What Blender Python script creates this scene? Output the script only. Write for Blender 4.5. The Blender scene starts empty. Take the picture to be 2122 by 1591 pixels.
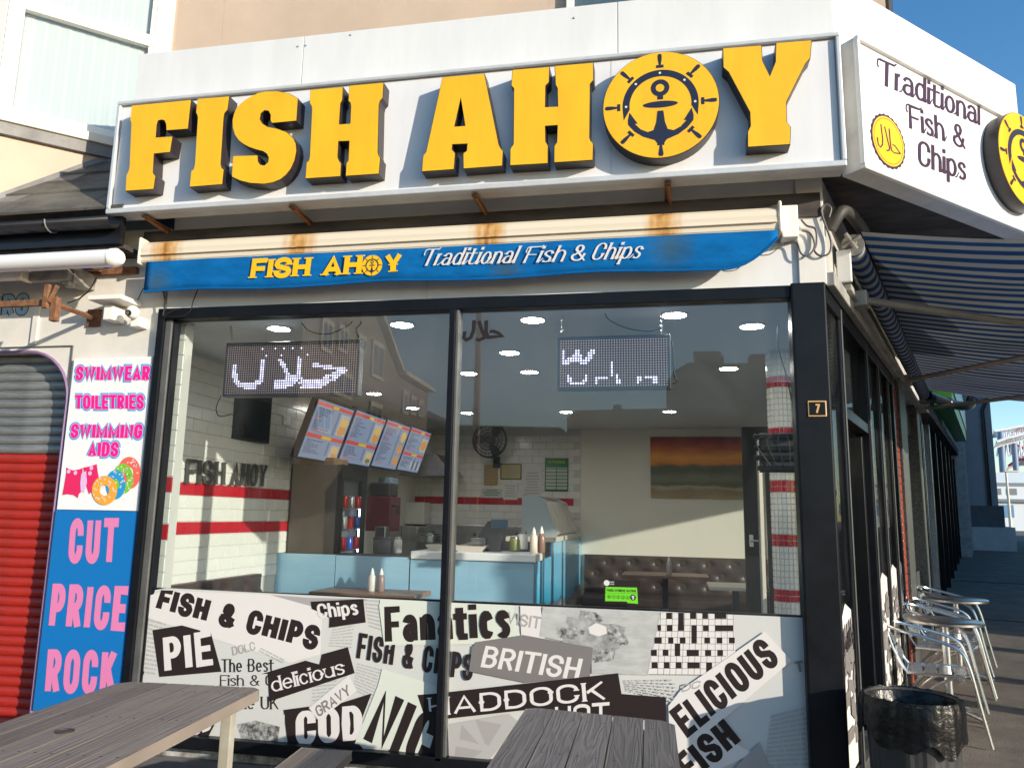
import bpy, math, random
from math import sin, cos, pi, radians, sqrt, hypot
from mathutils import Vector as V, Matrix
from mathutils.geometry import tessellate_polygon
random.seed(7)
SC = bpy.context.scene
COL = SC.collection

# ------------------------------------------------------------------ camera
R = Matrix(((0.98055656, 0.0140846, 0.19573056),
            (0.19530463, -0.1671398, -0.96639556),
            (0.01910307, 0.9858326, -0.16664082)))
CAM = V((0, 0, 1.6))
cd = bpy.data.cameras.new('camera')
cd.sensor_width = 36
cd.lens = 36 * 1605.08 / 2122
cd.clip_start = 0.05
cd.clip_end = 3000
cam = bpy.data.objects.new('camera', cd)
COL.objects.link(cam)
cam.matrix_world = Matrix.Translation(CAM) @ R.to_4x4()
SC.camera = cam

# ------------------------------------------------------------------ sky, sun, exposure
SUN_AZ, SUN_EL = radians(119), radians(14.0)      # azimuth from +Y towards +X
w = bpy.data.worlds.new('World')
SC.world = w
w.use_nodes = True
nt = w.node_tree
bg = nt.nodes['Background']
sky = nt.nodes.new('ShaderNodeTexSky')
sky.sky_type = 'NISHITA'
sky.sun_disc = False
sky.sun_elevation = SUN_EL
sky.sun_rotation = SUN_AZ
sky.air_density = 1.0
sky.dust_density = 0.3
sky.ozone_density = 2.0
hs_ = nt.nodes.new('ShaderNodeHueSaturation')
hs_.inputs['Saturation'].default_value = 1.27
hs_.inputs['Value'].default_value = 1.04
nt.links.new(sky.outputs[0], hs_.inputs['Color'])
nt.links.new(hs_.outputs[0], bg.inputs[0])
bg.inputs[1].default_value = 0.15
sd = V((sin(SUN_AZ) * cos(SUN_EL), cos(SUN_AZ) * cos(SUN_EL), sin(SUN_EL)))
sl = bpy.data.lights.new('sun', 'SUN')
sl.energy = 4.0
sl.angle = radians(0.5)
sl.color = (1.0, 0.90, 0.75)
so = bpy.data.objects.new('sun', sl)
so.rotation_euler = sd.to_track_quat('Z', 'Y').to_euler()
COL.objects.link(so)
SC.view_settings.view_transform = 'Standard'
SC.view_settings.look = 'None'
SC.view_settings.exposure = 0.68
SC.view_settings.gamma = 1
SC.view_settings.use_curve_mapping = False
SC.cycles.max_bounces = 8
SC.cycles.transparent_max_bounces = 24
SC.cycles.use_denoising = True

# ------------------------------------------------------------------ the place: planes and measures
D = 4.4                       # front wall and glass
AG = radians(20)
SO = V((0.862, D, 0))         # street corner of the shop
SDV = V((sin(AG), cos(AG), 0))
SNV = V((cos(AG), -sin(AG), 0))
YU = 5.0                      # upper rendered wall
SLOPE = 0.04                  # the side street climbs
BG = radians(47)
CO = V((0.949, 4.25, 0))      # where the fascia turns across the corner
CDV = V((sin(BG), cos(BG), 0))
CNV = V((cos(BG), -sin(BG), 0))

def pick(px, py, o, n):
    r = R @ V((px - 1061, -(py - 795.5), -1605.08))
    t = (o - CAM).dot(n) / r.dot(n)
    return CAM + r * t
def FY(px, py, y=D):          # measured point on a plane parallel to the shopfront
    return pick(px, py, V((0, y, 0)), V((0, 1, 0)))
def FX(px, py, x):
    return pick(px, py, V((x, 0, 0)), V((1, 0, 0)))
def FZ(px, py, z):
    return pick(px, py, V((0, 0, z)), V((0, 0, 1)))
def SP(s, n, z):
    return SO + SDV * s + SNV * n + V((0, 0, z))
def CP(s, n, z):
    return CO + CDV * s + CNV * n + V((0, 0, z))
def FS(px, py, off=0.0):
    return pick(px, py, SO + SNV * off, SNV)
def FC(px, py, off=0.0):
    return pick(px, py, CO + CNV * off, CNV)
def gz(s):
    return SLOPE * min(max(s, 0), 24)

# ------------------------------------------------------------------ materials
MATS = {}
def mat(name, col, rough=0.6, metal=0.0, var=0.0, vscale=6.0, bump=0.0, bscale=40.0, emit=None, estr=0.0,
        spec=0.5, stretch=None, col2=None, coat=0.0, rvar=0.0):
    if name in MATS: return MATS[name]
    m = bpy.data.materials.new(name)
    m.use_nodes = True
    n = m.node_tree.nodes
    l = m.node_tree.links
    b = n['Principled BSDF']
    b.inputs['Base Color'].default_value = (*col, 1)
    b.inputs['Roughness'].default_value = rough
    b.inputs['Metallic'].default_value = metal
    b.inputs['Specular IOR Level'].default_value = spec
    b.inputs['Coat Weight'].default_value = coat
    if emit:
        b.inputs['Emission Color'].default_value = (*emit, 1)
        b.inputs['Emission Strength'].default_value = estr
    tc = n.new('ShaderNodeTexCoord')
    src = tc.outputs['Object']
    if stretch:
        mp = n.new('ShaderNodeMapping')
        mp.inputs['Scale'].default_value = stretch
        l.new(src, mp.inputs[0])
        src = mp.outputs[0]
    if var > 0 or col2:
        t = n.new('ShaderNodeTexNoise')
        t.inputs['Scale'].default_value = vscale
        t.inputs['Detail'].default_value = 8
        t.inputs['Roughness'].default_value = 0.65
        l.new(src, t.inputs[0])
        r = n.new('ShaderNodeValToRGB')
        r.color_ramp.elements[0].position = 0.35
        r.color_ramp.elements[1].position = 0.68
        c2 = col2 if col2 else tuple(max(0, c * (1 - var)) for c in col)
        c1 = col if col2 else tuple(min(1, c * (1 + var * 0.4)) for c in col)
        r.color_ramp.elements[0].color = (*c2, 1)
        r.color_ramp.elements[1].color = (*c1, 1)
        l.new(t.outputs[0], r.inputs[0])
        l.new(r.outputs[0], b.inputs['Base Color'])
        if rvar:
            mm = n.new('ShaderNodeMapRange')
            mm.inputs['To Min'].default_value = max(0.02, rough - rvar)
            mm.inputs['To Max'].default_value = min(1, rough + rvar)
            l.new(t.outputs[0], mm.inputs[0])
            l.new(mm.outputs[0], b.inputs['Roughness'])
    if bump > 0:
        t2 = n.new('ShaderNodeTexNoise')
        t2.inputs['Scale'].default_value = bscale
        t2.inputs['Detail'].default_value = 6
        l.new(src, t2.inputs[0])
        bp = n.new('ShaderNodeBump')
        bp.inputs['Strength'].default_value = bump
        bp.inputs['Distance'].default_value = 0.01
        l.new(t2.outputs[0], bp.inputs['Height'])
        l.new(bp.outputs[0], b.inputs['Normal'])
    MATS[name] = m
    return m

def flat(name, col, rough=0.5, spec=0.3):
    return mat(name, col, rough, spec=spec)

def glass_mat(name, tint=(0.9, 0.93, 0.93), ior=1.88):
    m = bpy.data.materials.new(name)
    m.use_nodes = True
    n = m.node_tree.nodes; l = m.node_tree.links
    n.clear()
    o = n.new('ShaderNodeOutputMaterial')
    mx = n.new('ShaderNodeMixShader')
    tr = n.new('ShaderNodeBsdfTransparent')
    tr.inputs[0].default_value = (*tint, 1)
    gl = n.new('ShaderNodeBsdfGlossy')
    gl.inputs['Roughness'].default_value = 0.0
    fr = n.new('ShaderNodeFresnel')
    fr.inputs[0].default_value = ior
    ge = n.new('ShaderNodeNewGeometry')
    bf = n.new('ShaderNodeMath'); bf.operation = 'SUBTRACT'; bf.inputs[0].default_value = 1
    l.new(ge.outputs['Backfacing'], bf.inputs[1])
    mu = n.new('ShaderNodeMath'); mu.operation = 'MULTIPLY'
    l.new(fr.outputs[0], mu.inputs[0]); l.new(bf.outputs[0], mu.inputs[1])
    l.new(mu.outputs[0], mx.inputs[0]); l.new(tr.outputs[0], mx.inputs[1]); l.new(gl.outputs[0], mx.inputs[2])
    # a thin film of dust and smears
    tc = n.new('ShaderNodeTexCoord'); mp = n.new('ShaderNodeMapping'); mp.inputs['Scale'].default_value = (1.2, 1.2, .5); l.new(tc.outputs['Object'], mp.inputs[0])
    ns = n.new('ShaderNodeTexNoise'); ns.inputs['Scale'].default_value = 2.2; ns.inputs['Detail'].default_value = 7; ns.inputs['Distortion'].default_value = 1.2; l.new(mp.outputs[0], ns.inputs[0])
    mr = n.new('ShaderNodeMapRange'); mr.inputs['From Min'].default_value = .42; mr.inputs['From Max'].default_value = .8; mr.inputs['To Min'].default_value = .001; mr.inputs['To Max'].default_value = .02
    l.new(ns.outputs[0], mr.inputs[0])
    df = n.new('ShaderNodeBsdfDiffuse'); df.inputs[0].default_value = (.75, .75, .72, 1)
    m2 = n.new('ShaderNodeMixShader'); l.new(mr.outputs[0], m2.inputs[0]); l.new(mx.outputs[0], m2.inputs[1]); l.new(df.outputs[0], m2.inputs[2])
    l.new(m2.outputs[0], o.inputs[0])
    return m

M_WHITEP = mat('white_composite_panel', (0.74, 0.74, 0.735), 0.32, var=0.07, vscale=1.6, bump=0.03, bscale=3, stretch=(3, 3, .6), rvar=.08)
M_SIGN = mat('sign_acrylic', (0.76, 0.76, 0.77), 0.22, var=0.06, vscale=1.6, rvar=0.08, stretch=(4, 1, .55))
M_ALU = mat('sign_frame_aluminium', (0.66, 0.67, 0.67), 0.38, 0.25, var=0.1, vscale=9)
M_CASE = mat('sign_case_white_metal', (0.62, 0.61, 0.58), 0.45, var=0.22, vscale=3.0)
M_YEL = mat('letter_yellow', (0.92, 0.49, 0.012), 0.34, var=0.09, vscale=3, rvar=.1, stretch=(2.5, 1, .8))
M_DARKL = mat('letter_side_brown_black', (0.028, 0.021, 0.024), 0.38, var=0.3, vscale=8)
M_NAVY = mat('emblem_navy', (0.02, 0.022, 0.045), 0.35)
M_RENDER = mat('peach_render', (0.58, 0.45, 0.345), 0.9, var=0.10, vscale=1.2, bump=0.25, bscale=160)
M_BLACKF = mat('black_frame_powdercoat', (0.008, 0.009, 0.012), 0.34, var=0.3, vscale=6, rvar=0.08, spec=0.22)
M_GREYF = mat('frame_gasket_grey', (0.16, 0.16, 0.155), 0.4, 0.4, var=0.25, vscale=7)
M_WALLW = mat('white_painted_wall', (0.72, 0.69, 0.64), 0.55, var=0.14, vscale=2.2, bump=0.05, bscale=30)
M_RUST = mat('rusty_iron', (0.30, 0.14, 0.06), 0.85, col2=(0.11, 0.045, 0.025), vscale=22, bump=0.5, bscale=60)
M_DIRTY = mat('old_dirty_board', (0.10, 0.085, 0.075), 0.9, col2=(0.03, 0.025, 0.024), vscale=4, bump=0.3, bscale=20, stretch=(0.4, 1, 2))
M_SLATE = mat('lead_and_slate', (0.16, 0.145, 0.115), 0.75, col2=(0.055, 0.05, 0.045), vscale=5, bump=0.4, bscale=30, stretch=(0.5, 1, 1))
M_LEAD = mat('lead_flashing', (0.26, 0.25, 0.24), 0.6, col2=(0.15, 0.14, 0.13), vscale=5, bump=0.3, bscale=14)
M_GUTTER = mat('black_plastic_gutter', (0.012, 0.012, 0.014), 0.3, var=0.3)
M_UPVC = mat('white_upvc', (0.82, 0.80, 0.75), 0.3)
M_CREAM = mat('cream_trim', (0.76, 0.68, 0.55), 0.4)
M_CHROME = mat('polished_aluminium', (0.8, 0.8, 0.8), 0.27, 1.0, var=0.06, vscale=30)
M_STEEL = mat('brushed_steel', (0.5, 0.5, 0.5), 0.3, 1.0)
M_BAG = mat('black_bin_bag', (0.005, 0.005, 0.006), 0.3, bump=1.0, bscale=16, spec=0.32)
M_BIN = mat('dark_bin_plastic', (0.035, 0.036, 0.036), 0.5, var=0.3, bump=0.1)
M_CABLE = flat('black_cable', (0.015, 0.015, 0.016))
M_GCABLE = flat('grey_cable', (0.12, 0.11, 0.11))
M_RED = mat('red_glazed_tile', (0.52, 0.015, 0.028), 0.15, var=0.12, vscale=3)
M_WTILE = mat('white_glazed_tile', (0.78, 0.76, 0.71), 0.16, var=0.05, vscale=3)
M_GROUT = mat('grout', (0.60, 0.58, 0.54), 0.9)
M_INW = mat('interior_white_paint', (0.80, 0.745, 0.65), 0.6, var=0.04, vscale=1)
M_CEIL = mat('ceiling_white', (0.70, 0.71, 0.72), 0.7)
M_FLOORI = mat('interior_floor_tile', (0.13, 0.12, 0.12), 0.35, var=0.2)
M_LEATH = mat('brown_buttoned_leather', (0.062, 0.040, 0.034), 0.42, var=0.3, vscale=5, bump=0.15, bscale=60)
M_GLASS = glass_mat('window_glass')
M_GLASSD = glass_mat('window_glass_dark', (0.6, 0.66, 0.68), 1.9)

def print_mat(name, col):
    return mat('print_' + name, col, 0.4, spec=0.3)
P_BLK = print_mat('black', (0.024, 0.017, 0.017))
P_WHT = print_mat('paper_white', (0.68, 0.65, 0.63))
P_OFF = print_mat('paper_off_white', (0.57, 0.57, 0.545))
P_GRN = print_mat('paper_greenish', (0.62, 0.65, 0.57))
P_GRY = print_mat('ink_grey', (0.19, 0.175, 0.17))
P_LGR = print_mat('ink_light_grey', (0.36, 0.34, 0.335))
P_VLG = print_mat('ink_pale_grey', (0.43, 0.42, 0.405))
P_MAG = print_mat('magenta', (0.80, 0.012, 0.26))
P_LBL = print_mat('sky_blue', (0.01, 0.33, 0.66))
P_BLU = print_mat('board_blue', (0.006, 0.16, 0.46))
P_PNK = print_mat('soft_pink', (0.70, 0.21, 0.42))
P_LIL = print_mat('lilac_edge', (0.72, 0.45, 0.75))

# ------------------------------------------------------------------ mesh collecting
class MB:
    def __init__(self):
        self.v = []; self.f = []
    def add(self, vs, fs):
        k = len(self.v)
        self.v += [V(p) for p in vs]
        self.f += [tuple(i + k for i in f) for f in fs]
        return self
    def box(self, a0, a1, b0, b1, c0, c1, f=None):
        f = f or (lambda x, y, z: V((x, y, z)))
        vs = [f(x, y, z) for x in (a0, a1) for y in (b0, b1) for z in (c0, c1)]
        return self.add(vs, [(0, 1, 3, 2), (4, 6, 7, 5), (0, 4, 5, 1), (2, 3, 7, 6), (0, 2, 6, 4), (1, 5, 7, 3)])
    def poly(self, pts):
        return self.add(pts, [tuple(range(len(pts)))])
    def tess(self, loops):
        k = [V(p) for lp in loops for p in lp]
        tr = tessellate_polygon([[V(p) for p in lp] for lp in loops])
        return self.add(k, [tuple(t) for t in tr])
    def prism(self, loops, vec, front=True, back=True):
        vec = V(vec)
        tr = tessellate_polygon([[V(p) for p in lp] for lp in loops])
        fr = [V(p) for lp in loops for p in lp]
        n = len(fr)
        fs = []
        if front: fs += [tuple(t) for t in tr]
        if back: fs += [tuple(i + n for i in reversed(t)) for t in tr]
        k = 0
        for lp in loops:
            m = len(lp)
            for i in range(m):
                a, b = k + i, k + (i + 1) % m
                fs.append((a, b, b + n, a + n))
            k += m
        return self.add(fr + [p + vec for p in fr], fs)
    def tube(self, path, r, n=8, closed=False, caps=True, rz=None):
        path = [V(p) for p in path]
        m = len(path)
        rings = []
        up = None
        for i, p in enumerate(path):
            if closed:
                d = path[(i + 1) % m] - path[i - 1]
            else:
                d = path[min(i + 1, m - 1)] - path[max(i - 1, 0)]
            d.normalize()
            if up is None:
                up = V((0, 0, 1)) if abs(d.z) < 0.9 else V((0, 1, 0))
            a = d.cross(up)
            if a.length < 1e-4: a = d.cross(V((1, 0, 0)))
            a.normalize()
            b = a.cross(d); b.normalize()
            up = b
            rr = r[i] if isinstance(r, (list, tuple)) else r
            rings.append([p + a * cos(2 * pi * k / n) * rr + b * sin(2 * pi * k / n) * (rz if rz else rr) for k in range(n)])
        vs = [q for rg in rings for q in rg]
        fs = []
        for i in range(m if closed else m - 1):
            j = (i + 1) % m
            for k in range(n):
                k2 = (k + 1) % n
                fs.append((i * n + k, i * n + k2, j * n + k2, j * n + k))
        if caps and not closed:
            fs.append(tuple(reversed(range(n)))); fs.append(tuple((m - 1) * n + k for k in range(n)))
        return self.add(vs, fs)
    def lathe(self, c, prof, n=24, cap0=True, cap1=True):
        c = V(c)
        vs = []; fs = []
        for (r, z) in prof:
            for k in range(n):
                vs.append(c + V((r * cos(2 * pi * k / n), r * sin(2 * pi * k / n), z)))
        for i in range(len(prof) - 1):
            for k in range(n):
                k2 = (k + 1) % n
                fs.append((i * n + k, i * n + k2, (i + 1) * n + k2, (i + 1) * n + k))
        if cap0: fs.append(tuple(reversed(range(n))))
        if cap1: fs.append(tuple((len(prof) - 1) * n + k for k in range(n)))
        return self.add(vs, fs)
    def ball(self, c, r, n=10, sz=1.0):
        prof = [(max(1e-4, r * sin(pi * i / (n))), -r * sz * cos(pi * i / n)) for i in range(n + 1)]
        return self.lathe(c, prof, n + 4, False, False)

ORG = {}
def org(o):
    return ORG.get(o.name, V((0, 0, 0)))
def obj(name, mb, m, parent=None, smooth=False, bevel=0.0, label=None, loc=None, seg=2):
    me = bpy.data.meshes.new(name)
    o0 = org(parent) if parent else (V(loc) if loc is not None else V((0, 0, 0)))
    me.from_pydata([v - o0 for v in mb.v], [], mb.f)
    ms = m if isinstance(m, (list, tuple)) else [m]
    for x in ms: me.materials.append(x)
    if hasattr(mb, 'mi'):
        me.polygons.foreach_set('material_index', mb.mi)
    if smooth:
        me.polygons.foreach_set('use_smooth', [True] * len(me.polygons))
        try:
            me.set_sharp_from_angle(angle=radians(40))
        except Exception:
            pass
    me.update()
    o = bpy.data.objects.new(name, me)
    COL.objects.link(o)
    if parent:
        o.parent = parent
    elif loc is not None:
        o.location = loc
    ORG[o.name] = o0
    if bevel > 0:
        md = o.modifiers.new('bevel', 'BEVEL')
        md.width = bevel; md.segments = seg; md.limit_method = 'ANGLE'; md.angle_limit = radians(40)
    if label: o['label'] = label
    return o
def tag(o, label, cat, group=None, kind=None):
    o['label'] = label; o['category'] = cat
    if group: o['group'] = group
    if kind: o['kind'] = kind
    return o
def thing(name, label, cat, loc=(0, 0, 0), group=None):
    o = bpy.data.objects.new(name, None)
    o.empty_display_size = 0.1
    o.location = loc
    COL.objects.link(o)
    ORG[o.name] = V(loc)
    return tag(o, label, cat, group)
def struct(name, mb, m, **k):
    o = obj(name, mb, m, **k)
    if not o.parent: o['kind'] = 'structure'
    return o
def stuff(o):
    o['kind'] = 'stuff'; return o
def B(*a, f=None):
    return MB().box(*a, f=f)
def share(name, src, parent, at=None):
    o = src.copy()
    o.name = name
    COL.objects.link(o)
    o.parent = parent
    if at is not None: o.location = at
    return o
def kids(o):
    return [c for c in bpy.data.objects if c.parent == o]
CH = {}
def copy_tree(o, parent=None):
    c = o.copy()
    COL.objects.link(c)
    c.parent = parent
    for ch in list(o.children):
        copy_tree(ch, c)
    return c

# ------------------------------------------------------------------ lettering: drawn as strokes
def arc(cx, cy, rx, ry, a0, a1, n=10):
    return [(cx + rx * cos(radians(a0 + (a1 - a0) * i / n)), cy + ry * sin(radians(a0 + (a1 - a0) * i / n))) for i in range(n + 1)]
XH = 0.70
G = {
 'A': (1.1, [[(0, -.06), (.5, 1.0), (1, -.06)], [(.22, .28), (.78, .28)]]),
 'B': (1, [[(0, .5), (0, 1), (.5, 1)] + arc(.5, .77, .44, .23, 80, -80) + [(.4, .54), (0, .54)], [(0, .54), (0, 0), (.5, 0)] + arc(.5, .27, .5, .27, -80, 80)]),
 'C': (1, [[(1, .64), (1, .7)] + arc(.5, .72, .5, .28, 10, 180, 12) + arc(.5, .28, .5, .28, 180, 350, 12) + [(1, .3), (1, .38)]]),
 'D': (1, [[(0, .5), (0, 1), (.4, 1)] + arc(.4, .66, .6, .34, 80, 0) + arc(.4, .34, .6, .34, 0, -80) + [(.4, 0), (0, 0), (0, .5)]]),
 'E': (.9, [[(1, 1), (0, 1), (0, 0), (1, 0)], [(0, .5), (.85, .5)]]),
 'F': (.9, [[(1, 1), (0, 1), (0, -.06)], [(0, .5), (.85, .5)]]),
 'G': (1, [[(1, .66), (1, .7)] + arc(.5, .72, .5, .28, 10, 180, 12) + arc(.5, .28, .5, .28, 180, 350, 12) + [(1, .3), (1, .46), (.55, .46)]]),
 'H': (1, [[(0, -.06), (0, 1.06)], [(1, -.06), (1, 1.06)], [(0, .5), (1, .5)]]),
 'I': (0, [[(.5, -.06), (.5, 1.06)]]),
 'K': (1.05, [[(0, -.06), (0, 1.06)], [(.95, 1.06), (.15, .45)], [(.35, .62), (1, -.06)]]),
 'L': (.85, [[(0, 1.06), (0, 0), (1, 0)]]),
 'M': (1.4, [[(0, -.06), (0, 1.0), (.5, .12), (1, 1.0), (1, -.06)]]),
 'N': (1.05, [[(0, -.06), (0, .98), (1, .02), (1, 1.06)]]),
 'O': (1.05, [arc(.5, .7, .5, .3, 0, 180, 12) + arc(.5, .3, .5, .3, 180, 360, 12)[0:] + [(1, .7)]]),
 'P': (.95, [[(0, -.06), (0, 1), (.5, 1)] + arc(.5, .72, .5, .28, 80, -80) + [(.4, .44), (0, .44)]]),
 'R': (1, [[(0, -.06), (0, 1), (.5, 1)] + arc(.5, .74, .48, .26, 80, -80) + [(.4, .48), (0, .48)], [(.5, .48), (1, -.06)]]),
 'S': (1, [[(1, .66), (1, .71)] + arc(.5, .74, .5, .26, 8, 180, 10) + [(0, .7), (.12, .58), (.88, .42), (1, .3)] + arc(.5, .26, .5, .26, 0, -172, 10) + [(0, .29), (0, .34)]]),
 'T': (1, [[(0 - .05, 1), (1.05, 1)], [(.5, 1), (.5, -.06)]]),
 'U': (1, [[(0, 1.06), (0, .3)] + arc(.5, .28, .5, .28, 180, 360, 12) + [(1, .3), (1, 1.06)]]),
 'V': (1.1, [[(0, 1.06), (.5, .02), (1, 1.06)]]),
 'W': (1.5, [[(0, 1.06), (.25, .05), (.5, .9), (.75, .05), (1, 1.06)]]),
 'Y': (1.1, [[(0, 1.06), (.5, .42), (1, 1.06)], [(.5, .45), (.5, -.06)]]),
 '7': (.9, [[(0, 1), (1, 1), (.3, -.06)]]),
 '5': (.9, [[(1, 1), (.1, 1), (.05, .58), (.5, .62)] + arc(.5, .31, .5, .31, 70, -150)]),
 '1': (.4, [[(0, .8), (.8, 1), (.8, -.06)]]),
 '4': (.95, [[(.8, -.06), (.8, 1), (0, .3), (1.05, .3)]]),
 '0': (.9, [arc(.5, .5, .5, .5, 0, 360, 18)]),
 '2': (.9, [arc(.5, .72, .48, .28, 160, -20) + [(0, 0), (1, 0)]]),
 '3': (.9, [arc(.45, .75, .5, .25, 150, -80) + [(.4, .5)] , [(.4, .5)] + arc(.45, .26, .52, .26, 85, -150)]),
 '&': (1.15, [[(1.05, -.06), (.2, .72)] + arc(.45, .8, .25, .2, 190, -20, 10) + [(.62, .62), (.15, .38)] + arc(.42, .25, .42, .25, 150, 330, 10) + [(.95, .45)]]),
 'a': (.85, [arc(.48, .47, .5, .23, 165, 20) + [(.98, .4), (.98, -.06)], [(.98, .40), (.5, .40)] + arc(.5, .2, .5, .2, 95, 265) + [(.6, 0), (.98, .14)]]),
 'c': (.78, [[(1, .5)] + arc(.5, .35, .5, .35, 35, 325, 14)]),
 'd': (.88, [[(1, 1.06), (1, -.06)], [(1, .55)] + arc(.5, .35, .5, .35, 50, 310, 14) + [(1, .12)]]),
 'e': (.85, [[(.04, .36), (1, .36)] + arc(.5, .35, .5, .35, 5, 320, 14)]),
 'h': (.85, [[(0, -.06), (0, 1.06)], [(0, .5)] + arc(.5, .42, .5, .28, 130, 0, 8) + [(1, -.06)]]),
 'i': (0, [[(.5, -.06), (.5, XH + .02)], [(.5, .86), (.5, 1.04)]]),
 'l': (0, [[(.5, -.06), (.5, 1.06)]]),
 'n': (.85, [[(0, -.06), (0, XH)], [(0, .5)] + arc(.5, .42, .5, .28, 130, 0, 8) + [(1, -.06)]]),
 'o': (.88, [arc(.5, .35, .5, .35, 0, 360, 18)]),
 'p': (.88, [[(0, -.36), (0, XH)], [(0, .14)] + arc(.5, .35, .5, .35, -130, 130, 14) + [(0, .56)]]),
 'r': (.5, [[(0, -.06), (0, XH)], [(0, .45), (.4, .66), (1.05, .68)]]),
 's': (.75, [[(1, .52)] + arc(.5, .54, .48, .16, 30, 200, 8) + [(.5, .36)] + arc(.5, .17, .5, .17, 70, -150, 8)]),
 't': (.68, [[(.3, .95), (.3, .12), (.5, 0), (1.0, .0)], [(-.2, XH - .04), (1.0, XH - .04)]]),
 'u': (.85, [[(0, XH), (0, .25)] + arc(.5, .25, .5, .25, 180, 300, 8) + [(1, .2)], [(1, XH), (1, -.06)]]),
 'y': (.85, [[(0, XH), (.5, .02)], [(1, XH), (.35, -.3), (0, -.32)]]),
 'f': (.65, [[(1.05, .98), (.6, 1), (.4, .85), (.4, -.06)], [(-.1, XH - .04), (1.0, XH - .04)]]),
 '.': (0, [[(.5, -.06), (.5, .12)]]),
}
def strip(pts, T, Th, mapf, mb, k):
    n = len(pts)
    L = []; Rr = []
    for i in range(n):
        def dirn(a, b):
            dx, dy = b[0] - a[0], b[1] - a[1]
            h = hypot(dx, dy) or 1e-9
            return dx / h, dy / h
        closed = hypot(pts[0][0] - pts[-1][0], pts[0][1] - pts[-1][1]) < 1e-6
        if i == 0: d0 = dirn(pts[-2], pts[0]) if closed else dirn(pts[0], pts[1])
        else: d0 = dirn(pts[i - 1], pts[i])
        if i == n - 1: d1 = dirn(pts[-1], pts[1]) if closed else d0
        else: d1 = dirn(pts[i], pts[i + 1])
        n0 = (-d0[1], d0[0]); n1 = (-d1[1], d1[0])
        nx, ny = n0[0] + n1[0], n0[1] + n1[1]
        h = hypot(nx, ny)
        if h < 1e-3: nx, ny, h = n0[0], n0[1], 1
        nx /= h; ny /= h
        c = max(0.55, nx * n0[0] + ny * n0[1])
        dy = abs(d0[1] + d1[1]) / 2; dx = abs(d0[0] + d1[0]) / 2
        wd = (T * dy + Th * dx) / max(1e-6, dx + dy) / 2
        if c < 0.92: wd = max(wd, 0.0)
        L.append((pts[i][0] + nx * wd / c, pts[i][1] + ny * wd / c))
        Rr.append((pts[i][0] - nx * wd / c, pts[i][1] - ny * wd / c))
    vs = [mapf(x, y, k + i * .2) for i, (x, y) in enumerate(L)] + [mapf(x, y, k + i * .2) for i, (x, y) in enumerate(Rr)]
    mb.add(vs, [(i, n + i, n + i + 1, i + 1) for i in range(n - 1)])
def text(mb, s, BL, BR, TL, T=0.22, Th=None, gap=0.09, tmax=.42, script=0, serif=0.0, nrm=V((0, -1, 0)), lift=0.0, grow=0.0, wide=1.0, bulge=0.0):
    """letters between the two baseline points, cap height towards TL; all in place, on one plane"""
    Th = Th if Th is not None else T
    U = BR - BL; W = TL - BL
    ch = W.length
    up = W / ch
    ur = U.normalized()
    asp = U.length / ch
    chars = list(s)
    wsum = 0; fixed = 0
    for c in chars:
        if c == ' ': wsum += .55; continue
        g = G[c]
        wsum += g[0]
        fixed += T if g[0] == 0 else 0
    fixed += gap * (len(chars) - 1)
    cw = max(0.2, (asp - fixed) / max(.01, wsum))
    if T > tmax * cw and wsum > 0:
        nf = sum(1 for c in chars if c != ' ' and G[c][0] == 0)
        T = tmax * (asp - gap * (len(chars) - 1)) / (wsum + tmax * nf)
        cw = T / tmax
    x = 0
    for c in chars:
        if c == ' ':
            x += cw * .55 + gap; continue
        g = G[c]
        wd = T if g[0] == 0 else cw * g[0]
        for j, pth in enumerate(g[1]):
            pts = []
            for (px, py) in pth:
                X = x + T / 2 + px * (wd - T) if g[0] else x + T / 2
                Y = Th / 2 + py * (1 - Th)
                if bulge: Y = Y
                pts.append((X, Y))
            lo_ = -9 if c in 'py' else -grow / 2
            if c in 'EFLTZ75tf':
                for (ia, ib) in ((0, 1), (-1, -2)):
                    dx_, dy_ = pts[ia][0] - pts[ib][0], pts[ia][1] - pts[ib][1]
                    if abs(dx_) > abs(dy_): pts[ia] = (pts[ia][0] + (T / 2 if dx_ > 0 else (-T / 2 if c in 'Ttf' and abs(pts[ia][1] - pts[ib][1]) < 1e-5 else 0)), pts[ia][1])
            def mapf(a, b, k):
                b = min(max(b, lo_), 1 + grow / 2)
                return BL + ur * (a * ch) + up * (b * ch) + nrm * (lift + k * 0.00003)
            strip(pts, T + grow, Th + grow, mapf, mb, j)
            if serif:
                for (p, q) in ((pts[0], pts[1]), (pts[-1], pts[-2])):
                    dx, dy = p[0] - q[0], p[1] - q[1]
                    if abs(dy) > 2.0 * abs(dx):
                        yy = p[1] - (0.03 if dy > 0 else -0.03)
                        hw = T / 2 + serif
                        strip([(p[0] - hw, yy), (p[0] + hw, yy)], .06, .06, mapf, mb, 4 + j)
        if script:
            def mp2(a, b, k): return BL + ur * (a * ch) + up * (b * ch) + nrm * (lift + .0002 + k * .00003)
            if c.islower() and chars.index(c) < len(chars) - 1 and x + wd + gap < asp - .05:
                strip([(x + wd - T * .6, .03), (x + wd, .05), (x + wd + gap * .6, .12), (x + wd + gap + T * .4, .26)], script, script, mp2, mb, 1)
            if c in 'TF':
                strip([(x - T * .35, .62), (x - T * .75, .76), (x - T * .6, .93), (x + T * .3, .99)], script * 1.3, script * 1.3, mp2, mb, 2)
                strip([(x + wd - T * .3, .95), (x + wd + T * .3, .97), (x + wd + T * .7, 1.06)], script * 1.3, script * 1.3, mp2, mb, 3)
        x += wd + gap
    return mb
def T3(mb, s, bl, br, tl, pl, **k):
    return text(mb, s, pl(*bl), pl(*br), pl(*tl), **k)

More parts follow.
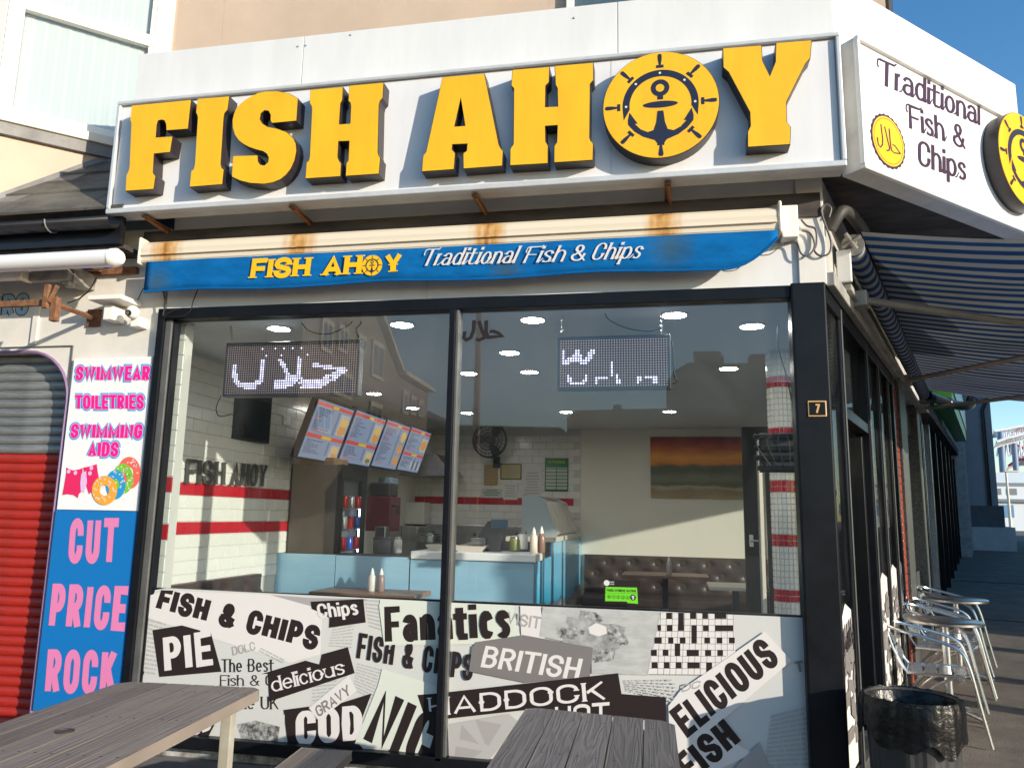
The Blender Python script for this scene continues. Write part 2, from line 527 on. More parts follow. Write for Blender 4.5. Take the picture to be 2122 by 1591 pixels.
def disc_pts(c, r, n, ax, ay):
    return [c + ax * cos(2 * pi * i / n) * r + ay * sin(2 * pi * i / n) * r for i in range(n)]
def emblem(c, r, ax, ay, nrm, lift, name, parent, detail=True):
    """wheel and anchor printed on a disc"""
    def q(x, y, k=0): return c + ax * x * r + ay * y * r + nrm * (lift + k * 0.0004)
    mb = MB()
    pts = []
    for i in range(33):
        a = radians(-6 + 192 * i / 32); pts.append((cos(a) * .65, sin(a) * .65))
    inn = []
    for i in range(33):
        a = radians(186 - 192 * i / 32); inn.append((cos(a) * .53, sin(a) * .53))
    loop = pts + [(-.63, -.25)] + inn + [(.63, -.25)]
    mb.tess([[q(*p) for p in loop]])
    for a in (90, 45, 135, 0, 180, 225, 315):
        a = radians(a); u = (cos(a), sin(a)); v = (-u[1], u[0])
        def w(rr, t): return q(u[0] * rr + v[0] * t, u[1] * rr + v[1] * t)
        mb.poly([w(.69, -.065), w(.69, .065), w(.745, .065), w(.745, -.065)])
        mb.poly([w(.745, -.018), w(.745, .018), w(.86, .035), w(.93, .036), w(.955, .02), w(.955, -.02), w(.93, -.036), w(.86, -.035)])
    ring = [q(.16 * cos(t * pi / 12), .31 + .16 * sin(t * pi / 12)) for t in range(24)]
    hole = [q(.075 * cos(-t * pi / 12), .31 + .075 * sin(-t * pi / 12)) for t in range(24)]
    mb.tess([ring, hole])
    mb.poly([q(-.05, .09, -.2), q(.05, .09, -.2), q(.05, .17, -.2), q(-.05, .17, -.2)])
    mb.poly([q(.3 * cos(t * pi / 12), 0.0 + .062 * sin(t * pi / 12)) for t in range(24)])
    right = [(.05, -.12), (.075, -.33), (.12, -.47), (.22, -.50), (.34, -.44), (.44, -.33), (.39, -.33), (.53, -.11), (.56, -.25), (.555, -.34), (.45, -.47), (.3, -.58), (.1, -.66), (.06, -.72), (.06, -.76), (.02, -.76), (.045, -.92), (.03, -.96)]
    left = [(-x, y) for x, y in reversed(right)]
    mb.tess([[q(*p) for p in right + left]])
    return obj(name, mb, M_NAVY, parent)

def halal_strokes(org_, sx, sy, nrm, T, mb, lift):
    """the Arabic word, written in strokes; unit box x 0..1 left to right, y 0..1"""
    S = [[(.20, 1.0), (.24, .45), (.22, .2), (.12, .05), (.03, .12), (.01, .4)],
         [(.36, .98), (.46, .45), (.52, .2), (.50, .08), (.38, .02)],
         [(.56, .98), (.57, .45), (.60, .12), (.72, .06), (.86, .10), (.99, .14), (.92, .22), (.78, .36), (.66, .38)]]
    for j, s in enumerate(S):
        strip(s, T, T * .8, lambda a, b, k: org_ + sx * a + sy * b + nrm * (lift + k * 0.00015), mb, j)
    return mb

# ================================================================== SETTING
# ground: the pavement sheet, flat in front and climbing up the side street
mb = MB()
ss = [-90, -40, -15, -6, 0, 6, 15, 24, 60, 120, 300, 900]
ns = [-400, -120, -40, -12, 0, 3, 8, 20, 60, 200, 600]
for s in ss:
    for n in ns:
        mb.v.append(SP(s, n, gz(s)))
for i in range(len(ss) - 1):
    for j in range(len(ns) - 1):
        a = i * len(ns) + j
        mb.f.append((a, a + 1, a + len(ns) + 1, a + len(ns)))
M_ASPH = mat('pavement_asphalt', (0.20, 0.165, 0.13), 0.85, col2=(0.12, 0.10, 0.082), vscale=3.0, bump=0.5, bscale=90)
struct('ground', mb, M_ASPH)
M_ROAD = mat('road_asphalt', (0.06, 0.06, 0.062), 0.85, var=0.3, vscale=2, bump=0.4, bscale=80)
mb = MB()
for a, b in ((0, 12), (12, 24), (24, 60), (60, 200)):
    mb.add([SP(a, 4.2, gz(a) + .005), SP(a, 11, gz(a) + .005), SP(b, 11, gz(b) + .005), SP(b, 4.2, gz(b) + .005)], [(0, 1, 2, 3)])
struct('road', mb, M_ROAD)
mb = MB(); mb.box(-60, 30, -14, -4.5, 0.003, 0.006)
struct('front_road', mb, M_ROAD)
# joints and patches cut across the side pavement
for s0, s1 in ((1.35, 1.39), (4.3, 4.35), (8.2, 8.26), (13, 13.1)):
    mb = MB().box(s0, s1, 0.02, 4.2, 0, 1, f=lambda s, n, z: SP(s, n + 0.0, gz(s) + (0.004 if z else -0.02)))
    struct('pavement_joint', mb, mat('joint_tar', (0.03, 0.03, 0.03), 0.9))

# shop interior shell
XL, YB, ZC, ZF = -3.66, 11.05, 2.83, 0.15
fl = [V((-5.6, D, ZF)), V((.6, D, ZF)), SP(.1, -.12, ZF), SP(7.2, -.12, ZF), V((SP(7.2, -.12, 0).x, YB + .1, ZF)), V((-5.6, YB + .1, ZF))]
mb = MB(); mb.prism([fl], (0, 0, -.14)); struct('interior_floor', mb, M_FLOORI)
ce = [V((-5.6, D + .02, ZC)), V((.7, D + .02, ZC)), SP(.1, -.12, ZC), SP(7.2, -.12, ZC), V((SP(7.2, -.12, 0).x, YB + .1, ZC)), V((-5.6, YB + .1, ZC))]
mb = MB(); mb.prism([ce], (0, 0, .1)); struct('interior_ceiling', mb, M_CEIL)
# left wall, tiled with metro tiles, each tile its own piece
mb = B(XL - .12, XL, D + .04, YB, ZF, ZC)
lw = struct('interior_side_wall', mb, M_GROUT)
tw, th = .2, .1
wt = {}
def tile_mesh(key, dx, dy, dz, m):
    me = bpy.data.meshes.new('tile')
    e = .0035
    t = MB()
    # a chamfered slab: back rectangle and smaller front face
    if dx == 0:
        vs = [(0, y, z) for y in (0, dy) for z in (0, dz)] + [(.008, y, z) for y in (e, dy - e) for z in (e, dz - e)]
    else:
        vs = [(x, 0, z) for x in (0, dx) for z in (0, dz)] + [(x, -.008, z) for x in (e, dx - e) for z in (e, dz - e)]
    me.from_pydata(vs, [], [(4, 5, 7, 6), (0, 1, 5, 4), (2, 6, 7, 3), (0, 4, 6, 2), (1, 3, 7, 5)])
    me.materials.append(m)
    wt[key] = me
tile_mesh('lw', 0, tw - .004, th - .004, M_WTILE); tile_mesh('lr', 0, tw - .004, th - .004, M_RED)
tile_mesh('bw', tw - .004, 0, th - .004, M_WTILE); tile_mesh('br', tw - .004, 0, th - .004, M_RED)
def tile(key, loc, parent):
    o = bpy.data.objects.new('tile', wt[key]); COL.objects.link(o); o.parent = parent
    o.location = V(loc) - org(parent); return o
zb1 = FX(480, 1018, XL).z; zb2 = FX(480, 1093, XL).z
z0 = zb1 - .05
rows = [z0 + (k) * th for k in range(-9, 11)]
red2 = round((zb2 - zb1) / th)
for k, z in zip(range(-9, 11), rows):
    off = 0 if k % 2 else tw / 2
    if z < .95: continue
    y = 5.05 - off
    while y < 7.35:
        if y > 4.95 and z + th < ZC:
            red = (k == 0 or k == red2)
            tile('lr' if red else 'lw', (XL, y, z), lw)
        y += tw
# tiled pier beside the front window
mb = B(-3.36, -3.1, D + .04, D + .45, ZF, ZC)
PX = FY(356, 1000, 4.49).x
mb = B(XL, PX, 4.5, 4.58, ZF, ZC)
pier = struct('tiled_pier_wall', mb, M_GROUT)
for k, z in zip(range(-9, 11), rows):
    for i in range(2):
        x = PX - tw * (i + 1) + (0 if k % 2 else .1)
        if x + tw > PX + .001: x = PX - tw
        if z + th < ZC and z > .9: tile('br' if k in (0, red2) else 'bw', (x + .002, 4.5 - 0.0, z), pier)
# back wall: white and red metro tiles to the right of the menu screens, then plaster
mb = B(-5.6, 3.1, YB, YB + .12, ZF, ZC)
bw = struct('interior_back_wall', mb, M_INW)
xe = FY(1204, 1000, YB).x
mb = MB()
zt = FY(1180, 1040, YB).z
for k in range(-12, 12):
    z = zt - .05 + k * th
    if z < 1.2 or z + th > ZC: continue
    x = xe - tw - (0 if k % 2 else tw / 2)
    k_red = (k == 0 or k == -4)
    while x > -4.9:
        if k_red: tile('br', (x, YB - .012, z), bw)
        else:
            e = .0035
            vs = [(x, YB - .004, z), (x, YB - .004, z + .096), (x + .196, YB - .004, z), (x + .196, YB - .004, z + .096),
                  (x + e, YB - .012, z + e), (x + e, YB - .012, z + .096 - e), (x + .196 - e, YB - .012, z + e), (x + .196 - e, YB - .012, z + .096 - e)]
            mb.add(vs, [(4, 5, 7, 6), (0, 1, 5, 4), (2, 6, 7, 3), (0, 4, 6, 2), (1, 3, 7, 5)])
        x -= tw
stuff(obj('tiles', mb, M_WTILE, bw))
obj('grout_bed', B(-4.95, xe, YB - .004, YB, 1.1, ZC), M_GROUT, bw)
# inner left end wall behind the counter
struct('interior_end_wall', B(-5.7, -5.6, D + .3, YB, ZF, ZC), M_INW)

# ================================================================== SHOP BUILDING (outside)
shop = thing('shop_building', 'peach rendered corner building with white fascia boards above the chip shop window', 'building', (0, D, 0))
ZB = .22                                 # underside of the black frames
fTL = FY(318, 652); hx0 = FY(352, 660).x
jx0 = FY(288, 1050, D - .05).x
jx1 = FY(320, 1050, D - .03).x
pxl = FY(1653, 950, D - .07).x; pxr = SO.x
headz1 = 2.83; headz0 = FY(1000, 640).z - 0.01
sillz = (FY(935, 1243).z + FY(1667, 1276).z) / 2
# plinth with peeling white paint
M_PEEL = mat('peeling_white_paint', (0.62, 0.62, 0.6), 0.8, col2=(0.05, 0.05, 0.052), vscale=9, bump=0.6, bscale=12)
obj('plinth', B(jx0 - .02, pxr - .01, D + .03, D + .3, 0, ZB), M_PEEL, shop)
# wall band over the windows, below the signs
obj('window_head_panel', B(jx0 + .02, pxr, D, D + .2, headz1 + .055, 3.62), M_WHITEP, shop, bevel=.004)
obj('panel_joint', B(FY(885, 600).x, FY(885, 600).x + .004, D - .003, D, headz1 + .07, 3.4), M_GROUT, shop)
obj('corner_trim', B(pxr - .13, pxr + .015, D - .02, D - .0005, headz1 + .06, 3.6), M_WALLW, shop, bevel=.004)
# dark soffit behind the sign box
mb = MB(); mb.prism([[V((-3.5, 4.24, 3.56)), V((.95, 4.24, 3.56)), CP(3.3, -.02, 3.56), SP(7.3, .0, 3.56), SP(7.3, -.3, 3.56), V((.6, D + .3, 3.56)), V((-3.5, D + .3, 3.56))]], (0, 0, .05))
obj('soffit', mb, M_DIRTY, shop)
obj('soffit_batten', B(-3.42, .86, D - .035, D - .002, 3.28, 3.42), M_DIRTY, shop)
# fascia boards, each sheet of its own
fz0, fz1 = 3.55, FY(1000, 33, 4.25).z
fz1 = FY(700, 68, 4.25).z
xs = [FY(284, 150, 4.25).x, FY(626, 140, 4.25).x, FY(1280, 60, 4.25).x, CO.x]
for a, b in zip(xs[:-1], xs[1:]):
    obj('fascia_board', B(a + .002, b - .002, 4.25, 4.275, fz0, fz1), M_WHITEP, shop, bevel=.002)
for px, py in ((618, 97), (634, 95), (1190, 38), (1190, 122), (727, 73), (622, 180)):
    p = FY(px, py, 4.25)
    obj('screw', MB().lathe(p + V((0, 0, 0)), [(0.007, -.004), (.007, .004)], 10), M_STEEL, shop)
mb = MB(); p = FY(626, 98, 4.25)
obj('fascia_top', B(xs[0], CO.x - .01, 4.27, YU, fz1 - .03, fz1 - .005), M_LEAD, shop)
cz1 = FC(1950, 66).z
ce_ = (FC(2101, 145) - CO).dot(CDV)
obj('fascia_board', MB().box(0.002, ce_, -.03, 0, fz0, fz1 + .02, f=CP), M_WHITEP, shop, bevel=.002, label='white fascia board turned across the corner')
obj('fascia_board', MB().box(ce_ + .003, ce_ + 2.2, -.25, -.03, fz0, fz1 - .35, f=CP), M_WHITEP, shop, label='lower white fascia board over the side street')
mb = MB(); mb.prism([[V((CO.x - .02, 4.3, fz1 - .02)), CP(ce_, -.03, fz1 - .02), CP(ce_, -1.8, fz1 - .02), V((CO.x - .3, YU + .1, fz1 - .02))]], (0, 0, .02))
obj('fascia_top', mb, M_LEAD, shop)
# upper wall
obj('render_wall', B(-3.4, 1.45, YU, YU + .3, 3.66, 9.5), M_RENDER, shop)
obj('render_wall', B(-9, -3.402, YU, YU + .3, 3.3, 9.5), M_RENDER, shop)
obj('corner_wall', MB().prism([[V((1.452, YU, 3.6)), V((1.352, YU + .3, 3.6)), V((3.0, 11.4, 3.6)), V((3.2, 11.2, 3.6))]], (0, 0, 5.9)), M_RENDER, shop)
# ivy-dark chimney pot sprig at the top right of the parapet
# side elevation wall pieces
def sbox(s0, s1, n0, n1, z0, z1):
    return MB().box(s0, s1, n0, n1, z0, z1, f=SP)
HZ = lambda s: 2.86 + .02 * s
M_BRICKR = mat('red_painted_brick', (0.22, 0.030, 0.014), 0.75, var=0.25, vscale=6, bump=0.2)
M_GRAN = mat('dark_grey_granite', (0.12, 0.125, 0.12), 0.45, col2=(0.035, 0.037, 0.036), vscale=40)
mb = MB(); mb.box(.02, 7.3, -.2, 0, 0, 1, f=lambda s, n, z: SP(s, n, (HZ(s) + .04) if z == 0 else 3.75))
obj('side_head_wall', mb, mat('grimy_grey_white_paint', (0.46, 0.45, 0.42), 0.7, var=0.35, vscale=1.6, bump=0.1), shop)
# pillar of red painted bricks, brick by brick
bs0, bs1 = 3.62, 3.86
pl = obj('brick_pillar', sbox(bs0, bs1, -.2, -.008, 0, HZ(3.8)), M_GROUT, shop)
me = MB(); me.box(.002, bs1 - bs0 - .002, 0, .012, .004, .071, f=lambda s, n, z: SDV * s + SNV * n + V((0, 0, z)))
first = None
k = 0
z = .16
while z < HZ(3.8) - .08:
    if first is None:
        first = obj('brick', me, M_BRICKR, pl); first.location = SP(bs0, -.008, z) - org(pl)
        bm0 = first.data
        # recentre: mesh was built about the origin
        for vv in bm0.vertices: vv.co += org(pl)
        first.location = SP(bs0, -.008, z) - org(pl)
    else:
        o = bpy.data.objects.new('brick', bm0); COL.objects.link(o); o.parent = pl
        o.location = SP(bs0, -.008, z) - org(pl)
    z += .075
obj('granite_pilaster', sbox(3.88, 4.55, -.2, .03, 0, HZ(4.2)), M_GRAN, shop, bevel=.005)
obj('granite_pilaster', sbox(6.1, 6.55, -.2, .03, 0, HZ(6.2)), M_GRAN, shop, bevel=.005)
obj('added_opening_sill', sbox(4.56, 6.1, -.2, -.05, 0, 1.05), M_GRAN, shop)  # glazed opening added out of sight to let sun onto the back wall
obj('added_opening_head', sbox(4.56, 6.1, -.2, -.05, 2.62, HZ(5)), M_GRAN, shop)
obj('added_opening_pane', sbox(4.58, 6.08, -.12, -.114, 1.05, 2.62), M_GLASS, shop)
obj('side_plinth', sbox(.03, 3.6, -.2, -.03, 0, .2), M_GRAN, shop)
# upper window glimpsed over the fascia
uw = thing('upper_window', 'white framed upper window just peeking over the middle of the white fascia', 'window', FY(1290, 10, YU) )
x0, x1 = FY(1175, 8, YU).x, FY(1445, 5, YU).x
zz = fz1 - .1
obj('pane', B(x0 + .05, x1 - .05, YU - .022, YU - .018, zz, zz + 1.3), M_GLASSD, uw)
obj('frame', B(x0, x0 + .055, YU - .05, YU - .005, zz, zz + 1.35), M_UPVC, uw, bevel=.004)
obj('frame', B(x1 - .055, x1, YU - .05, YU - .005, zz, zz + 1.35), M_UPVC, uw, bevel=.004)
obj('net_curtain', B(x0 + .05, x1 - .05, YU - .014, YU - .008, zz, zz + 1.3), mat('net_curtain', (0.64, 0.655, 0.65), .8), uw)

# ================================================================== MAIN SIGN
YS, YBRD, YL = 4.10, 4.125, 4.03
sx0 = FY(230, 330, YS).x; sx1 = FY(1748, 200, YS).x
sz0 = FY(1000, 392, YS).z; sz1 = FY(1000, 137, YS).z
sg = thing('shop_sign', 'long white box sign with raised yellow block letters and a ship wheel disc', 'sign', ((sx0 + sx1) / 2, YS, sz0))
obj('sign_case', B(sx0 + .004, sx1 - .004, YBRD + .004, 4.247, sz0 + .003, sz1 - .003), M_CASE, sg, bevel=.004)
xb = FY(1266, 200, YBRD).x
obj('sign_panel', B(sx0 + .03, xb - .0015, YBRD, YBRD + .003, sz0 + .03, sz1 - .03), M_SIGN, sg)
obj('sign_panel', B(xb + .0015, sx1 - .03, YBRD, YBRD + .003, sz0 + .03, sz1 - .03), M_SIGN, sg)
fw = .024
obj('frame_rail', B(sx0, sx1, YS, YBRD + .03, sz1 - fw, sz1), M_ALU, sg, bevel=.006)
obj('frame_rail', B(sx0, sx1, YS, YBRD + .03, sz0, sz0 + fw + .01), M_ALU, sg, bevel=.006)
obj('frame_stile', B(sx0 - .001, sx0 + fw, YS + .002, YBRD + .03, sz0 + fw + .011, sz1 - fw - .001), M_ALU, sg, bevel=.006)
obj('frame_stile', B(sx1 - fw, sx1 + .001, YS + .002, YBRD + .03, sz0 + fw + .011, sz1 - fw - .001), M_ALU, sg, bevel=.006)
def zf(ox, oy, sc):
    return lambda x, y: (ox + x / sc, oy + y / sc)
zA = zf(260, 60, 3.789); zBq = zf(860, 60, 2.526)
LET = [
 ('F', zA, [[(50,603),(518,558),(492,790),(322,803),(320,755),(308,725),(285,718),(258,726),(248,755),(240,853),(372,845),(352,972),(226,985),(218,1130),(238,1155),(222,1262),(0,1277),(8,1150),(22,1125),(32,1090),(47,745),(38,718)]]),
 ('I', zA, [[(567,550),(818,530),(803,640),(780,665),(774,690),(750,1060),(757,1088),(775,1105),(762,1225),(503,1245),(517,1115),(535,1105),(545,1070),(568,700),(562,675),(554,660)]]),
 ('S', zA, [[(1357,548),(1290,510),(1200,490),(1100,492),(1040,505),(990,530),(940,558),(900,592),(870,625),(852,670),(840,720),(842,780),(860,838),(890,880),(925,908),(970,932),(1030,953),(1080,965),(1110,985),(1125,1015),(1120,1048),(1092,1072),(1060,1066),(1043,1040),(1040,992),(845,998),(835,1165),(900,1195),(980,1215),(1090,1222),(1160,1210),(1215,1187),(1262,1150),(1300,1100),(1330,1035),(1345,960),(1340,900),(1322,860),(1270,812),(1190,783),(1120,770),(1080,745),(1058,710),(1065,668),(1092,645),(1125,650),(1140,680),(1138,722),(1150,745),(1345,727)]]),
 ('H', zA, [[(1452,480),(1710,457),(1705,560),(1690,590),(1680,750),(1765,745),(1770,610),(1765,585),(1750,572),(1757,447),(2030,423),(2022,545),(2000,570),(1992,600),(1983,970),(1990,995),(2003,1012),(1992,1142),(1728,1160),(1735,1055),(1750,1035),(1757,885),(1675,888),(1668,1005),(1680,1035),(1696,1055),(1690,1162),(1412,1180),(1422,1052),(1440,1035),(1447,1008),(1465,630),(1458,605),(1446,590)]]),
 ('A', zBq, [[(143,255),(365,235),(440,605),(450,625),(462,640),(458,720),(253,735),(252,652),(270,640),(273,605),(197,608),(195,632),(212,650),(205,738),(35,750),(42,665),(58,645)], [(240,362),(262,508),(208,512)]]),
 ('H', zBq, [[(510,215),(705,200),(703,280),(685,300),(683,410),(747,407),(745,315),(735,295),(730,195),(935,178),(935,270),(918,290),(915,572),(922,588),(935,600),(932,690),(727,703),(728,615),(742,595),(745,508),(683,512),(685,590),(698,612),(697,707),(497,718),(498,630),(515,605),(517,315),(503,300)]]),
 ('Y', zBq, [[(1610,103),(1815,87),(1820,170),(1857,247),(1885,175),(1888,75),(2078,60),(2070,155),(2045,185),(1945,385),(1948,490),(1968,515),(1965,608),(1740,622),(1740,540),(1755,510),(1752,440),(1640,230),(1612,205)]]),
]
NF = V((0, -1, 0))
def inset(loop, d):
    """shrink a loop in the x-z plane"""
    n = len(loop)
    ar = sum(loop[i].x * loop[(i + 1) % n].z - loop[(i + 1) % n].x * loop[i].z for i in range(n))
    sgn = 1 if ar > 0 else -1
    out = []
    for i in range(n):
        a, b, c = loop[i - 1], loop[i], loop[(i + 1) % n]
        d0 = (b - a).normalized(); d1 = (c - b).normalized()
        n0 = V((-d0.z, 0, d0.x)) * sgn; n1 = V((-d1.z, 0, d1.x)) * sgn
        m = n0 + n1
        if m.length < .2: m = n0
        m.normalize()
        out.append(b + m * (d / max(.5, m.dot(n0))))
    return out
for ch, zz_, loops in LET:
    L3 = [[FY(*zz_(*p), YL + .002) for p in lp] for lp in loops]
    lt = obj('letter', MB().prism(L3, (0, YBRD - YL - .003, 0), back=False), M_DARKL, sg, label='letter ' + ch)
    fL = [inset(L3[0], .0035)] + [inset(q, -.0035) for q in L3[1:]]
    fL = [[p + V((0, -.004, 0)) for p in lp] for lp in fL]
    obj('letter_face', MB().prism(fL, (0, .003, 0), back=False), M_YEL, lt)
dl, dr = FY(1249.5, 226, YL), FY(1491, 214, YL)
dt, db = FY(1372, 107, YL), FY(1366, 329.5, YL)
dc = V(((dl.x + dr.x) / 2, YL, (dt.z + db.z) / 2)); dR = (dr.x - dl.x + dt.z - db.z) / 4
AXX, AXZ = V((1, 0, 0)), V((0, 0, 1))
lt = obj('letter', MB().prism([disc_pts(dc + V((0, .002, 0)), dR, 64, AXX, AXZ)], (0, YBRD - YL - .003, 0), back=False), M_DARKL, sg, label='round letter O with ship wheel and anchor')
obj('letter_face', MB().prism([disc_pts(dc + V((0, -.002, 0)), dR - .004, 64, AXX, AXZ)], (0, .003, 0), back=False), M_YEL, lt)
emblem(dc, dR, AXX, AXZ, NF, .003, 'anchor_print', lt)
mb = MB()
for a in (90, 45, 135, 0, 180):
    c = dc + V((cos(radians(a)) * .59 * dR, 0, sin(radians(a)) * .59 * dR)) + NF * .0042
    mb.poly(disc_pts(c, .022 * dR, 12, AXX, AXZ))
obj('dot_print', mb, P_WHT, lt)
# rusty brackets under the sign
for px, py in ((320, 466), (620, 452), (992, 432), (1384, 408)):
    p = FY(px, py, 4.25)
    br = thing('sign_bracket', {320: 'rusty iron bracket under the F of the big sign', 620: 'rusty iron bracket under the first H of the big sign',
               992: 'rusty iron bracket under the A of the big sign', 1384: 'rusty iron bracket under the round O of the big sign'}[px], 'bracket', V((p.x, 4.33, 3.4)), 'rusty sign brackets')
    obj('arm', B(p.x - .018, p.x + .018, 4.14, 4.398, 3.432, 3.442), M_RUST, br)
    obj('brace', MB().tube([V((p.x, 4.17, 3.43)), V((p.x + .015, 4.39, 3.405))], .011, 6), M_RUST, br)

# ================================================================== CORNER SIGN
s2 = thing('corner_sign', 'white box sign across the corner reading Traditional Fish & Chips with halal roundel', 'sign', CP(1.2, .15, sz0))
SL = 3.2
obj('sign_case', MB().box(.004, SL, .004, .125, sz0 + .003, sz1 - .003, f=CP), M_CASE, s2, bevel=.004)
obj('sign_panel', MB().box(.03, SL - .03, .125, .128, sz0 + .03, sz1 - .03, f=CP), M_SIGN, s2)
obj('frame_rail', MB().box(0, SL, .12, .15, sz1 - fw, sz1, f=CP), M_UPVC, s2, bevel=.006)
obj('frame_rail', MB().box(0, SL, .12, .15, sz0, sz0 + fw, f=CP), M_UPVC, s2, bevel=.006)
obj('frame_stile', MB().box(-.002, fw, .118, .148, sz0 + fw + .001, sz1 - fw - .001, f=CP), M_UPVC, s2, bevel=.006)
PC = lambda x, y: FC(x, y, .130)
zC = zf(1800, 100, 4.680)
P_PLUM = print_mat('plum_black', (0.045, 0.018, 0.045))
mb = MB()
kw = dict(nrm=CNV, T=.20, Th=.085, gap=.06, serif=0, tmax=.44, script=.05)
T3(mb, 'Traditional', zC(105, 345), zC(1085, 752), zC(112, 100), PC, **kw)
obj('lettering', mb, P_PLUM, s2); mb = MB()
T3(mb, 'Fish &', zC(395, 775), zC(945, 985), zC(385, 540), PC, lift=.0004, **kw)
obj('lettering', mb, P_PLUM, s2); mb = MB()
T3(mb, 'Chips', zC(480, 1130), zC(950, 1290), zC(478, 885), PC, lift=.0008, **kw)
obj('lettering', mb, P_PLUM, s2)
c = PC(*zC(190, 905)); rr = (PC(*zC(190, 1150)) - PC(*zC(190, 660))).length / 2
pts = []
for i in range(96):
    a = 2 * pi * i / 96
    r_ = rr * (1 + .035 * (1 if (i // 2) % 2 else 0))
    pts.append(c + CDV * cos(a) * r_ + AXZ * sin(a) * r_)
rd = obj('halal_roundel', MB().poly([p + CNV * .001 for p in pts]), P_PLUM, s2)
obj('roundel_face', MB().poly(disc_pts(c + CNV * .002, rr * .93, 48, CDV, AXZ)), M_YEL, rd)
mb = MB()
i0 = disc_pts(c + CNV * .0026, rr * .86, 48, CDV, AXZ); i1 = list(reversed(disc_pts(c + CNV * .0026, rr * .84, 48, CDV, AXZ)))
mb.tess([i0, i1])
halal_strokes(c - CDV * rr * .68 - AXZ * rr * .42, CDV * rr * 1.36, AXZ * rr * .95, CNV, .055, mb, .003)
obj('halal_print', mb, P_PLUM, rd)
# disc of the corner sign, half out of frame
dlc = FC(2066, 268, .22)
c2 = CO + CDV * ((dlc - CO).dot(CDV) + dR * .98) + CNV * .22
c2.z = FC(2100, 322, .22).z
lt = obj('letter', MB().prism([disc_pts(c2, dR, 64, CDV, AXZ)], -CNV * .09, back=False), M_DARKL, s2, label='round ship wheel disc on the corner sign')
obj('letter_face', MB().prism([disc_pts(c2 + CNV * .003, dR - .004, 64, CDV, AXZ)], -CNV * .003, back=False), M_YEL, lt)
emblem(c2, dR, CDV, AXZ, CNV, .005, 'anchor_print', lt)

# ================================================================== FRONT AWNING
YA = 4.26
ax0, ax1 = FY(291, 520, YA).x, FY(1614, 470, YA).x
az0 = FY(950, 510, YA).z; az1 = FY(950, 468, YA).z + .01
aw = thing('front_awning', 'closed cream awning cassette with blue lettered valance above the front window', 'awning', ((ax0 + ax1) / 2, D, az0))
M_CASS = bpy.data.materials.new('rust_streaked_cream_metal'); M_CASS.use_nodes = True
def rust_streaks(m, base, xs_):
    n = m.node_tree.nodes; l = m.node_tree.links; b = n['Principled BSDF']
    tc = n.new('ShaderNodeTexCoord'); sp = n.new('ShaderNodeSeparateXYZ'); l.new(tc.outputs['Object'], sp.inputs[0])
    last = None
    for x, wd in xs_:
        a = n.new('ShaderNodeMath'); a.operation = 'SUBTRACT'; a.inputs[1].default_value = x; l.new(sp.outputs[0], a.inputs[0])
        ab = n.new('ShaderNodeMath'); ab.operation = 'ABSOLUTE'; l.new(a.outputs[0], ab.inputs[0])
        mr = n.new('ShaderNodeMapRange'); mr.inputs['From Min'].default_value = 0; mr.inputs['From Max'].default_value = wd
        mr.inputs['To Min'].default_value = 1; mr.inputs['To Max'].default_value = 0; l.new(ab.outputs[0], mr.inputs[0])
        if last is None: last = mr.outputs[0]
        else:
            mx = n.new('ShaderNodeMath'); mx.operation = 'MAXIMUM'; l.new(last, mx.inputs[0]); l.new(mr.outputs[0], mx.inputs[1]); last = mx.outputs[0]
    mp = n.new('ShaderNodeMapping'); mp.inputs['Scale'].default_value = (30, 30, 4); l.new(tc.outputs['Object'], mp.inputs[0])
    t = n.new('ShaderNodeTexNoise'); t.inputs['Scale'].default_value = 1; t.inputs['Detail'].default_value = 6; l.new(mp.outputs[0], t.inputs[0])
    mu = n.new('ShaderNodeMath'); mu.operation = 'MULTIPLY'; l.new(last, mu.inputs[0]); l.new(t.outputs[0], mu.inputs[1])
    r = n.new('ShaderNodeValToRGB'); r.color_ramp.elements[0].position = .1; r.color_ramp.elements[0].color = (*base, 1)
    r.color_ramp.elements[1].position = .62; r.color_ramp.elements[1].color = (.30, .11, .02, 1)
    e = r.color_ramp.elements.new(.38); e.color = (.62, .36, .13, 1)
    l.new(mu.outputs[0], r.inputs[0]); l.new(r.outputs[0], b.inputs['Base Color']); b.inputs['Roughness'].default_value = .38
orx = (ax0 + ax1) / 2
rust_streaks(M_CASS, (.74, .66, .53), [(FY(px, 500, YA).x - orx, .16) for px in (345, 620, 1010, 1375)])
prof = [(4.395, az1 + .03), (YA + .03, az1 + .005), (YA + .008, az1 - .015), (YA, az1 - .05), (YA + .012, az0 + .01), (YA + .03, az0), (4.395, az0)]
obj('cassette', MB().prism([[V((ax0, y, z)) for y, z in prof]], (ax1 - ax0, 0, 0)), M_CASS, aw, bevel=.006)
obj('cassette_lip', B(ax0 + .01, ax1 - .01, YA - .008, YA + .012, az0 + .045, az0 + .052), M_CASS, aw)
obj('end_cap', B(ax1, ax1 + .02, YA - .005, 4.395, az0 - .01, az1 + .035), M_CASS, aw, bevel=.01)
obj('end_cap', B(ax0 - .02, ax0, YA - .005, 4.395, az0 - .01, az1 + .035), M_CASS, aw, bevel=.01)
obj('motor_box', B(ax1 + .022, FY(1655, 470, 4.3).x, 4.30, 4.398, az0 - .03, az1 + .02), M_UPVC, aw, bevel=.006)
M_VAL = mat('blue_valance_cloth', (0.004, 0.13, 0.38), 0.95, var=0.22, vscale=5, spec=0.08, bump=0.6, bscale=9, stretch=(1, 1, 2.5))
nn = M_VAL.node_tree.nodes; ll = M_VAL.node_tree.links
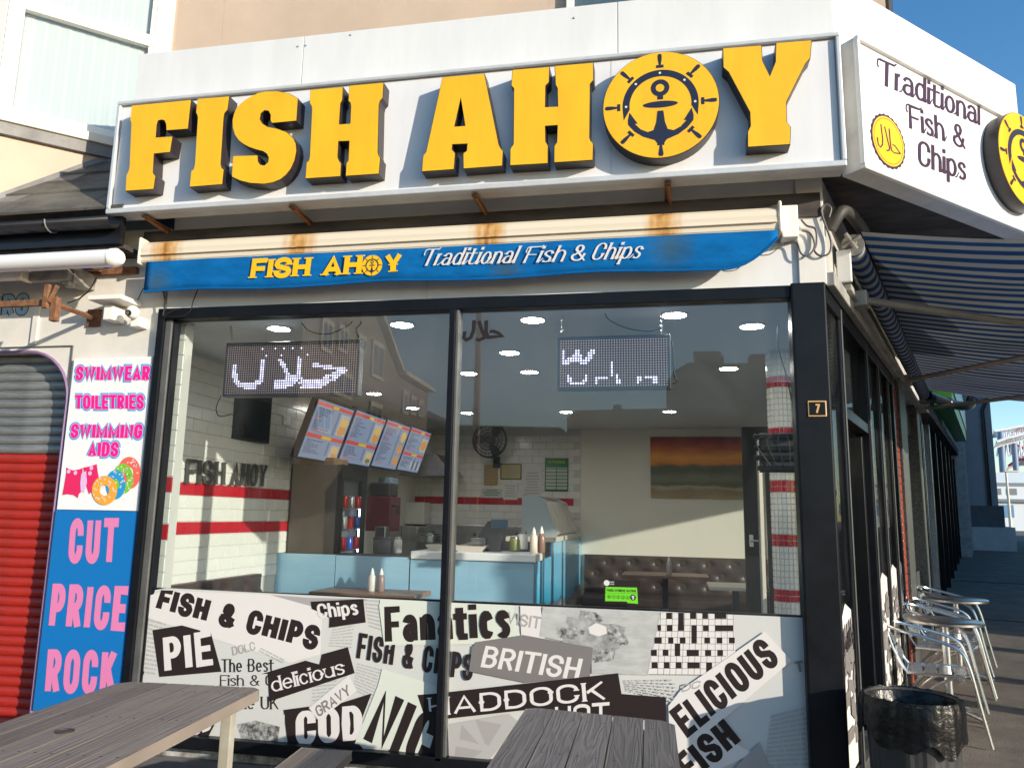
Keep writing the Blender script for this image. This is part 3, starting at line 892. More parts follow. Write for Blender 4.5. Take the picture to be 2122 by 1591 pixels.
# mould stains on the cloth
tcn = nn.new('ShaderNodeTexCoord')
def stainmix(prev, x, z, rad, col):
    vm = nn.new('ShaderNodeVectorMath'); vm.operation = 'DISTANCE'; vm.inputs[1].default_value = (x, YA - D, z)
    mp = nn.new('ShaderNodeMapping'); ll.new(tcn.outputs['Object'], mp.inputs[0])
    ll.new(mp.outputs[0], vm.inputs[0])
    mr = nn.new('ShaderNodeMapRange'); mr.inputs['From Max'].default_value = rad; mr.inputs['To Min'].default_value = .75; mr.inputs['To Max'].default_value = 0
    ll.new(vm.outputs['Value'], mr.inputs[0])
    mx = nn.new('ShaderNodeMix'); mx.data_type = 'RGBA'; mx.inputs['B'].default_value = (*col, 1)
    ll.new(mr.outputs[0], mx.inputs['Factor']); ll.new(prev, mx.inputs['A'])
    return mx.outputs['Result']
bs = nn['Principled BSDF']
prev = bs.inputs['Base Color'].links[0].from_socket
for px, py, rad in ((325, 585, .13), (1390, 510, .16), (1050, 560, .12)):
    p = FY(px, py, YA)
    prev = stainmix(prev, p.x - orx, p.z - az0, rad, (.05, .09, .10))
ll.new(prev, bs.inputs['Base Color'])
# valance: a hanging strip of cloth with gentle folds, right end cut on a curve
vz = FY(950, 580, YA).z
mb = MB(); N = 90
vx0, vx1 = FY(301, 560, YA).x, FY(1612, 480, YA).x
for i in range(N + 1):
    u = i / N; x = vx0 + (vx1 - vx0) * u
    yy = YA + .003 + .0022 * sin(u * 41) + .0012 * sin(u * 97)
    lo = vz + .008 * sin(u * 19)
    if u > .94: lo = vz + (az0 - vz) * ((u - .94) / .06) ** 1.6 * .75
    for j in range(5):
        t = j / 4
        mb.v.append(V((x, yy + .002 * t * sin(u * 23), az0 + .002 + (lo - az0) * t)))
for i in range(N):
    for j in range(4):
        a = i * 5 + j; mb.f.append((a, a + 1, a + 6, a + 5))
val = obj('valance', mb, M_VAL, aw, smooth=True)
hem = MB()
for i in range(N + 1):
    p_ = mb.v[i * 5 + 4]; hem.v += [p_ + V((0, -.0035, .001)), p_ + V((0, -.0035, .016))]
hem.f = [(2 * i, 2 * i + 1, 2 * i + 3, 2 * i + 2) for i in range(N)]
obj('hem', hem, mat('blue_hem_cloth', (0.003, .10, .31), .95, spec=.08), val)
md = val.modifiers.new('thick', 'SOLIDIFY'); md.thickness = .002
PV = lambda x, y: FY(x, y, YA - .006)
M_VY = print_mat('valance_yellow', (0.90, 0.50, 0.01))
mb = MB()
T3(mb, 'FISH AH', (517, 579), (748, 570), (523, 536), PV, T=.26, Th=.22, gap=.06, serif=.09)
T3(mb, 'Y', (795, 567), (833, 564), (797, 527), PV, T=.3, Th=.22, gap=.06, serif=.1)
vc = PV(771, 550); vr = (PV(792, 549) - PV(750, 551)).length / 2
mb.poly(disc_pts(vc, vr, 32, AXX, AXZ))
obj('valance_lettering', mb, M_VY, val)
emblem(vc, vr, AXX, AXZ, NF, .001, 'anchor_print', val)
mb = MB()
kv = dict(T=.14, Th=.05, gap=.09, serif=.02, tmax=.4, script=.045)
T3(mb, 'Traditional', (872, 551), (1066, 545), (888, 516), PV, **kv)
T3(mb, 'Fish', (1083, 545), (1166, 542), (1099, 511), PV, **kv)
T3(mb, '&', (1180, 541), (1212, 540), (1190, 508), PV, T=.17, Th=.07, tmax=.3)
T3(mb, 'Chips', (1223, 539), (1325, 535), (1239, 504), PV, **kv)
obj('valance_lettering', mb, P_WHT, val, label='white Traditional Fish & Chips lettering')
# cables from the motor
def bez(ps, n=24):
    out = []
    P_ = [V(p) for p in ps]
    Q = [P_[0]] + P_ + [P_[-1]]
    for i in range(1, len(Q) - 2):
        for k in range(n // (len(ps) - 1) + 2):
            t = k / (n // (len(ps) - 1) + 2)
            a, b, c, d = Q[i - 1], Q[i], Q[i + 1], Q[i + 2]
            out.append(.5 * ((2 * b) + (-a + c) * t + (2 * a - 5 * b + 4 * c - d) * t * t + (-a + 3 * b - 3 * c + d) * t ** 3))
    out.append(Q[-2])
    return out
def cable(name, label, pts, plane, r=.006, m=None, parent=None):
    path = bez([plane(*p) for p in pts])
    mb = MB().tube(path, r, 6)
    if parent: return obj(name, mb, m or M_GCABLE, parent, smooth=True)
    o = obj(name, mb, m or M_GCABLE, smooth=True, loc=path[0]); return tag(o, label, 'cable')
PW = lambda x, y: FY(x, y, 4.36)
cable('cable', 'grey cable looping in an S beside the awning motor box', [(1660, 462), (1690, 480), (1690, 515), (1705, 530), (1720, 510), (1712, 470), (1700, 440), (1708, 425), (1722, 432), (1718, 470), (1700, 480)][:0] + [(1660, 455), (1672, 468), (1690, 475), (1692, 505), (1688, 520), (1700, 530), (1718, 525), (1722, 500), (1708, 460), (1702, 435), (1712, 424), (1722, 432), (1718, 450)], PW)
cable('cable', 'dark cable curling below the awning motor box', [(1625, 505), (1650, 502), (1660, 525), (1675, 530), (1688, 510), (1680, 485), (1662, 478)], PW, .0055)
cable('cable', 'thin wire sagging from the end of the blue valance', [(1615, 512), (1595, 527), (1570, 528), (1578, 515), (1610, 505)], lambda x, y: FY(x, y, 4.3), .003)

# ================================================================== SHOPFRONT FRAMES AND GLASS
sf = thing('shopfront', 'black framed front window of the chip shop with two tall panes', 'shop window', ((jx0 + pxr) / 2, D, ZB))
YF = D - .05
obj('jamb', B(jx0, jx1 - .045, YF, D + .06, ZB, headz1 + .052), M_BLACKF, sf, bevel=.004)
obj('jamb_bead', B(jx1 - .045, jx1, YF + .02, D + .05, ZB, headz1), M_GREYF, sf, bevel=.004)
obj('jamb_bead', B(jx1, jx1 + .012, YF + .035, D + .05, ZB, headz1), M_BLACKF, sf)
obj('head_rail', B(jx1 - .0445, pxl, YF, D + .06, headz0, headz1 + .052), M_BLACKF, sf, bevel=.004)
mx0, mx1 = FY(916, 1100, D - .06).x, FY(936.5, 1100, D - .05).x
obj('mullion', B(mx0, mx1 - .018, YF - .01, D + .06, ZB + .05, headz0), M_BLACKF, sf, bevel=.004)
obj('mullion_bead', B(mx1 - .018, mx1, YF + .01, D + .05, ZB + .05, headz0), M_GREYF, sf, bevel=.003)
obj('bottom_rail', B(jx0 + .002, pxl, YF - .01, D + .06, ZB, ZB + .07), M_BLACKF, sf, bevel=.004)
obj('corner_post', B(pxl, pxr - .001, YF - .02, D + .07, 0.02, headz1 + .06), M_BLACKF, sf, bevel=.012, seg=3)
obj('pane', B(jx1 + .01, mx0 + .01, D - .003, D + .003, ZB + .06, headz0 + .01), M_GLASS, sf)
obj('pane', B(mx1 - .01, pxl + .01, D - .003, D + .003, ZB + .06, headz0 + .01), M_GLASS, sf)
obj('transom', B(jx1, mx0, D + .004, D + .03, sillz - .01, sillz + .002), M_BLACKF, sf)
obj('transom', B(mx1, pxl, D + .004, D + .03, sillz - .012, sillz - .0), M_BLACKF, sf)
nb = thing('number_plate', 'small square plate with a gilt 7 on the black corner post', 'number plate', FY(1693, 860, YF - .02))
PN = lambda x, y: FY(x, y, YF - .024)
a, b = PN(1675, 863), PN(1712, 830)
obj('backing', B(a.x, b.x, YF - .026, YF - .02, a.z, b.z), mat('gilt_paint', (.62, .36, .13), .35), nb, bevel=.002)
obj('face', B(a.x + .007, b.x - .007, YF - .028, YF - .026, a.z + .007, b.z - .007), M_BLACKF, nb)
mb = MB(); text(mb, '7', V((a.x + .033, YF - .0285, a.z + .018)), V((b.x - .033, YF - .0285, a.z + .018)), V((a.x + .033, YF - .0285, b.z - .018)), T=.22, Th=.16)
obj('numeral', mb, MATS['gilt_paint'], nb)

# ================================================================== NEWSPRINT WINDOW GRAPHICS
PL = [0]
def layer():
    PL[0] += 1
    return D - .0045 - PL[0] * .00014
z4 = zf(600, 1200, 3.265); z5 = zf(1150, 1200, 3.537); z1 = zf(0, 1050, 2.941)
def gfx(name, label):
    return thing(name, label, 'window graphic', V((0, D, 1)))
gl_ = gfx('newsprint_graphic', 'newspaper collage graphic on the lower left pane with PIE, COD, GRAVY and delicious')
gr_ = gfx('newsprint_graphic', 'newspaper collage graphic on the lower right pane with HADDOCK, BRITISH, a crossword and DELICIOUS FISH')
YG = D - .0040
xg0, xg1 = jx1 + .013, mx0
def clipx(pts, lo, hi):
    return [V((min(max(p.x, lo), hi), p.y, max(p.z, ZB + .06))) for p in pts]
# base sheets
a = FY(281, 1251); 
mb = MB(); mb.poly([V((xg0, YG, ZB + .06)), V((mx0, YG, ZB + .06)), V((mx0, YG, sillz - .008)), V((FY(345, 1222).x, YG, sillz + .004)), V((FY(322, 1228).x, YG, sillz - .01)), V((xg0, YG, FY(300, 1252).z))])
obj('sheet', mb, P_OFF, gl_)
mb = MB(); mb.poly([V((mx1, YG, ZB + .06)), V((pxl, YG, ZB + .06)), V((pxl, YG, sillz - .01)), V((mx1, YG, sillz - .01))])
obj('sheet', mb, P_OFF, gr_)
def clip(root, pts, m, zz=None):
    y = layer()
    lo, hi = (xg0, mx0) if root is gl_ else (mx1, pxl)
    P3 = [FY(*(zz(*p) if zz else p), y) for p in pts]
    P3 = clipx(P3, lo, hi)
    P3 = [V((p.x, p.y, min(p.z, sillz - .01))) for p in P3]
    return obj('clipping', MB().tess([P3]), m, root)
def wordclip(mb, lo, hi):
    """trim strokes to the pane: drop parts past the mullion"""
    for i, v in enumerate(mb.v):
        v.x = min(max(v.x, lo), hi); v.z = min(max(v.z, ZB + .06), sillz - .009)
    return mb
def word(root, s, bl, br, tl, m, zz=None, **k):
    y = layer()
    g = zz or (lambda a, b: (a, b))
    mb = MB()
    T3(mb, s, g(*bl), g(*br), g(*tl), lambda a, b: FY(a, b, y), **k)
    lo, hi = (xg0, mx0) if root is gl_ else (mx1, pxl)
    return obj('lettering', wordclip(mb, lo, hi), m, root)
def newsprint(root, quad, rows, seed, m=None, th=.45):
    """columns of tiny words"""
    rd_ = random.Random(seed)
    y = layer()
    A_, B_, C_, D_ = [FY(*p, y) for p in quad]        # tl, tr, br, bl
    mb = MB()
    for i in range(rows):
        u = 0
        while u < 1:
            w_ = rd_.uniform(.03, .14) * (2.2 if (B_ - A_).length < .25 else 1)
            e = min(1, u + w_)
            if e - u > .02:
                def q(uu, vv): return A_.lerp(B_, uu).lerp(D_.lerp(C_, uu), vv)
                v0, v1 = (i + .2) / rows, (i + .2 + th) / rows
                mb.poly([q(u, v0), q(e, v0), q(e, v1), q(u, v1)])
            u = e + rd_.uniform(.015, .05)
    lo, hi = (xg0, mx0) if root is gl_ else (mx1, pxl)
    stuff(obj('newsprint', wordclip(mb, lo, hi), m or P_VLG, root))
newsprint(gl_, [(288, 1275), (345, 1290), (320, 1400), (284, 1395)], 13, 1)
newsprint(gl_, [(690, 1298), (735, 1285), (728, 1345), (680, 1340)], 8, 2)
newsprint(gl_, [(740, 1372), (790, 1385), (770, 1450), (730, 1430)], 10, 3)
newsprint(gl_, [(755, 1240), (788, 1242), (795, 1310), (765, 1300)], 8, 31)
newsprint(gl_, [(650, 1405), (700, 1400), (690, 1450), (645, 1455)], 7, 32)
clip(gl_, [(560, 1228), (640, 1238), (760, 1240), (740, 1262), (640, 1262), (520, 1232)], P_LGR)
clip(gl_, [(300, 1232), (345, 1222), (560, 1228), (668, 1262), (664, 1355), (600, 1372), (300, 1280)], P_WHT)
word(gl_, 'FISH & CHIPS', (321, 1262), (655, 1349), (334, 1214), P_BLK, T=.30, Th=.24, gap=.07)
clip(gl_, [(316, 1305), (377, 1295), (416, 1306), (413, 1310), (437, 1310), (459, 1391), (330, 1402)], P_BLK)
word(gl_, 'PIE', (341, 1392), (442, 1377), (336, 1321), P_WHT, T=.24, Th=.17, gap=.1)
word(gl_, 'DOLC', (483, 1358), (530, 1346), (480, 1340), P_LGR, T=.14)
newsprint(gl_, [(540, 1340), (590, 1365), (585, 1375), (535, 1350)], 2, 33)
word(gl_, 'The Best', (459, 1392), (568, 1391), (459, 1365), P_BLK, T=.15, Th=.07, serif=.06)
word(gl_, 'Fish & Chips', (456, 1420), (620, 1420), (456, 1398), P_BLK, T=.15, Th=.07, serif=.06)
word(gl_, 'in the UK', (450, 1468), (578, 1469), (450, 1442), P_BLK, T=.15, Th=.07, serif=.06)
clip(gl_, [(555, 1395), (541, 1396), (633, 1368), (662, 1376), (667, 1355), (721, 1340), (735, 1394), (600, 1439), (558, 1453)], P_BLK)
word(gl_, 'delicious', (564, 1434), (716, 1395), (558, 1404), P_WHT, T=.17, Th=.08, gap=.05, serif=.06)
clip(gl_, [(644, 1246), (753, 1237), (758, 1289), (682, 1300), (683, 1280), (673, 1272), (646, 1261)], P_BLK)
word(gl_, 'Chips', (660, 1281), (744, 1273), (655, 1251), P_WHT, T=.22, Th=.14, gap=.06)
clip(gl_, [(588, 1470), (640, 1463), (655, 1490), (700, 1458), (770, 1436), (757, 1470), (735, 1530), (752, 1550), (700, 1556), (596, 1548)], P_BLK)
word(gl_, 'COD', (613, 1545), (752, 1531), (612, 1474), P_WHT, T=.30, Th=.16, gap=.07)
clip(gl_, [(640, 1466), (722, 1398), (740, 1430), (660, 1492)], P_WHT)
word(gl_, 'GRAVY', (660, 1486), (729, 1437), (651, 1465), P_GRY, T=.17, gap=.05)
clip(gl_, [(783, 1420), (792, 1385), (905, 1420), (910, 1520), (880, 1578), (735, 1540)], P_GRN)
clip(gl_, [(787, 1240), (915, 1243), (915, 1335), (796, 1338)], P_GRN)
word(gl_, 'FISH & CHIPS', (738, 1364), (978, 1411), (745, 1310), P_BLK, T=.16, gap=.07)
y_ = layer()
clip(gl_, [(785, 1252), (800, 1238), (915, 1243), (915, 1331), (796, 1336)], P_GRN)
word(gl_, 'Fanatics', (797.5, 1331.7), (1059, 1321), (795, 1256.7), P_BLK, T=.24, Th=.17, gap=.06)
clip(gl_, [(865, 1439), (915, 1436), (915, 1485), (880, 1484)], P_BLK)
word(gl_, 'H', (890, 1483), (925, 1480), (887, 1445), P_WHT, T=.14, Th=.1, serif=.07)
word(gl_, 'NICE', (752, 1532), (925, 1618), (793, 1426), P_BLK, T=.24, Th=.14, gap=.08)
clip(gl_, [(475, 1490), (590, 1480), (588, 1548), (480, 1540)], P_OFF)
M_PHOTO = mat('print_halftone_food', (0.55, 0.55, 0.53), 0.4, col2=(0.03, 0.03, 0.03), vscale=34)
M_PHOTO2 = mat('print_halftone_pale', (0.52, 0.52, 0.50), 0.4, col2=(0.40, 0.40, 0.385), vscale=9, stretch=(1, 1, 3))
clip(gl_, [(490, 1500), (530, 1492), (580, 1505), (575, 1540), (500, 1538)], M_PHOTO)
clip(gl_, [(375, 1500), (445, 1500), (430, 1535), (350, 1533)], P_BLK)
word(gl_, 'COD', (375, 1533), (440, 1510), (368, 1510), P_WHT, T=.26)
word(gl_, 'S', (288, 1408), (300, 1395), (284, 1396), P_BLK, T=.3)
# right pane
clip(gr_, [(930, 1243), (1062, 1250), (1082, 1332), (930, 1335)], P_GRN)
clip(gr_, [(1078, 1250), (1120, 1255), (1130, 1330), (1080, 1318)], P_WHT)
word(gr_, 'VISIT', (1048, 1292), (1118, 1304), (1052, 1266), P_LGR, T=.17)
clip(gr_, [(1125, 1254), (1370, 1268), (1345, 1398), (1226, 1395), (1226, 1340), (1117, 1318)], M_PHOTO2)
def blobclip(root, cx_, cy_, rx_, ry_, m_, seed, rot=0):
    q_ = random.Random(seed); pts = []
    for i in range(26):
        a_ = 2 * pi * i / 26; k_ = 1 + q_.uniform(-.22, .22)
        x_, y_ = rx_ * k_ * cos(a_), ry_ * k_ * sin(a_)
        pts.append((cx_ + x_ * cos(rot) - y_ * sin(rot), cy_ + x_ * sin(rot) + y_ * cos(rot)))
    clip(root, pts, m_)
M_PHOTO3 = mat('print_halftone_mid', (0.46, 0.46, 0.45), 0.4, col2=(0.22, 0.22, 0.22), vscale=20)
blobclip(gr_, 1235, 1322, 74, 44, M_PHOTO3, 1, .35)
blobclip(gr_, 1180, 1310, 28, 13, M_PHOTO, 2); blobclip(gr_, 1231, 1278, 20, 9, M_PHOTO, 3, .3); blobclip(gr_, 1278, 1318, 27, 14, M_PHOTO, 4, .8); blobclip(gr_, 1255, 1356, 32, 11, M_PHOTO, 5, -.3); blobclip(gr_, 1300, 1355, 26, 20, M_PHOTO2, 6)
clip(gr_, [(1219, 1300), (1235, 1290), (1256, 1298), (1258, 1312), (1240, 1318), (1222, 1312)], P_WHT)
# crossword
clip(gr_, [(1369, 1267), (1519, 1270), (1527, 1398), (1342, 1397)], P_WHT)
y = layer()
cells = [(815,245,858,288),(903,245,945,376),(990,245,1035,288),(1080,245,1122,288),(1170,248,1257,288),(820,335,862,378),(1000,335,1040,468),(1085,335,1128,378),(1175,335,1308,378),(752,335,778,376),
         (730,425,783,468),(830,425,868,468),(915,425,957,468),(1095,425,1137,468),(1185,425,1227,468),(1275,425,1318,468),(878,470,918,560),(965,516,1055,560),(705,516,747,558),(790,516,832,558),(1100,516,1145,560),(1190,516,1232,560),
         (708,607,752,650),(798,607,840,650),(885,607,928,650),(970,607,1062,650),(1108,607,1152,692)]
mb = MB()
for a, b, c, d in cells:
    mb.poly([FY(*z5(p, q), y) for p, q in ((a, b), (c, b), (c, d), (a, d))])
stuff(obj('crossword_squares', mb, P_BLK, gr_))
y = layer(); mb = MB()
for i in range(13):
    a, b = z5(772 + 44.6 * i, 242), z5(690 + 52 * i, 697)
    a = z5(775 + 44.3 * i, 242); b = z5(752 + 44.6 * i, 697)
    if i > 8: b = z5(775 + 44.4 * i, 697 - (i - 8) * 45)
    mb.poly([FY(a[0] - .35, a[1], y), FY(a[0] + .35, a[1], y), FY(b[0] + .35, b[1], y), FY(b[0] - .35, b[1], y)])
for j in range(11):
    a, b = z5(774 - 9.0 * j, 243 + 45.2 * j), z5(1306 + 1.2 * j, 247 + 45.2 * j)
    if j > 6: b = z5(1306 - (j - 6) * 50, 247 + 45.2 * j)
    mb.poly([FY(a[0], a[1] - .35, y), FY(b[0], b[1] - .35, y), FY(b[0], b[1] + .35, y), FY(a[0], a[1] + .35, y)])
obj('crossword_lines', mb, P_BLK, gr_)
newsprint(gr_, [(1295, 1408), (1398, 1405), (1405, 1460), (1300, 1432)], 7, 4)
newsprint(gr_, [(1600, 1480), (1668, 1462), (1680, 1588), (1585, 1590)], 12, 5)
newsprint(gr_, [(1560, 1585), (1668, 1590), (1690, 1660), (1560, 1660)], 8, 6)
clip(gr_, [(978, 1338), (1084, 1315), (1229, 1341), (1222, 1402), (1090, 1414), (972, 1390)], P_GRY)
word(gr_, 'CHIPS', (872, 1392), (978, 1411), (878, 1338), P_BLK, T=.16, gap=.07)
clip(gr_, [(978, 1345), (985, 1330), (1084, 1315), (1229, 1341), (1222, 1402), (1090, 1414), (972, 1390)], P_GRY)
word(gr_, 'BRITISH', (995, 1381), (1198, 1409), (1006, 1337), P_WHT, T=.2, Th=.14, gap=.1)
clip(gr_, [(930, 1433), (1281, 1394), (1288, 1437), (1380, 1444), (1381, 1495), (1110, 1468), (930, 1488)], P_BLK)
word(gr_, 'HADDOCK', (889, 1484), (1257, 1449), (887, 1446), P_WHT, T=.22, Th=.13, gap=.2, serif=.05)
word(gr_, 'HOT', (1150, 1494), (1262, 1486), (1150, 1462), P_WHT, T=.22, gap=.16)
clip(gr_, [(925, 1500), (1055, 1478), (1080, 1500), (1010, 1591), (930, 1591)], P_VLG)
clip(gr_, [(957, 1500), (994, 1542), (952, 1530)], P_LGR)
clip(gr_, [(985, 1490), (1040, 1500), (1012, 1545), (1005, 1540)], P_LGR)
clip(gr_, [(945, 1545), (1000, 1555), (975, 1590), (942, 1580)], P_LGR)
word(gr_, 'Fanatics', (797.5, 1331.7), (1059, 1321), (795, 1256.7), P_BLK, T=.24, Th=.17, gap=.06)
clip(gr_, [(1385, 1462), (1410, 1430), (1585, 1308), (1640, 1368), (1475, 1510), (1560, 1560), (1450, 1640), (1390, 1600)], P_WHT)
word(gr_, 'DC', (1412, 1434), (1450, 1424), (1415, 1418), P_LGR, T=.2)
word(gr_, 'ELICIOUS', (1424, 1529), (1619, 1371), (1385, 1474), P_BLK, T=.27, Th=.2, gap=.08)
word(gr_, 'FISH', (1432, 1624), (1538, 1536), (1392, 1572), P_BLK, T=.27, Th=.2, gap=.08)
word(gr_, 'T', (1652, 1393), (1666, 1391), (1648, 1370), P_GRY, T=.2)
clip(gr_, [(1520, 1591), (1575, 1537), (1600, 1600), (1600, 1640), (1520, 1640)], P_LGR)
# food hygiene sticker
hy = thing('hygiene_sticker', 'green and black food hygiene rating sticker with a 5 low on the right pane', 'sticker', FY(1288, 1250, D - .006))
PH = lambda k: (lambda x, y: FY(x, y, D - .006 - k * .0006))
zz3 = zf(1100, 600, 2.272)
def quad3(mbx, pts, k): mbx.poly([PH(k)(*zz3(*p)) for p in pts]); return mbx
obj('backing', quad3(MB(), [(343, 1364), (512, 1372), (510, 1482), (345, 1475)], 0), P_BLK, hy)
obj('green_panel', quad3(MB(), [(352, 1398), (500, 1402), (505, 1478), (455, 1474), (452, 1467), (350, 1465)], 1), print_mat('lime', (.16, .62, .03)), hy)
mb = MB(); kk = dict(T=.16)
T3(mb, 'FOOD HYGIENE RATING', zz3(358, 1420), zz3(495, 1424), zz3(358, 1408), PH(2), T=.18, gap=.06)
for i, dgt in enumerate('01234'):
    cx_ = 368 + 22 * i
    T3(mb, dgt, zz3(cx_ - 3, 1450 + i), zz3(cx_ + 3, 1450 + i), zz3(cx_ - 3, 1439 + i), PH(2), T=.18)
    cc = PH(2)(*zz3(cx_, 1444 + i)); rr_ = (PH(2)(*zz3(cx_ + 9, 1444)) - PH(2)(*zz3(cx_, 1444))).length
    mb.tess([disc_pts(cc, rr_, 16, AXX, AXZ), list(reversed(disc_pts(cc, rr_ * .86, 16, AXX, AXZ)))])
cc = PH(2)(*zz3(481, 1448)); mb.poly(disc_pts(cc, rr_ * 1.5, 20, AXX, AXZ))
mb.poly([PH(2)(*zz3(*p)) for p in ((352, 1426), (498, 1430), (498, 1431), (352, 1427))])
obj('rating_print', mb, P_BLK, hy)
mb = MB(); T3(mb, '5', zz3(475, 1457), zz3(487, 1457), zz3(475, 1440), PH(3), T=.25)
mb.poly(disc_pts(PH(3)(*zz3(357, 1380)), .016, 14, AXX, AXZ))
T3(mb, 'FOOD', zz3(366, 1378), zz3(392, 1379), zz3(366, 1372), PH(3), T=.2)
T3(mb, 'RATING', zz3(366, 1388), zz3(392, 1389), zz3(366, 1382), PH(3), T=.2)
obj('white_print', mb, P_WHT, hy)
# halal letters stuck on the glass
mb = MB()
o_ = FY(959, 706, D - .006); ex = FY(1041, 703, D - .006) - o_; ey = FY(963, 664, D - .006) - o_
for j, s_ in enumerate([[(.50, 1.0), (.56, .55), (.50, .2), (.30, .02), (.1, .1), (.04, .5)], ]): pass
S_ = [[(.24, 1.0), (.25, .5), (.20, .15), (.09, .03), (.02, .15), (.03, .45)],
      [(.36, .95), (.47, .45), (.55, .12), (.42, .0), (.33, .05)],
      [(.55, .95), (.57, .4), (.64, .12), (.80, .14), (.98, .16), (.88, .32), (.74, .42), (.66, .38)]]
wI, hI = ex.length, ey.length
for j, s_ in enumerate(S_):
    strip([(a * wI / hI, b) for a, b in s_], .19, .15, lambda a, b, k: o_ + ex.normalized() * a * hI + ey.normalized() * b * hI + NF * k * .0002, mb, j)
tag(obj('halal_lettering', mb, P_BLK, loc=o_), 'black Arabic halal word stuck at the top of the right pane', 'sticker')


# ================================================================== LEFT NEIGHBOUR
nbr = thing('neighbour_shop', 'single storey seaside gift shop with white front, slate lean-to roof and roller shutter', 'building', (-5, D, 0))
YN = D - .002
# wall with the shutter opening cut into it, rounded corner
ox1 = FY(128, 940, YN).x; oz1 = FY(60, 729, YN).z
xr = jx0 - .003
outer = [V((-9, YN, 0)), V((xr, YN, 0)), V((xr, YN, 3.45)), V((-9, YN, 3.45))]
rc = .34
hole = [V((-8.2, YN, 0.001)), V((-8.2, YN, oz1))] + [V((ox1 - rc + rc * sin(t), YN, oz1 - rc + rc * cos(t))) for t in [i * pi / 16 for i in range(9)]] + [V((ox1, YN, 0.001))]
mb = MB(); mb.prism([[outer[3], V((-9, YN, 0)), V((-8.2, YN, 0))] + hole[1:] + [V((ox1, YN, 0)), outer[1], outer[2]]], (0, .22, 0))
obj('front_wall', mb, M_WALLW, nbr)
mb = MB(); mb.tube([p + V((0, -.004, 0)) for p in hole[1:]], .012, 6)
obj('opening_trim', mb, mat('plum_trim', (.25, .16, .28), .5), nbr)
a = FY(152, 716, YN)
obj('wall_panel', B(-8.2, a.x, YN - .012, YN - .001, a.z - .006, a.z), M_GREYF, nbr)
obj('wall_panel', B(a.x - .004, a.x + .004, YN - .01, YN - .001, a.z - .32, a.z), M_GREYF, nbr)
obj('pilaster_joint', B(FY(78, 640, YN).x - .02, FY(78, 640, YN).x + .03, YN - .015, YN - .001, a.z + .01, 3.3), M_WALLW, nbr, bevel=.005)
sh = thing('roller_shutter', 'closed roller shutter with galvanised slats above and red painted slats below', 'shutter', (-4.5, D + .1, 0))
M_GALV = mat('galvanised_slat', (0.30, 0.31, 0.31), 0.45, 0.45, var=0.5, bump=.2, vscale=5, stretch=(.5, 1, 3))
M_REDS = mat('red_painted_slat', (0.50, 0.024, 0.014), 0.42, col2=(0.26, 0.022, 0.014), vscale=7, stretch=(.35, 1, 3), bump=.25, rvar=.15)
zr = FY(60, 940, YN + .1).z
sp = .062
z = zr
slm = {}
def slat(z, m, key):
    if key not in slm:
        mb = MB()
        N = 7
        pr = [(0.0, 0), (-.005, .004), (-.013, .018), (-.016, .031), (-.012, .047), (-.002, .057), (0.004, .061)]
        for x in (-3.8, 1.1):
            for (y_, z_) in pr: mb.v.append(V((x, y_, z_)))
        n = len(pr)
        mb.f = [(i, i + 1, n + i + 1, n + i) for i in range(n - 1)]
        o = obj('slat', mb, m, sh, smooth=True)
        for vv in o.data.vertices: vv.co += org(sh)
        slm[key] = o.data
    else:
        o = bpy.data.objects.new('slat', slm[key]); COL.objects.link(o); o.parent = sh
    o.location = V((-.35, 0, z))
for k in range(int(zr / sp) + 1): slat(zr - (k + 1) * sp, M_REDS, 'r')
for k in range(int((oz1 + .2 - zr) / sp)): slat(zr + k * sp + .003, M_GALV, 'g')
obj('shutter_back', B(-8.3, ox1 + .15, D + .11, D + .12, 0, 3.0), M_DIRTY, sh)
obj('guide_rail', B(ox1 - .012, ox1 + .03, D + .03, D + .095, 0, oz1 - .3), M_GALV, sh)
obj('latch', B(ox1 - .05, ox1 - .02, D + .06, D + .075, zr + .01, zr + .12), M_GALV, sh)
# painted letters, cut by the frame edge
PNB = lambda x, y: FY(x, y, YN - .003)
mb = MB(); T3(mb, 'AIRS', (-40, 658), (57, 652), (-36, 614), PNB, T=.26, Th=.2, gap=.07)
o = obj('lettering', mb, print_mat('steel_blue', (.27, .42, .56)), nbr)
mb = MB(); T3(mb, 'AIRS', (-40, 658), (57, 652), (-36, 614), lambda x, y: FY(x, y, YN - .002), T=.26, Th=.2, gap=.07, grow=.09)
obj('lettering_outline', mb, P_BLK, nbr)
# lean-to roof: courses of slate
BA = V((-.7675 * YU, YU, 0)); bdv = V((-sin(radians(47)), -cos(radians(47)), 0)); bnv = V((cos(radians(47)), -sin(radians(47)), 0))
ye = 4.12
ze = FY(100, 447, ye).z
rp = pick(110, 377, BA, bnv)
yt = YU; zt_ = ze + (rp.z - ze) / (rp.y - ye) * (YU - ye)
sl_ = V((0, ye - yt, ze - zt_))
NC = 4
for c_ in range(NC):
    for i in range(7):
        x0 = -9 + i * .82 + (.41 if c_ % 2 else 0); x1_ = x0 + .815
        x1_ = min(x1_, -3.40)
        if x1_ <= x0: continue
        p0 = V((0, yt, zt_)) + sl_ * ((c_ - .25) / NC if c_ else 0); p1 = V((0, yt, zt_)) + sl_ * ((c_ + 1) / NC)
        up = V((0, -.2, .98)) * .016
        mb = MB()
        vs = [V((x0, p0.y, p0.z)), V((x1_, p0.y, p0.z)), V((x1_, p1.y, p1.z)) + up * 1.3, V((x0, p1.y, p1.z)) + up * 1.3]
        mb.add(vs + [v + up for v in vs], [(3, 2, 1, 0), (4, 5, 6, 7), (0, 1, 5, 4), (1, 2, 6, 5), (2, 3, 7, 6), (3, 0, 4, 7)])
        obj('slate', mb, M_SLATE, nbr)
def roof_z(y): return ze + (zt_ - ze) * (y - ye) / (yt - ye)
mb = MB()
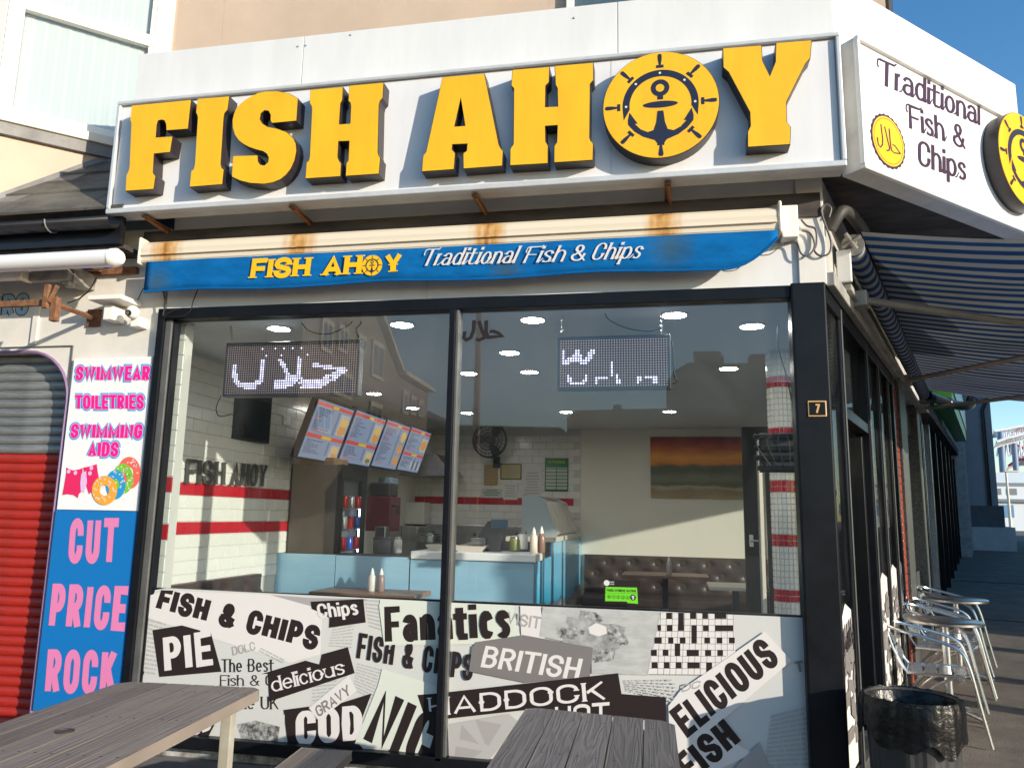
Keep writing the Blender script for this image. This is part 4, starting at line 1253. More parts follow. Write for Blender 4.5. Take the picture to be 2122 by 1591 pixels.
fls = []
for s in (0, 1.25):
    for n_, u_ in ((.012, .07), (.02, .03), (.16, .03)):
        q_ = BA + bdv * s + bnv * n_
        fls.append(V((q_.x, q_.y, roof_z(q_.y) + u_)))
mb.add(fls, [(0, 1, 4, 3), (1, 2, 5, 4)])
obj('flashing', mb, M_LEAD, nbr)
obj('fascia', B(-9, -3.43, 4.16, 4.2, ze - .2, ze - .01), M_GUTTER, nbr)
obj('eaves_soffit', B(-9, -3.43, 4.2, D, ze - .22, ze - .19), M_DIRTY, nbr)
mb = MB()
gc = V((0, 4.10, ze - .06))
for x in (-9, -3.44):
    for i in range(9):
        t = pi * i / 8
        mb.v.append(V((x, gc.y - .06 * cos(t), gc.z - .06 * sin(t))))
mb.f = [(i, i + 1, 10 + i, 9 + i) for i in range(8)]
o = obj('gutter', mb, M_GUTTER, nbr, smooth=True); o.modifiers.new('t', 'SOLIDIFY').thickness = .004
xc = FY(95, 460, 4.05).x
obj('gutter_clip', MB().tube([V((xc, gc.y - .064 * cos(t), gc.z - .064 * sin(t))) for t in [pi * i / 8 for i in range(9)]], .006, 5), M_LEAD, nbr)
obj('pipe', MB().tube([V((-9, 4.25, 3.33)), V((-3.5, 4.25, 3.33))], .035, 10), M_GUTTER, nbr, smooth=True)
# neighbour's awning, rolled
na = thing('neighbour_awning', 'rolled blue and white striped awning with white front bar over the shuttered shop', 'awning', (-5, 4.2, 3.1))
yb_ = 4.02
p0, p1 = FY(0, 547, yb_), FY(232, 534, yb_)
zb_ = (p0.z + p1.z) / 2
r_ = .055
mb = MB().tube([V((-9, yb_, zb_)), V((p1.x, yb_, zb_))], r_, 16)
obj('front_bar', mb, mat('white_powdercoat', (.78, .78, .79), .3), na, smooth=True)
obj('bar_end_cap', MB().tube([V((p1.x, yb_, zb_)), V((p1.x + .04, yb_, zb_)), V((p1.x + .065, yb_, zb_))], [r_ * 1.06, r_ * 1.06, r_ * .7], 16), M_UPVC, na, smooth=True)
def stripe_mat(name, axis, period, c1, c2, off=0.0, transl=0.0):
    m = bpy.data.materials.new(name); m.use_nodes = True
    n = m.node_tree.nodes; l = m.node_tree.links; b = n['Principled BSDF']
    tc = n.new('ShaderNodeTexCoord'); dt_ = n.new('ShaderNodeVectorMath'); dt_.operation = 'DOT_PRODUCT'
    dt_.inputs[1].default_value = axis; l.new(tc.outputs['Object'], dt_.inputs[0])
    a = n.new('ShaderNodeMath'); a.operation = 'MULTIPLY_ADD'; a.inputs[1].default_value = 1 / period; a.inputs[2].default_value = off; l.new(dt_.outputs['Value'], a.inputs[0])
    f = n.new('ShaderNodeMath'); f.operation = 'FRACT'; l.new(a.outputs[0], f.inputs[0])
    g = n.new('ShaderNodeMath'); g.operation = 'GREATER_THAN'; g.inputs[1].default_value = .5; l.new(f.outputs[0], g.inputs[0])
    ns_ = n.new('ShaderNodeTexNoise'); ns_.inputs['Scale'].default_value = 1.5; l.new(tc.outputs['Object'], ns_.inputs[0])
    mx = n.new('ShaderNodeMix'); mx.data_type = 'RGBA'; mx.inputs['A'].default_value = (*c1, 1); mx.inputs['B'].default_value = (*c2, 1)
    l.new(g.outputs[0], mx.inputs['Factor'])
    m2 = n.new('ShaderNodeMix'); m2.data_type = 'RGBA'; m2.blend_type = 'MULTIPLY'; m2.inputs['Factor'].default_value = .5
    l.new(mx.outputs['Result'], m2.inputs['A']); l.new(ns_.outputs[0], m2.inputs['B'])
    l.new(m2.outputs['Result'], b.inputs['Base Color']); b.inputs['Roughness'].default_value = .85
    if transl:
        tr = n.new('ShaderNodeBsdfTranslucent'); l.new(m2.outputs['Result'], tr.inputs[0])
        ms = n.new('ShaderNodeMixShader'); ms.inputs[0].default_value = transl
        out = n['Material Output']; l.new(b.outputs[0], ms.inputs[1]); l.new(tr.outputs[0], ms.inputs[2]); l.new(ms.outputs[0], out.inputs[0])
    return m
M_STR1 = stripe_mat('striped_cloth_near', (1, 0, 0), .16, (.02, .07, .30), (.55, .56, .55))
mb = MB().tube([V((-9, 4.2, zb_ + .06)), V((-3.52, 4.2, zb_ + .06))], .06, 14)
mb.add([V((-9, yb_ + .02, zb_ + .055)), V((p1.x - .05, yb_ + .02, zb_ + .055)), V((p1.x - .05, 4.2, zb_ + .115)), V((-9, 4.2, zb_ + .115))], [(0, 1, 2, 3)])
obj('striped_roll', mb, M_STR1, na, smooth=True)
rz_ = FY(270, 560, 4.36).z
obj('rusty_rail', B(-9, -3.45, 4.36, D - .004, rz_ - .02, rz_ + .025), M_RUST, na)
pk = FY(60, 573, 4.2)
obj('arm_bar', B(-9, pk.x, 4.12, 4.18, pk.z - .035, pk.z + .03), M_UPVC, na, bevel=.006)
obj('arm_bar', B(pk.x + .04, FY(150, 570, 4.2).x, 4.16, 4.21, pk.z - .045, pk.z + .03), mat('old_grey_metal', (.36, .34, .31), .5, .3, var=.4, vscale=9), na, bevel=.006)
obj('bar_end_cap', B(pk.x, pk.x + .04, 4.1, 4.2, pk.z - .05, pk.z + .04), M_CREAM, na, bevel=.008)
pj = FY(152, 572, 4.25)
obj('elbow_joint', MB().box(pj.x - .05, pj.x + .05, 4.2, D - .003, pj.z - .06, pj.z + .05).tube([V((pj.x + .01, 4.22, pj.z - .09)), V((pj.x + .01, 4.22, pj.z + .07))], .03, 10), MATS['old_grey_metal'], na, bevel=.006)
# floodlight bracket, rusty
fb = thing('lamp_bracket', 'rusty iron arm bracket bolted to the white wall beside the camera', 'bracket', FY(195, 660, D))
p = FY(197, 660, YN)
obj('base_plate', B(p.x - .05, p.x + .05, D - .02, YN - .001, p.z - .06, p.z + .06), M_RUST, fb, bevel=.004)
q = FY(118, 634, D - .42)
obj('arm', MB().tube([V((p.x, D - .02, p.z)), V((q.x + .02, D - .42, q.z))], .017, 4), M_RUST, fb)
obj('socket', MB().box(q.x - .022, q.x + .022, D - .45, D - .41, q.z - .10, q.z + .05), M_RUST, fb, bevel=.003)
q2 = FY(0, 634, D - .43)
obj('cross_bar', MB().box(-4.6, q.x - .023, D - .445, D - .42, q.z + .0, q.z + .04), M_RUST, fb, bevel=.003)
q3 = FY(95, 622, D - .46)
obj('fork', MB().box(q3.x - .018, q3.x + .018, D - .47, D - .447, q3.z - .05, q3.z + .10), M_RUST, fb, bevel=.003)
obj('fork', MB().tube([V((q3.x + .02, D - .46, q3.z - .01)), V((q3.x + .07, D - .46, q3.z + .09))], .014, 6), M_RUST, fb)
# security camera
sc_ = thing('security_camera', 'small white dome security camera under a white bracket plate left of the window', 'camera', FY(265, 650, D))
a, b = FY(222, 622, D), FY(293, 632, D)
obj('mount_plate', B(a.x + .02, b.x, D - .20, YN - .001, b.z - .012, b.z + .018), M_UPVC, sc_, bevel=.004)
a2 = FY(240, 650, D - .05)
obj('junction_box', B(a2.x - .03, a2.x + .04, D - .13, D - .01, a2.z - .06, a2.z + .035), M_UPVC, sc_, bevel=.006)
c = FY(275, 647, D - .12)
obj('camera_dome', MB().ball(c, .043, 12), M_UPVC, sc_, smooth=True)
obj('lens', MB().tube([c + V((.0, -.03, -.01)), c + V((.004, -.05, -.017))], .019, 14), M_CABLE, sc_, smooth=True)
obj('lens', MB().tube([c + V((.0, -.045, -.015)), c + V((.004, -.052, -.018))], .011, 14), M_CHROME, sc_, smooth=True)
c = FY(286, 668, D - .06)
obj('cable_box', B(c.x - .035, c.x + .035, D - .09, YN - .001, c.z - .035, c.z + .03), M_UPVC, sc_, bevel=.006)
cable('cable', 'thin black wire hanging from the neighbour awning towards the camera', [(200, 575), (186, 600), (165, 618), (140, 628)], lambda x, y: FY(x, y, 4.33), .004, M_CABLE)
cable('cable', 'black wire dangling under the left end of the blue valance', [(338, 600), (342, 628), (338, 655), (352, 648), (372, 640)], lambda x, y: FY(x, y, 4.33), .005, M_CABLE)
cable('cable', 'black wire hooked from valance to the window head at left', [(410, 600), (400, 625), (396, 640), (380, 655), (350, 656)], lambda x, y: FY(x, y, 4.335), .004, M_CABLE)
cable('cable', 'short thin wire above the security camera', [(297, 597), (285, 622)], lambda x, y: FY(x, y, 4.36), .003, M_CABLE)
# swimwear boards
YBd = D - .03
b1 = thing('swimwear_board', 'white board advertising SWIMWEAR, TOILETRIES and SWIMMING AIDS in magenta', 'sign', FY(220, 900, YBd))
def qd(mb, pts, y): mb.prism([[FY(*p, y) for p in pts]], (0, .02, 0)); return mb
bA, bB, bC, bD_ = FY(152, 741, YBd), FY(317, 740, YBd), FY(285, 1057, YBd), FY(120, 1056, YBd)
X0, X1 = (bA.x + bD_.x) / 2, (bB.x + bC.x) / 2
ZT, ZM = (bA.z + bB.z) / 2, (bC.z + bD_.z) / 2
obj('panel', B(X0, X1, YBd, YBd + .02, ZM, ZT), mat('board_white', (.80, .80, .81), .35), b1)
zB = zf(120, 740, 4.971)
def PB(k): return lambda x, y: FY(x, y, YBd - .001 - k * .001)
for s, bl, br, tl in (('SWIMWEAR', (178, 240), (945, 240), (190, 92)), ('TOILETRIES', (176, 535), (885, 535), (180, 388)), ('SWIMMING', (125, 832), (865, 838), (140, 685)), ('AIDS', (305, 1022), (620, 1025), (318, 870))):
    for k, (g, m_) in enumerate(((.26, P_LBL), (.09, P_LIL), (0, P_MAG))):
        mb = MB(); T3(mb, s, zB(*bl), zB(*br), zB(*tl), PB(k * 1.3), T=.27, Th=.19, gap=.06, grow=g)
        obj(('word_outline', 'word_edge', 'word')[k], mb, m_, b1)
P_HOT = print_mat('hot_pink', (.72, .02, .12)); P_ORG = print_mat('orange', (.85, .36, .04)); P_GR2 = print_mat('ring_green', (.20, .50, .03)); P_CYA = print_mat('ring_blue', (.02, .30, .60)); P_COR = print_mat('coral', (.85, .13, .09))
mb = MB()
for j, pts in enumerate(([(85, 1135), (150, 1165), (215, 1155), (255, 1140), (250, 1300), (240, 1385), (215, 1410), (205, 1450), (160, 1420), (95, 1410), (45, 1420), (75, 1250), (85, 1190)], [(262, 1135), (320, 1125), (400, 1100), (410, 1180), (430, 1280), (435, 1360), (400, 1365), (350, 1385), (320, 1410), (285, 1300)])):
    mb.tess([[PB(1 + j)(*zB(*p)) for p in pts]])
ab = obj('armbands_print', mb, P_HOT, b1)
mb = MB(); mb.tess([[PB(3)(*zB(*p)) for p in [(240, 1200), (290, 1170), (300, 1290), (270, 1390), (235, 1380), (230, 1300)]]])
for cx_, cy_ in ((180, 1190), (345, 1140), (110, 1175), (330, 1195)):
    mb.poly(disc_pts(PB(3)(*zB(cx_, cy_)), .014, 10, AXX, AXZ))
obj('armbands_trim', mb, P_LIL, ab)
rings = [((735, 1190), 118, 165, P_COR), ((670, 1250), 105, 155, P_GR2), ((595, 1310), 100, 150, P_CYA), ((480, 1370), 130, 150, P_ORG)]
for j, ((cx_, cy_), rx_, ry_, m_) in enumerate(rings):
    k_ = 2 + j
    def el(f, rev=False, dx=0, dy=0, kk_=0):
        r = range(32)
        pp = [PB(k_ + kk_)(*zB(cx_ + dx + rx_ * f * cos(2 * pi * i / 32), cy_ + dy + ry_ * f * sin(2 * pi * i / 32))) for i in r]
        return list(reversed(pp)) if rev else pp
    mb = MB(); mb.tess([el(1), el(.38, True)])
    ro = obj('ring_print', mb, m_, b1)
    mb = MB(); rd_ = random.Random(j)
    for i in range(26):
        a_ = rd_.uniform(0, 2 * pi); f_ = rd_.uniform(.5, .92)
        c = PB(k_ + .4)(*zB(cx_ + rx_ * f_ * cos(a_), cy_ + ry_ * f_ * sin(a_)))
        mb.poly(disc_pts(c, .0045, 6, V((cos(a_ * 3), 0, sin(a_ * 3))) * 1.8, V((-sin(a_ * 3), 0, cos(a_ * 3)))))
    obj('sprinkles_print', mb, P_WHT, ro)
b2 = thing('cut_price_rock_board', 'blue board advertising CUT PRICE ROCK in pink block letters', 'sign', FY(180, 1250, YBd))
obj('panel', B(X0 - .005, X1 + .002, YBd - .002, YBd + .02, .36, ZM - .004), P_BLU, b2)
for s, bl, br, tl in (('CUT', (140, 1168), (240, 1169), (147, 1073)), ('PRICE', (100, 1300), (258, 1308), (110, 1208)), ('ROCK', (92, 1436), (238, 1440), (100, 1344))):
    mb = MB(); T3(mb, s, bl, br, tl, lambda x, y: FY(x, y, YBd - .004), T=.33 if s != 'PRICE' else .27, Th=.2, gap=.08)
    obj('word', mb, P_PNK, b2)
mb = MB()
for px, py in ((118, 1150), (270, 1162), (105, 1256), (262, 1262), (100, 1370), (252, 1375)):
    mb.poly(disc_pts(FY(px, py, YBd - .004), .004, 8, AXX, AXZ))
obj('screws', mb, M_CHROME, b2)
# bay window above
bay = thing('bay_window', 'white framed canted bay window with pale net curtains on the upper floor at left', 'window', (-3.5, YU, 4.2))
BAx = 1; bdv = V((-sin(radians(47)), -cos(radians(47)), 0)); bnv = V((cos(radians(47)), -sin(radians(47)), 0))
def BP(s, n, z): return BA + bdv * s + bnv * n + V((0, 0, z))
def FB(px, py, off=0): return pick(px, py, BA + bnv * off, bnv)
def bs_(px, py): return (FB(px, py) - BA).dot(bdv)
zs0 = (FB(232, 290).z + FB(20, 240).z) / 2
ztr = (FB(321, 92).z + FB(53, 20).z) / 2
sR, sL = bs_(322, 60), bs_(38, 130)
sR = max(.06, sR)
def bbox(s0, s1, n0, n1, z0, z1): return MB().box(s0, s1, n0, n1, z0, z1, f=BP)
obj('frame', bbox(0.005, sR, -.05, .02, zs0, 9.3), M_UPVC, bay, bevel=.004)
obj('frame', bbox(sR + .001, sR + .035, -.04, .008, zs0 + .07, 9.3), M_CREAM, bay, bevel=.003)
obj('frame', bbox(sL, sL + .10, -.05, .02, zs0, 9.3), M_UPVC, bay, bevel=.004)
obj('sill', bbox(.006, sL + .12, -.05, .06, zs0 - .07, zs0 + .0), M_CREAM, bay, bevel=.006)
obj('lower_rail', bbox(sR, sL, -.04, .012, zs0 + .001, zs0 + .07), M_UPVC, bay, bevel=.004)
obj('transom', bbox(sR, sL, -.04, .016, ztr - .02, ztr + .075), M_UPVC, bay, bevel=.004)
obj('pane', bbox(sR, sL, -.02, -.015, zs0 + .06, ztr - .01), M_GLASS, bay)
obj('pane', bbox(sR, sL, -.02, -.015, ztr + .07, 9.3), M_GLASS, bay)
mb = MB(); N = 80
for i in range(N + 1):
    s = sR + (sL - sR) * i / N
    for z in (zs0 + .05, 9.3): mb.v.append(BP(s, -.06 + .002 * sin(i * .85) + .0015 * sin(i * 1.7), z))
mb.f = [(2 * i, 2 * i + 1, 2 * i + 3, 2 * i + 2) for i in range(N)]
obj('net_curtain', mb, mat('net_curtain', (0.64, 0.655, 0.65), .8), bay, smooth=True)
obj('lead_strip', bbox(-.02, sL + .14, -.08, .04, zs0 - .16, zs0 - .072), M_LEAD, bay)
obj('apron', bbox(.0, sL + .1, -.10, .0, 3.45, zs0 - .161), M_RENDER, bay)
PF = BP(sL + .1, 0, 0)
obj('front_frame', B(PF.x - 2.2, PF.x - .005, PF.y + .0, PF.y + .05, zs0, zs0 + .07), M_UPVC, bay)
obj('front_frame', B(PF.x - .09, PF.x - .004, PF.y - .01, PF.y + .05, zs0 + .071, 9.3), M_UPVC, bay, bevel=.003)
obj('front_pane', B(PF.x - 2.2, PF.x - .09, PF.y + .02, PF.y + .025, zs0 + .07, 9.3), M_GLASSD, bay)
obj('front_curtain', B(PF.x - 2.2, PF.x - .09, PF.y + .06, PF.y + .07, zs0 + .07, 9.3), mat('violet_blind', (.25, .22, .4), .8), bay)
obj('front_apron', B(PF.x - 2.2, PF.x, PF.y + .01, PF.y + .1, 3.45, zs0 - .01), M_RENDER, bay)

# ================================================================== SIDE FRONT
sd_ = thing('side_shopfront', 'black framed side windows and open door of the chip shop along the side street', 'shop window', SP(1.8, 0, 0))
def post(s0, s1, z0=.2, n0=-.1, n1=.006, m=M_BLACKF, nm='post'):
    return obj(nm, MB().box(s0, s1, n0, n1, 0, 1, f=lambda s, n, z: SP(s, n, HZ(s) if z else z0)), m, sd_, bevel=.005)
for s0, s1 in ((.44, .56), (1.62, 1.70), (2.30, 2.42), (3.02, 3.14), (3.5, 3.61)):
    post(s0, s1)
for s in (.50, 1.66, 2.36, 3.08):
    post(s, s + .025, n0=0.0065, n1=.014, m=M_GREYF, nm='post_bead')
mb = MB().box(.01, 3.61, -.11, .012, 0, 1, f=lambda s, n, z: SP(s, n, HZ(s) + (-.07 if z == 0 else .045)))
obj('head_rail', mb, M_BLACKF, sd_, bevel=.004)
obj('head_trim', MB().box(.0, 3.61, .013, .06, 0, 1, f=lambda s, n, z: SP(s, n, HZ(s) + (.02 if z == 0 else .10))), mat('grimy_trim', (.33, .32, .29), .6, var=.3), sd_, bevel=.006)
obj('bottom_rail', sbox(.05, .44, -.1, .006, .2, .30), M_BLACKF, sd_)
obj('bottom_rail', sbox(1.76, 3.5, -.1, .006, .2, .30), M_BLACKF, sd_)
SZ = lambda s: sillz + .04 * s
def pane(s0, s1, zt=2.85, n=-.016, zb=.3):
    return obj('pane', sbox(s0, s1, n, n + .005, zb, zt), M_GLASS, sd_)
for s0, s1 in ((.03, .44), (1.70, 2.30), (2.42, 3.02), (3.14, 3.5)): pane(s0, s1)
obj('transom', sbox(.56, 1.62, -.1, 0, 2.22, 2.29), M_BLACKF, sd_, bevel=.004)
obj('pane', sbox(.56, 1.62, -.045, -.04, 2.29, 2.82), M_GLASS, sd_)
# door, standing open inwards
dr_ = obj('door', MB().box(0, .06, 0, -.06, 0, 1, f=lambda a, b, c: SP(.56 + a * .2, -.05 + b, .2 + c * 2.0)), M_BLACKF, sd_)
h0 = SP(1.60, -.05, 0); dd = (-SNV * .92 + SDV * .38).normalized(); dn = dd.cross(V((0, 0, 1)))
def DPf(a, b, c): return h0 + dd * a + dn * b + V((0, 0, c))
for args in ((0, .1, 0, .045, .2, 2.2), (.72, .82, 0, .045, .2, 2.2), (.101, .719, 0, .045, .2, .42), (.101, .719, 0, .045, 2.1, 2.2)):
    obj('door_rail', MB().box(*args, f=DPf), M_BLACKF, dr_, bevel=.003)
obj('door_pane', MB().box(.1, .72, .02, .026, .42, 2.1, f=DPf), M_GLASS, dr_)
# newsprint strips on the side panes
sg_ = gfx('newsprint_graphic', 'newspaper collage strips on the lower side street windows')
def sstrip(s0, s1, seed):
    pts = [SP(s0, -.009, .31), SP(s1, -.009, .31), SP(s1, -.009, SZ(s1) - .02), SP((s0 + s1) / 2, -.009, SZ(s1) + .03), SP(s0, -.009, SZ(s0) - .06)]
    obj('sheet', MB().poly(pts), P_WHT, sg_)
    r_ = random.Random(seed); mb = MB()
    for i in range(26):
        s = r_.uniform(s0, s1 - .05); z = r_.uniform(.35, SZ(s0) - .15); L = min(r_.uniform(.05, .3), s1 - s); h = r_.uniform(.02, .09)
        sk = r_.uniform(-.06, .06)
        mb.poly([SP(s, -.0085 + i * .0003, z), SP(s + L, -.0085 + i * .0003, z + sk), SP(s + L, -.0085 + i * .0003, z + sk + h), SP(s, -.0085 + i * .0003, z + h)])
    stuff(obj('newsprint', mb, P_GRY, sg_))
for j, (a_, b_) in enumerate(((.035, .435), (1.71, 2.29), (2.43, 3.01), (3.15, 3.49))): sstrip(a_, b_, j)
mb = MB(); PSd = lambda x, y: FS(x, y, -.025)
text(mb, '& CHIPS', SP(.06, 0, .90), SP(.42, 0, .93), SP(.06, 0, 1.05), T=.2, gap=.08, nrm=SNV)
obj('lettering', mb, P_BLK, sg_)

# side awning -------------------------------------------------------
sa = thing('side_awning', 'open blue and white striped awning on folding arms over the side street pavement', 'awning', SP(.5, .2, 3.2))
AW0, AW1 = .42, 6.4
RZ = lambda s: 3.13 + .0 * s
def APt(s, n):      # the cloth: falls outwards, with a little belly
    t = (n - .2) / 2.6
    return SP(s, n, 3.30 - .20 * t - .15 * sin(pi * t) - .012 * (s - AW0))
mb = MB(); NS, NN = 30, 14
for i in range(NS + 1):
    for j in range(NN + 1):
        s = AW0 + (AW1 - AW0) * i / NS; n = .16 + 2.6 * j / NN
        mb.v.append(APt(s, n) + V((0, 0, .012 * sin(i * 1.3) * sin(pi * j / NN))))
for i in range(NS):
    for j in range(NN):
        a = i * (NN + 1) + j; mb.f.append((a, a + NN + 1, a + NN + 2, a + 1))
M_STR2 = stripe_mat('striped_cloth_side', tuple(SDV), .155, (.012, .085, .30), (.50, .52, .54), transl=.14)
o = obj('cloth', mb, M_STR2, sa, smooth=True)
obj('roller', MB().tube([SP(AW0, .11, 3.22), SP(AW1, .11, 3.16)], .062, 18), M_STR2, sa, smooth=True)
obj('front_bar', MB().tube([SP(AW0 - .03, 2.78, 3.085), SP(AW1 + .03, 2.78, 3.01)], .05, 10), M_UPVC, sa, smooth=True)
obj('torsion_bar', MB().box(AW0 + .0, AW1 - .1, .05, .09, 2.96, 3.0, f=SP), MATS['grimy_trim'], sa, bevel=.004)
# end bracket: extruded cross profile seen end on
obj('end_bracket', MB().box(AW0 - .05, AW0 - .02, .02, .10, 3.0, 3.2, f=SP), M_UPVC, sa, bevel=.006)
mb = MB()
for k in range(4):
    a_ = k * pi / 2 + .5
    mb.tube([SP(AW0 - .055, .11, 3.24), SP(AW0 - .055, .11 + .06 * cos(a_), 3.24 + .06 * sin(a_))], .014, 6)
mb.tube([SP(AW0 - .06, .11, 3.24), SP(AW0 - .02, .11, 3.24)], .026, 10); mb.tube([SP(AW0 - .02, .11, 3.23), SP(AW0 - .004, .11, 3.23)], .066, 18)
obj('roller_end', mb, mat('old_grey_metal', (.36, .34, .31), .5, .3), sa)
M_ARM = mat('awning_arm_metal', (.40, .38, .34), .45, .4, var=.2)
elb = SP(2.72, 1.42, 2.84)
def armset(sa0, dirn, s_el):
    e = SP(s_el, 1.45, 2.93)
    obj('arm', MB().tube([SP(sa0, .1, 2.98), e], .035, 6, rz=.022), M_ARM, sa)
    obj('arm', MB().tube([e, SP(sa0 + dirn * .15, 2.74, 2.98)], .03, 6, rz=.02), M_ARM, sa)
    obj('elbow', MB().tube([e - V((0, 0, .045)), e + V((0, 0, .045))], .045, 12), M_ARM, sa, smooth=True)
    obj('arm_bracket', MB().box(sa0 - .06, sa0 + .06, .02, .14, 2.93, 3.03, f=SP), M_ARM, sa, bevel=.006)
armset(.75, 1, 2.25)
armset(4.0, -1, 2.55)
armset(6.2, -1, 5.0)
cp = thing('wall_duct', 'dark flexible duct bending over the awning bracket at the corner', 'duct', SP(.3, .1, 3.3))
obj('duct', MB().tube(bez([SP(.12, .03, 3.25), SP(.15, .10, 3.36), SP(.45, .13, 3.40), SP(.95, .16, 3.38), SP(1.15, .16, 3.30)]), .036, 12), mat('dark_duct', (.05, .048, .043), .6, var=.3), cp, smooth=True)

# ================================================================== NEXT SHOPS ON THE SIDE STREET
ns_ = thing('side_street_shop', 'dark fronted shop with bright green fascia sign beyond the chip shop', 'building', SP(10, 0, .4))
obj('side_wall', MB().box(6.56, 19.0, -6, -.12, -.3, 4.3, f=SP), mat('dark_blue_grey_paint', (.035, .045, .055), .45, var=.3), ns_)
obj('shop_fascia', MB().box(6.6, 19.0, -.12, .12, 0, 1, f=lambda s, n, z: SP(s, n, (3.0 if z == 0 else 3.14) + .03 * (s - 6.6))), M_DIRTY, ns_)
for i in range(22):
    s = 6.75 + i * .56
    obj('frame_post', MB().box(s, s + .07, -.12, -.02 + .05 * (i % 3 == 0), gz(s), 3.0 + .02 * (s - 6.6), f=SP), M_CHROME if i in (2, 3) else M_BLACKF, ns_)
mb = MB()
for i in range(22):
    s = 6.75 + i * .56
    mb.box(s + .07, s + .56, -.11, -.105, gz(s) + .5, 2.9, f=SP)
obj('shop_panes', mb, M_GLASSD, ns_)
gsn = thing('green_sign', 'bright green and white shop sign jutting from the dark shop beyond the awning', 'sign', SP(9, .2, 3.6))
M_LIME = mat('lime_sign', (.10, .50, .02), .35)
mb = MB().box(8.9, 18.0, .10, .34, 0, 1, f=lambda s, n, z: SP(s, n, (3.36 if z == 0 else 4.30) + .03 * (s - 8.9)))
obj('sign_case', mb, M_LIME, gsn)
mb = MB().box(8.92, 18.0, .341, .36, 0, 1, f=lambda s, n, z: SP(s, n, (3.62 if z == 0 else 4.25) + .03 * (s - 8.9)))
obj('sign_face', mb, mat('pale_blue_sign', (.55, .68, .70), .3), gsn)
mb = MB().box(8.87, 8.899, .11, .33, 0, 1, f=lambda s, n, z: SP(s, n, (3.60 if z == 0 else 4.28)))
obj('sign_end', mb, MATS['pale_blue_sign'], gsn)
dp = thing('drain_pipe', 'black drainpipe bending out under the green sign', 'pipe', SP(7, .3, 3.1))
ptsd = [FS(1920, 880, .28), FS(1962, 878, .30), FS(1985, 862, .34), FS(1993, 845, .36), FS(1985, 815, .36)]
ptsd = [SP(6.3, .15, 3.15), SP(7.0, .34, 3.14), SP(7.7, .52, 3.18), SP(8.2, .60, 3.32), SP(8.2, .60, 3.8)]
obj('pipe', MB().tube(bez(ptsd, 12), .06, 10), M_GUTTER, dp, smooth=True)
for q_ in (ptsd[1], ptsd[3]):
    obj('collar', MB().ball(q_, .075, 10), M_GUTTER, dp, smooth=True)
# white rough wall, then the grey tall building stepping forward
wl = thing('white_block_wall', 'short rough white wall between the dark shop and the tall grey building', 'wall', SP(20, 0, .8))
obj('wall_body', MB().box(19.01, 21.8, -3, .25, .4, 6, f=SP), mat('rough_white_wall', (.42, .43, .43), .9, var=.3, bump=.4), wl)
gb = thing('grey_building', 'tall grey rendered building end wall with black downpipe closing the side street shops', 'building', SP(24, 1.2, .9))
GBS = 22.0
gn1 = (FS(2087, 1145, 0) - SO)
def FG(px, py): return pick(px, py, SP(GBS, 0, 0), SDV)
gN = (FG(2062, 960) - SO).dot(SNV)
gN2 = (FG(2087, 1100) - SO).dot(SNV)
zlo = FG(2060, 1092).z; zmd = FG(2060, 1048).z
M_GB = mat('blue_grey_render', (.34, .36, .385), .85, var=.14, vscale=1.0, bump=.1)
obj('wall', MB().box(GBS, GBS + 11, -6, gN, 0, 13, f=SP), M_GB, gb)
obj('dark_band', MB().box(GBS - .25, GBS + 11, -6, gN + .12, zlo, zmd, f=SP), mat('dark_ribbed_cladding', (.13, .135, .14), .8, var=.2), gb)
obj('lower_wall', MB().box(GBS - .35, GBS + 11, -6, gN + .35, 0, zlo, f=SP), mat('white_grey_wall', (.55, .57, .57), .8, var=.15), gb)
pn = (FG(2044, 950) - SO).dot(SNV)
zp1 = FG(2040, 850).z
obj('downpipe', MB().tube([SP(GBS - .08, pn, zmd), SP(GBS - .08, pn, zp1), SP(GBS - .08, gN - .05, zp1 + .35), SP(GBS - .08, gN - .05, zp1 + 3)], .05, 8), M_GUTTER, gb)
# far hall
fh = thing('far_hall', 'wide white pavilion building with a dark window band at the end of the street', 'building', (50, 90, 2))
M_FH = mat('pale_hall_paint', (.62, .66, .70), .8)
def far(px, py, y): return FY(px, py, y)
YFH = 95
fx0, fx1 = far(2040, 1050, YFH).x, far(2300, 1050, YFH).x
zz_ = lambda py: far(2105, py, YFH).z
obj('wall', B(fx0, fx1, YFH, YFH + 25, 0, zz_(1008)), M_FH, fh)
obj('ledge', B(fx0, fx1, YFH - .4, YFH + .1, zz_(1040), zz_(1034)), mat('hall_grey', (.18, .2, .22), .8), fh)
obj('roof', B(fx0, fx1, YFH + .2, YFH + 24, zz_(1008), zz_(1000)), MATS['hall_grey'], fh)
obj('upper_storey', MB().prism([[V((fx0 - 2, YFH + 6, zz_(1000))), V((fx1, YFH + 6, zz_(1000))), V((fx1, YFH + 6, zz_(964))), V((fx0 - 2, YFH + 6, zz_(978)))]], (0, 12, 0)), mat('pale_blue_roof', (.5, .58, .66), .6), fh)
mb = MB()
for i in range(24):
    x = fx0 + .8 + i * 1.55
    if i % 3 == 2: continue
    obj('window', B(x, x + 1.0, YFH - .06, YFH + .0, zz_(1025), zz_(1012)), MATS['hall_grey'], fh)
for i in range(9):
    x = fx0 + .5 + i * 4.4
    obj('ground_window', B(x, x + 2.4, YFH - .05, YFH, zz_(1072), zz_(1046)), mat('hall_blue_glass', (.12, .25, .42), .2), fh)
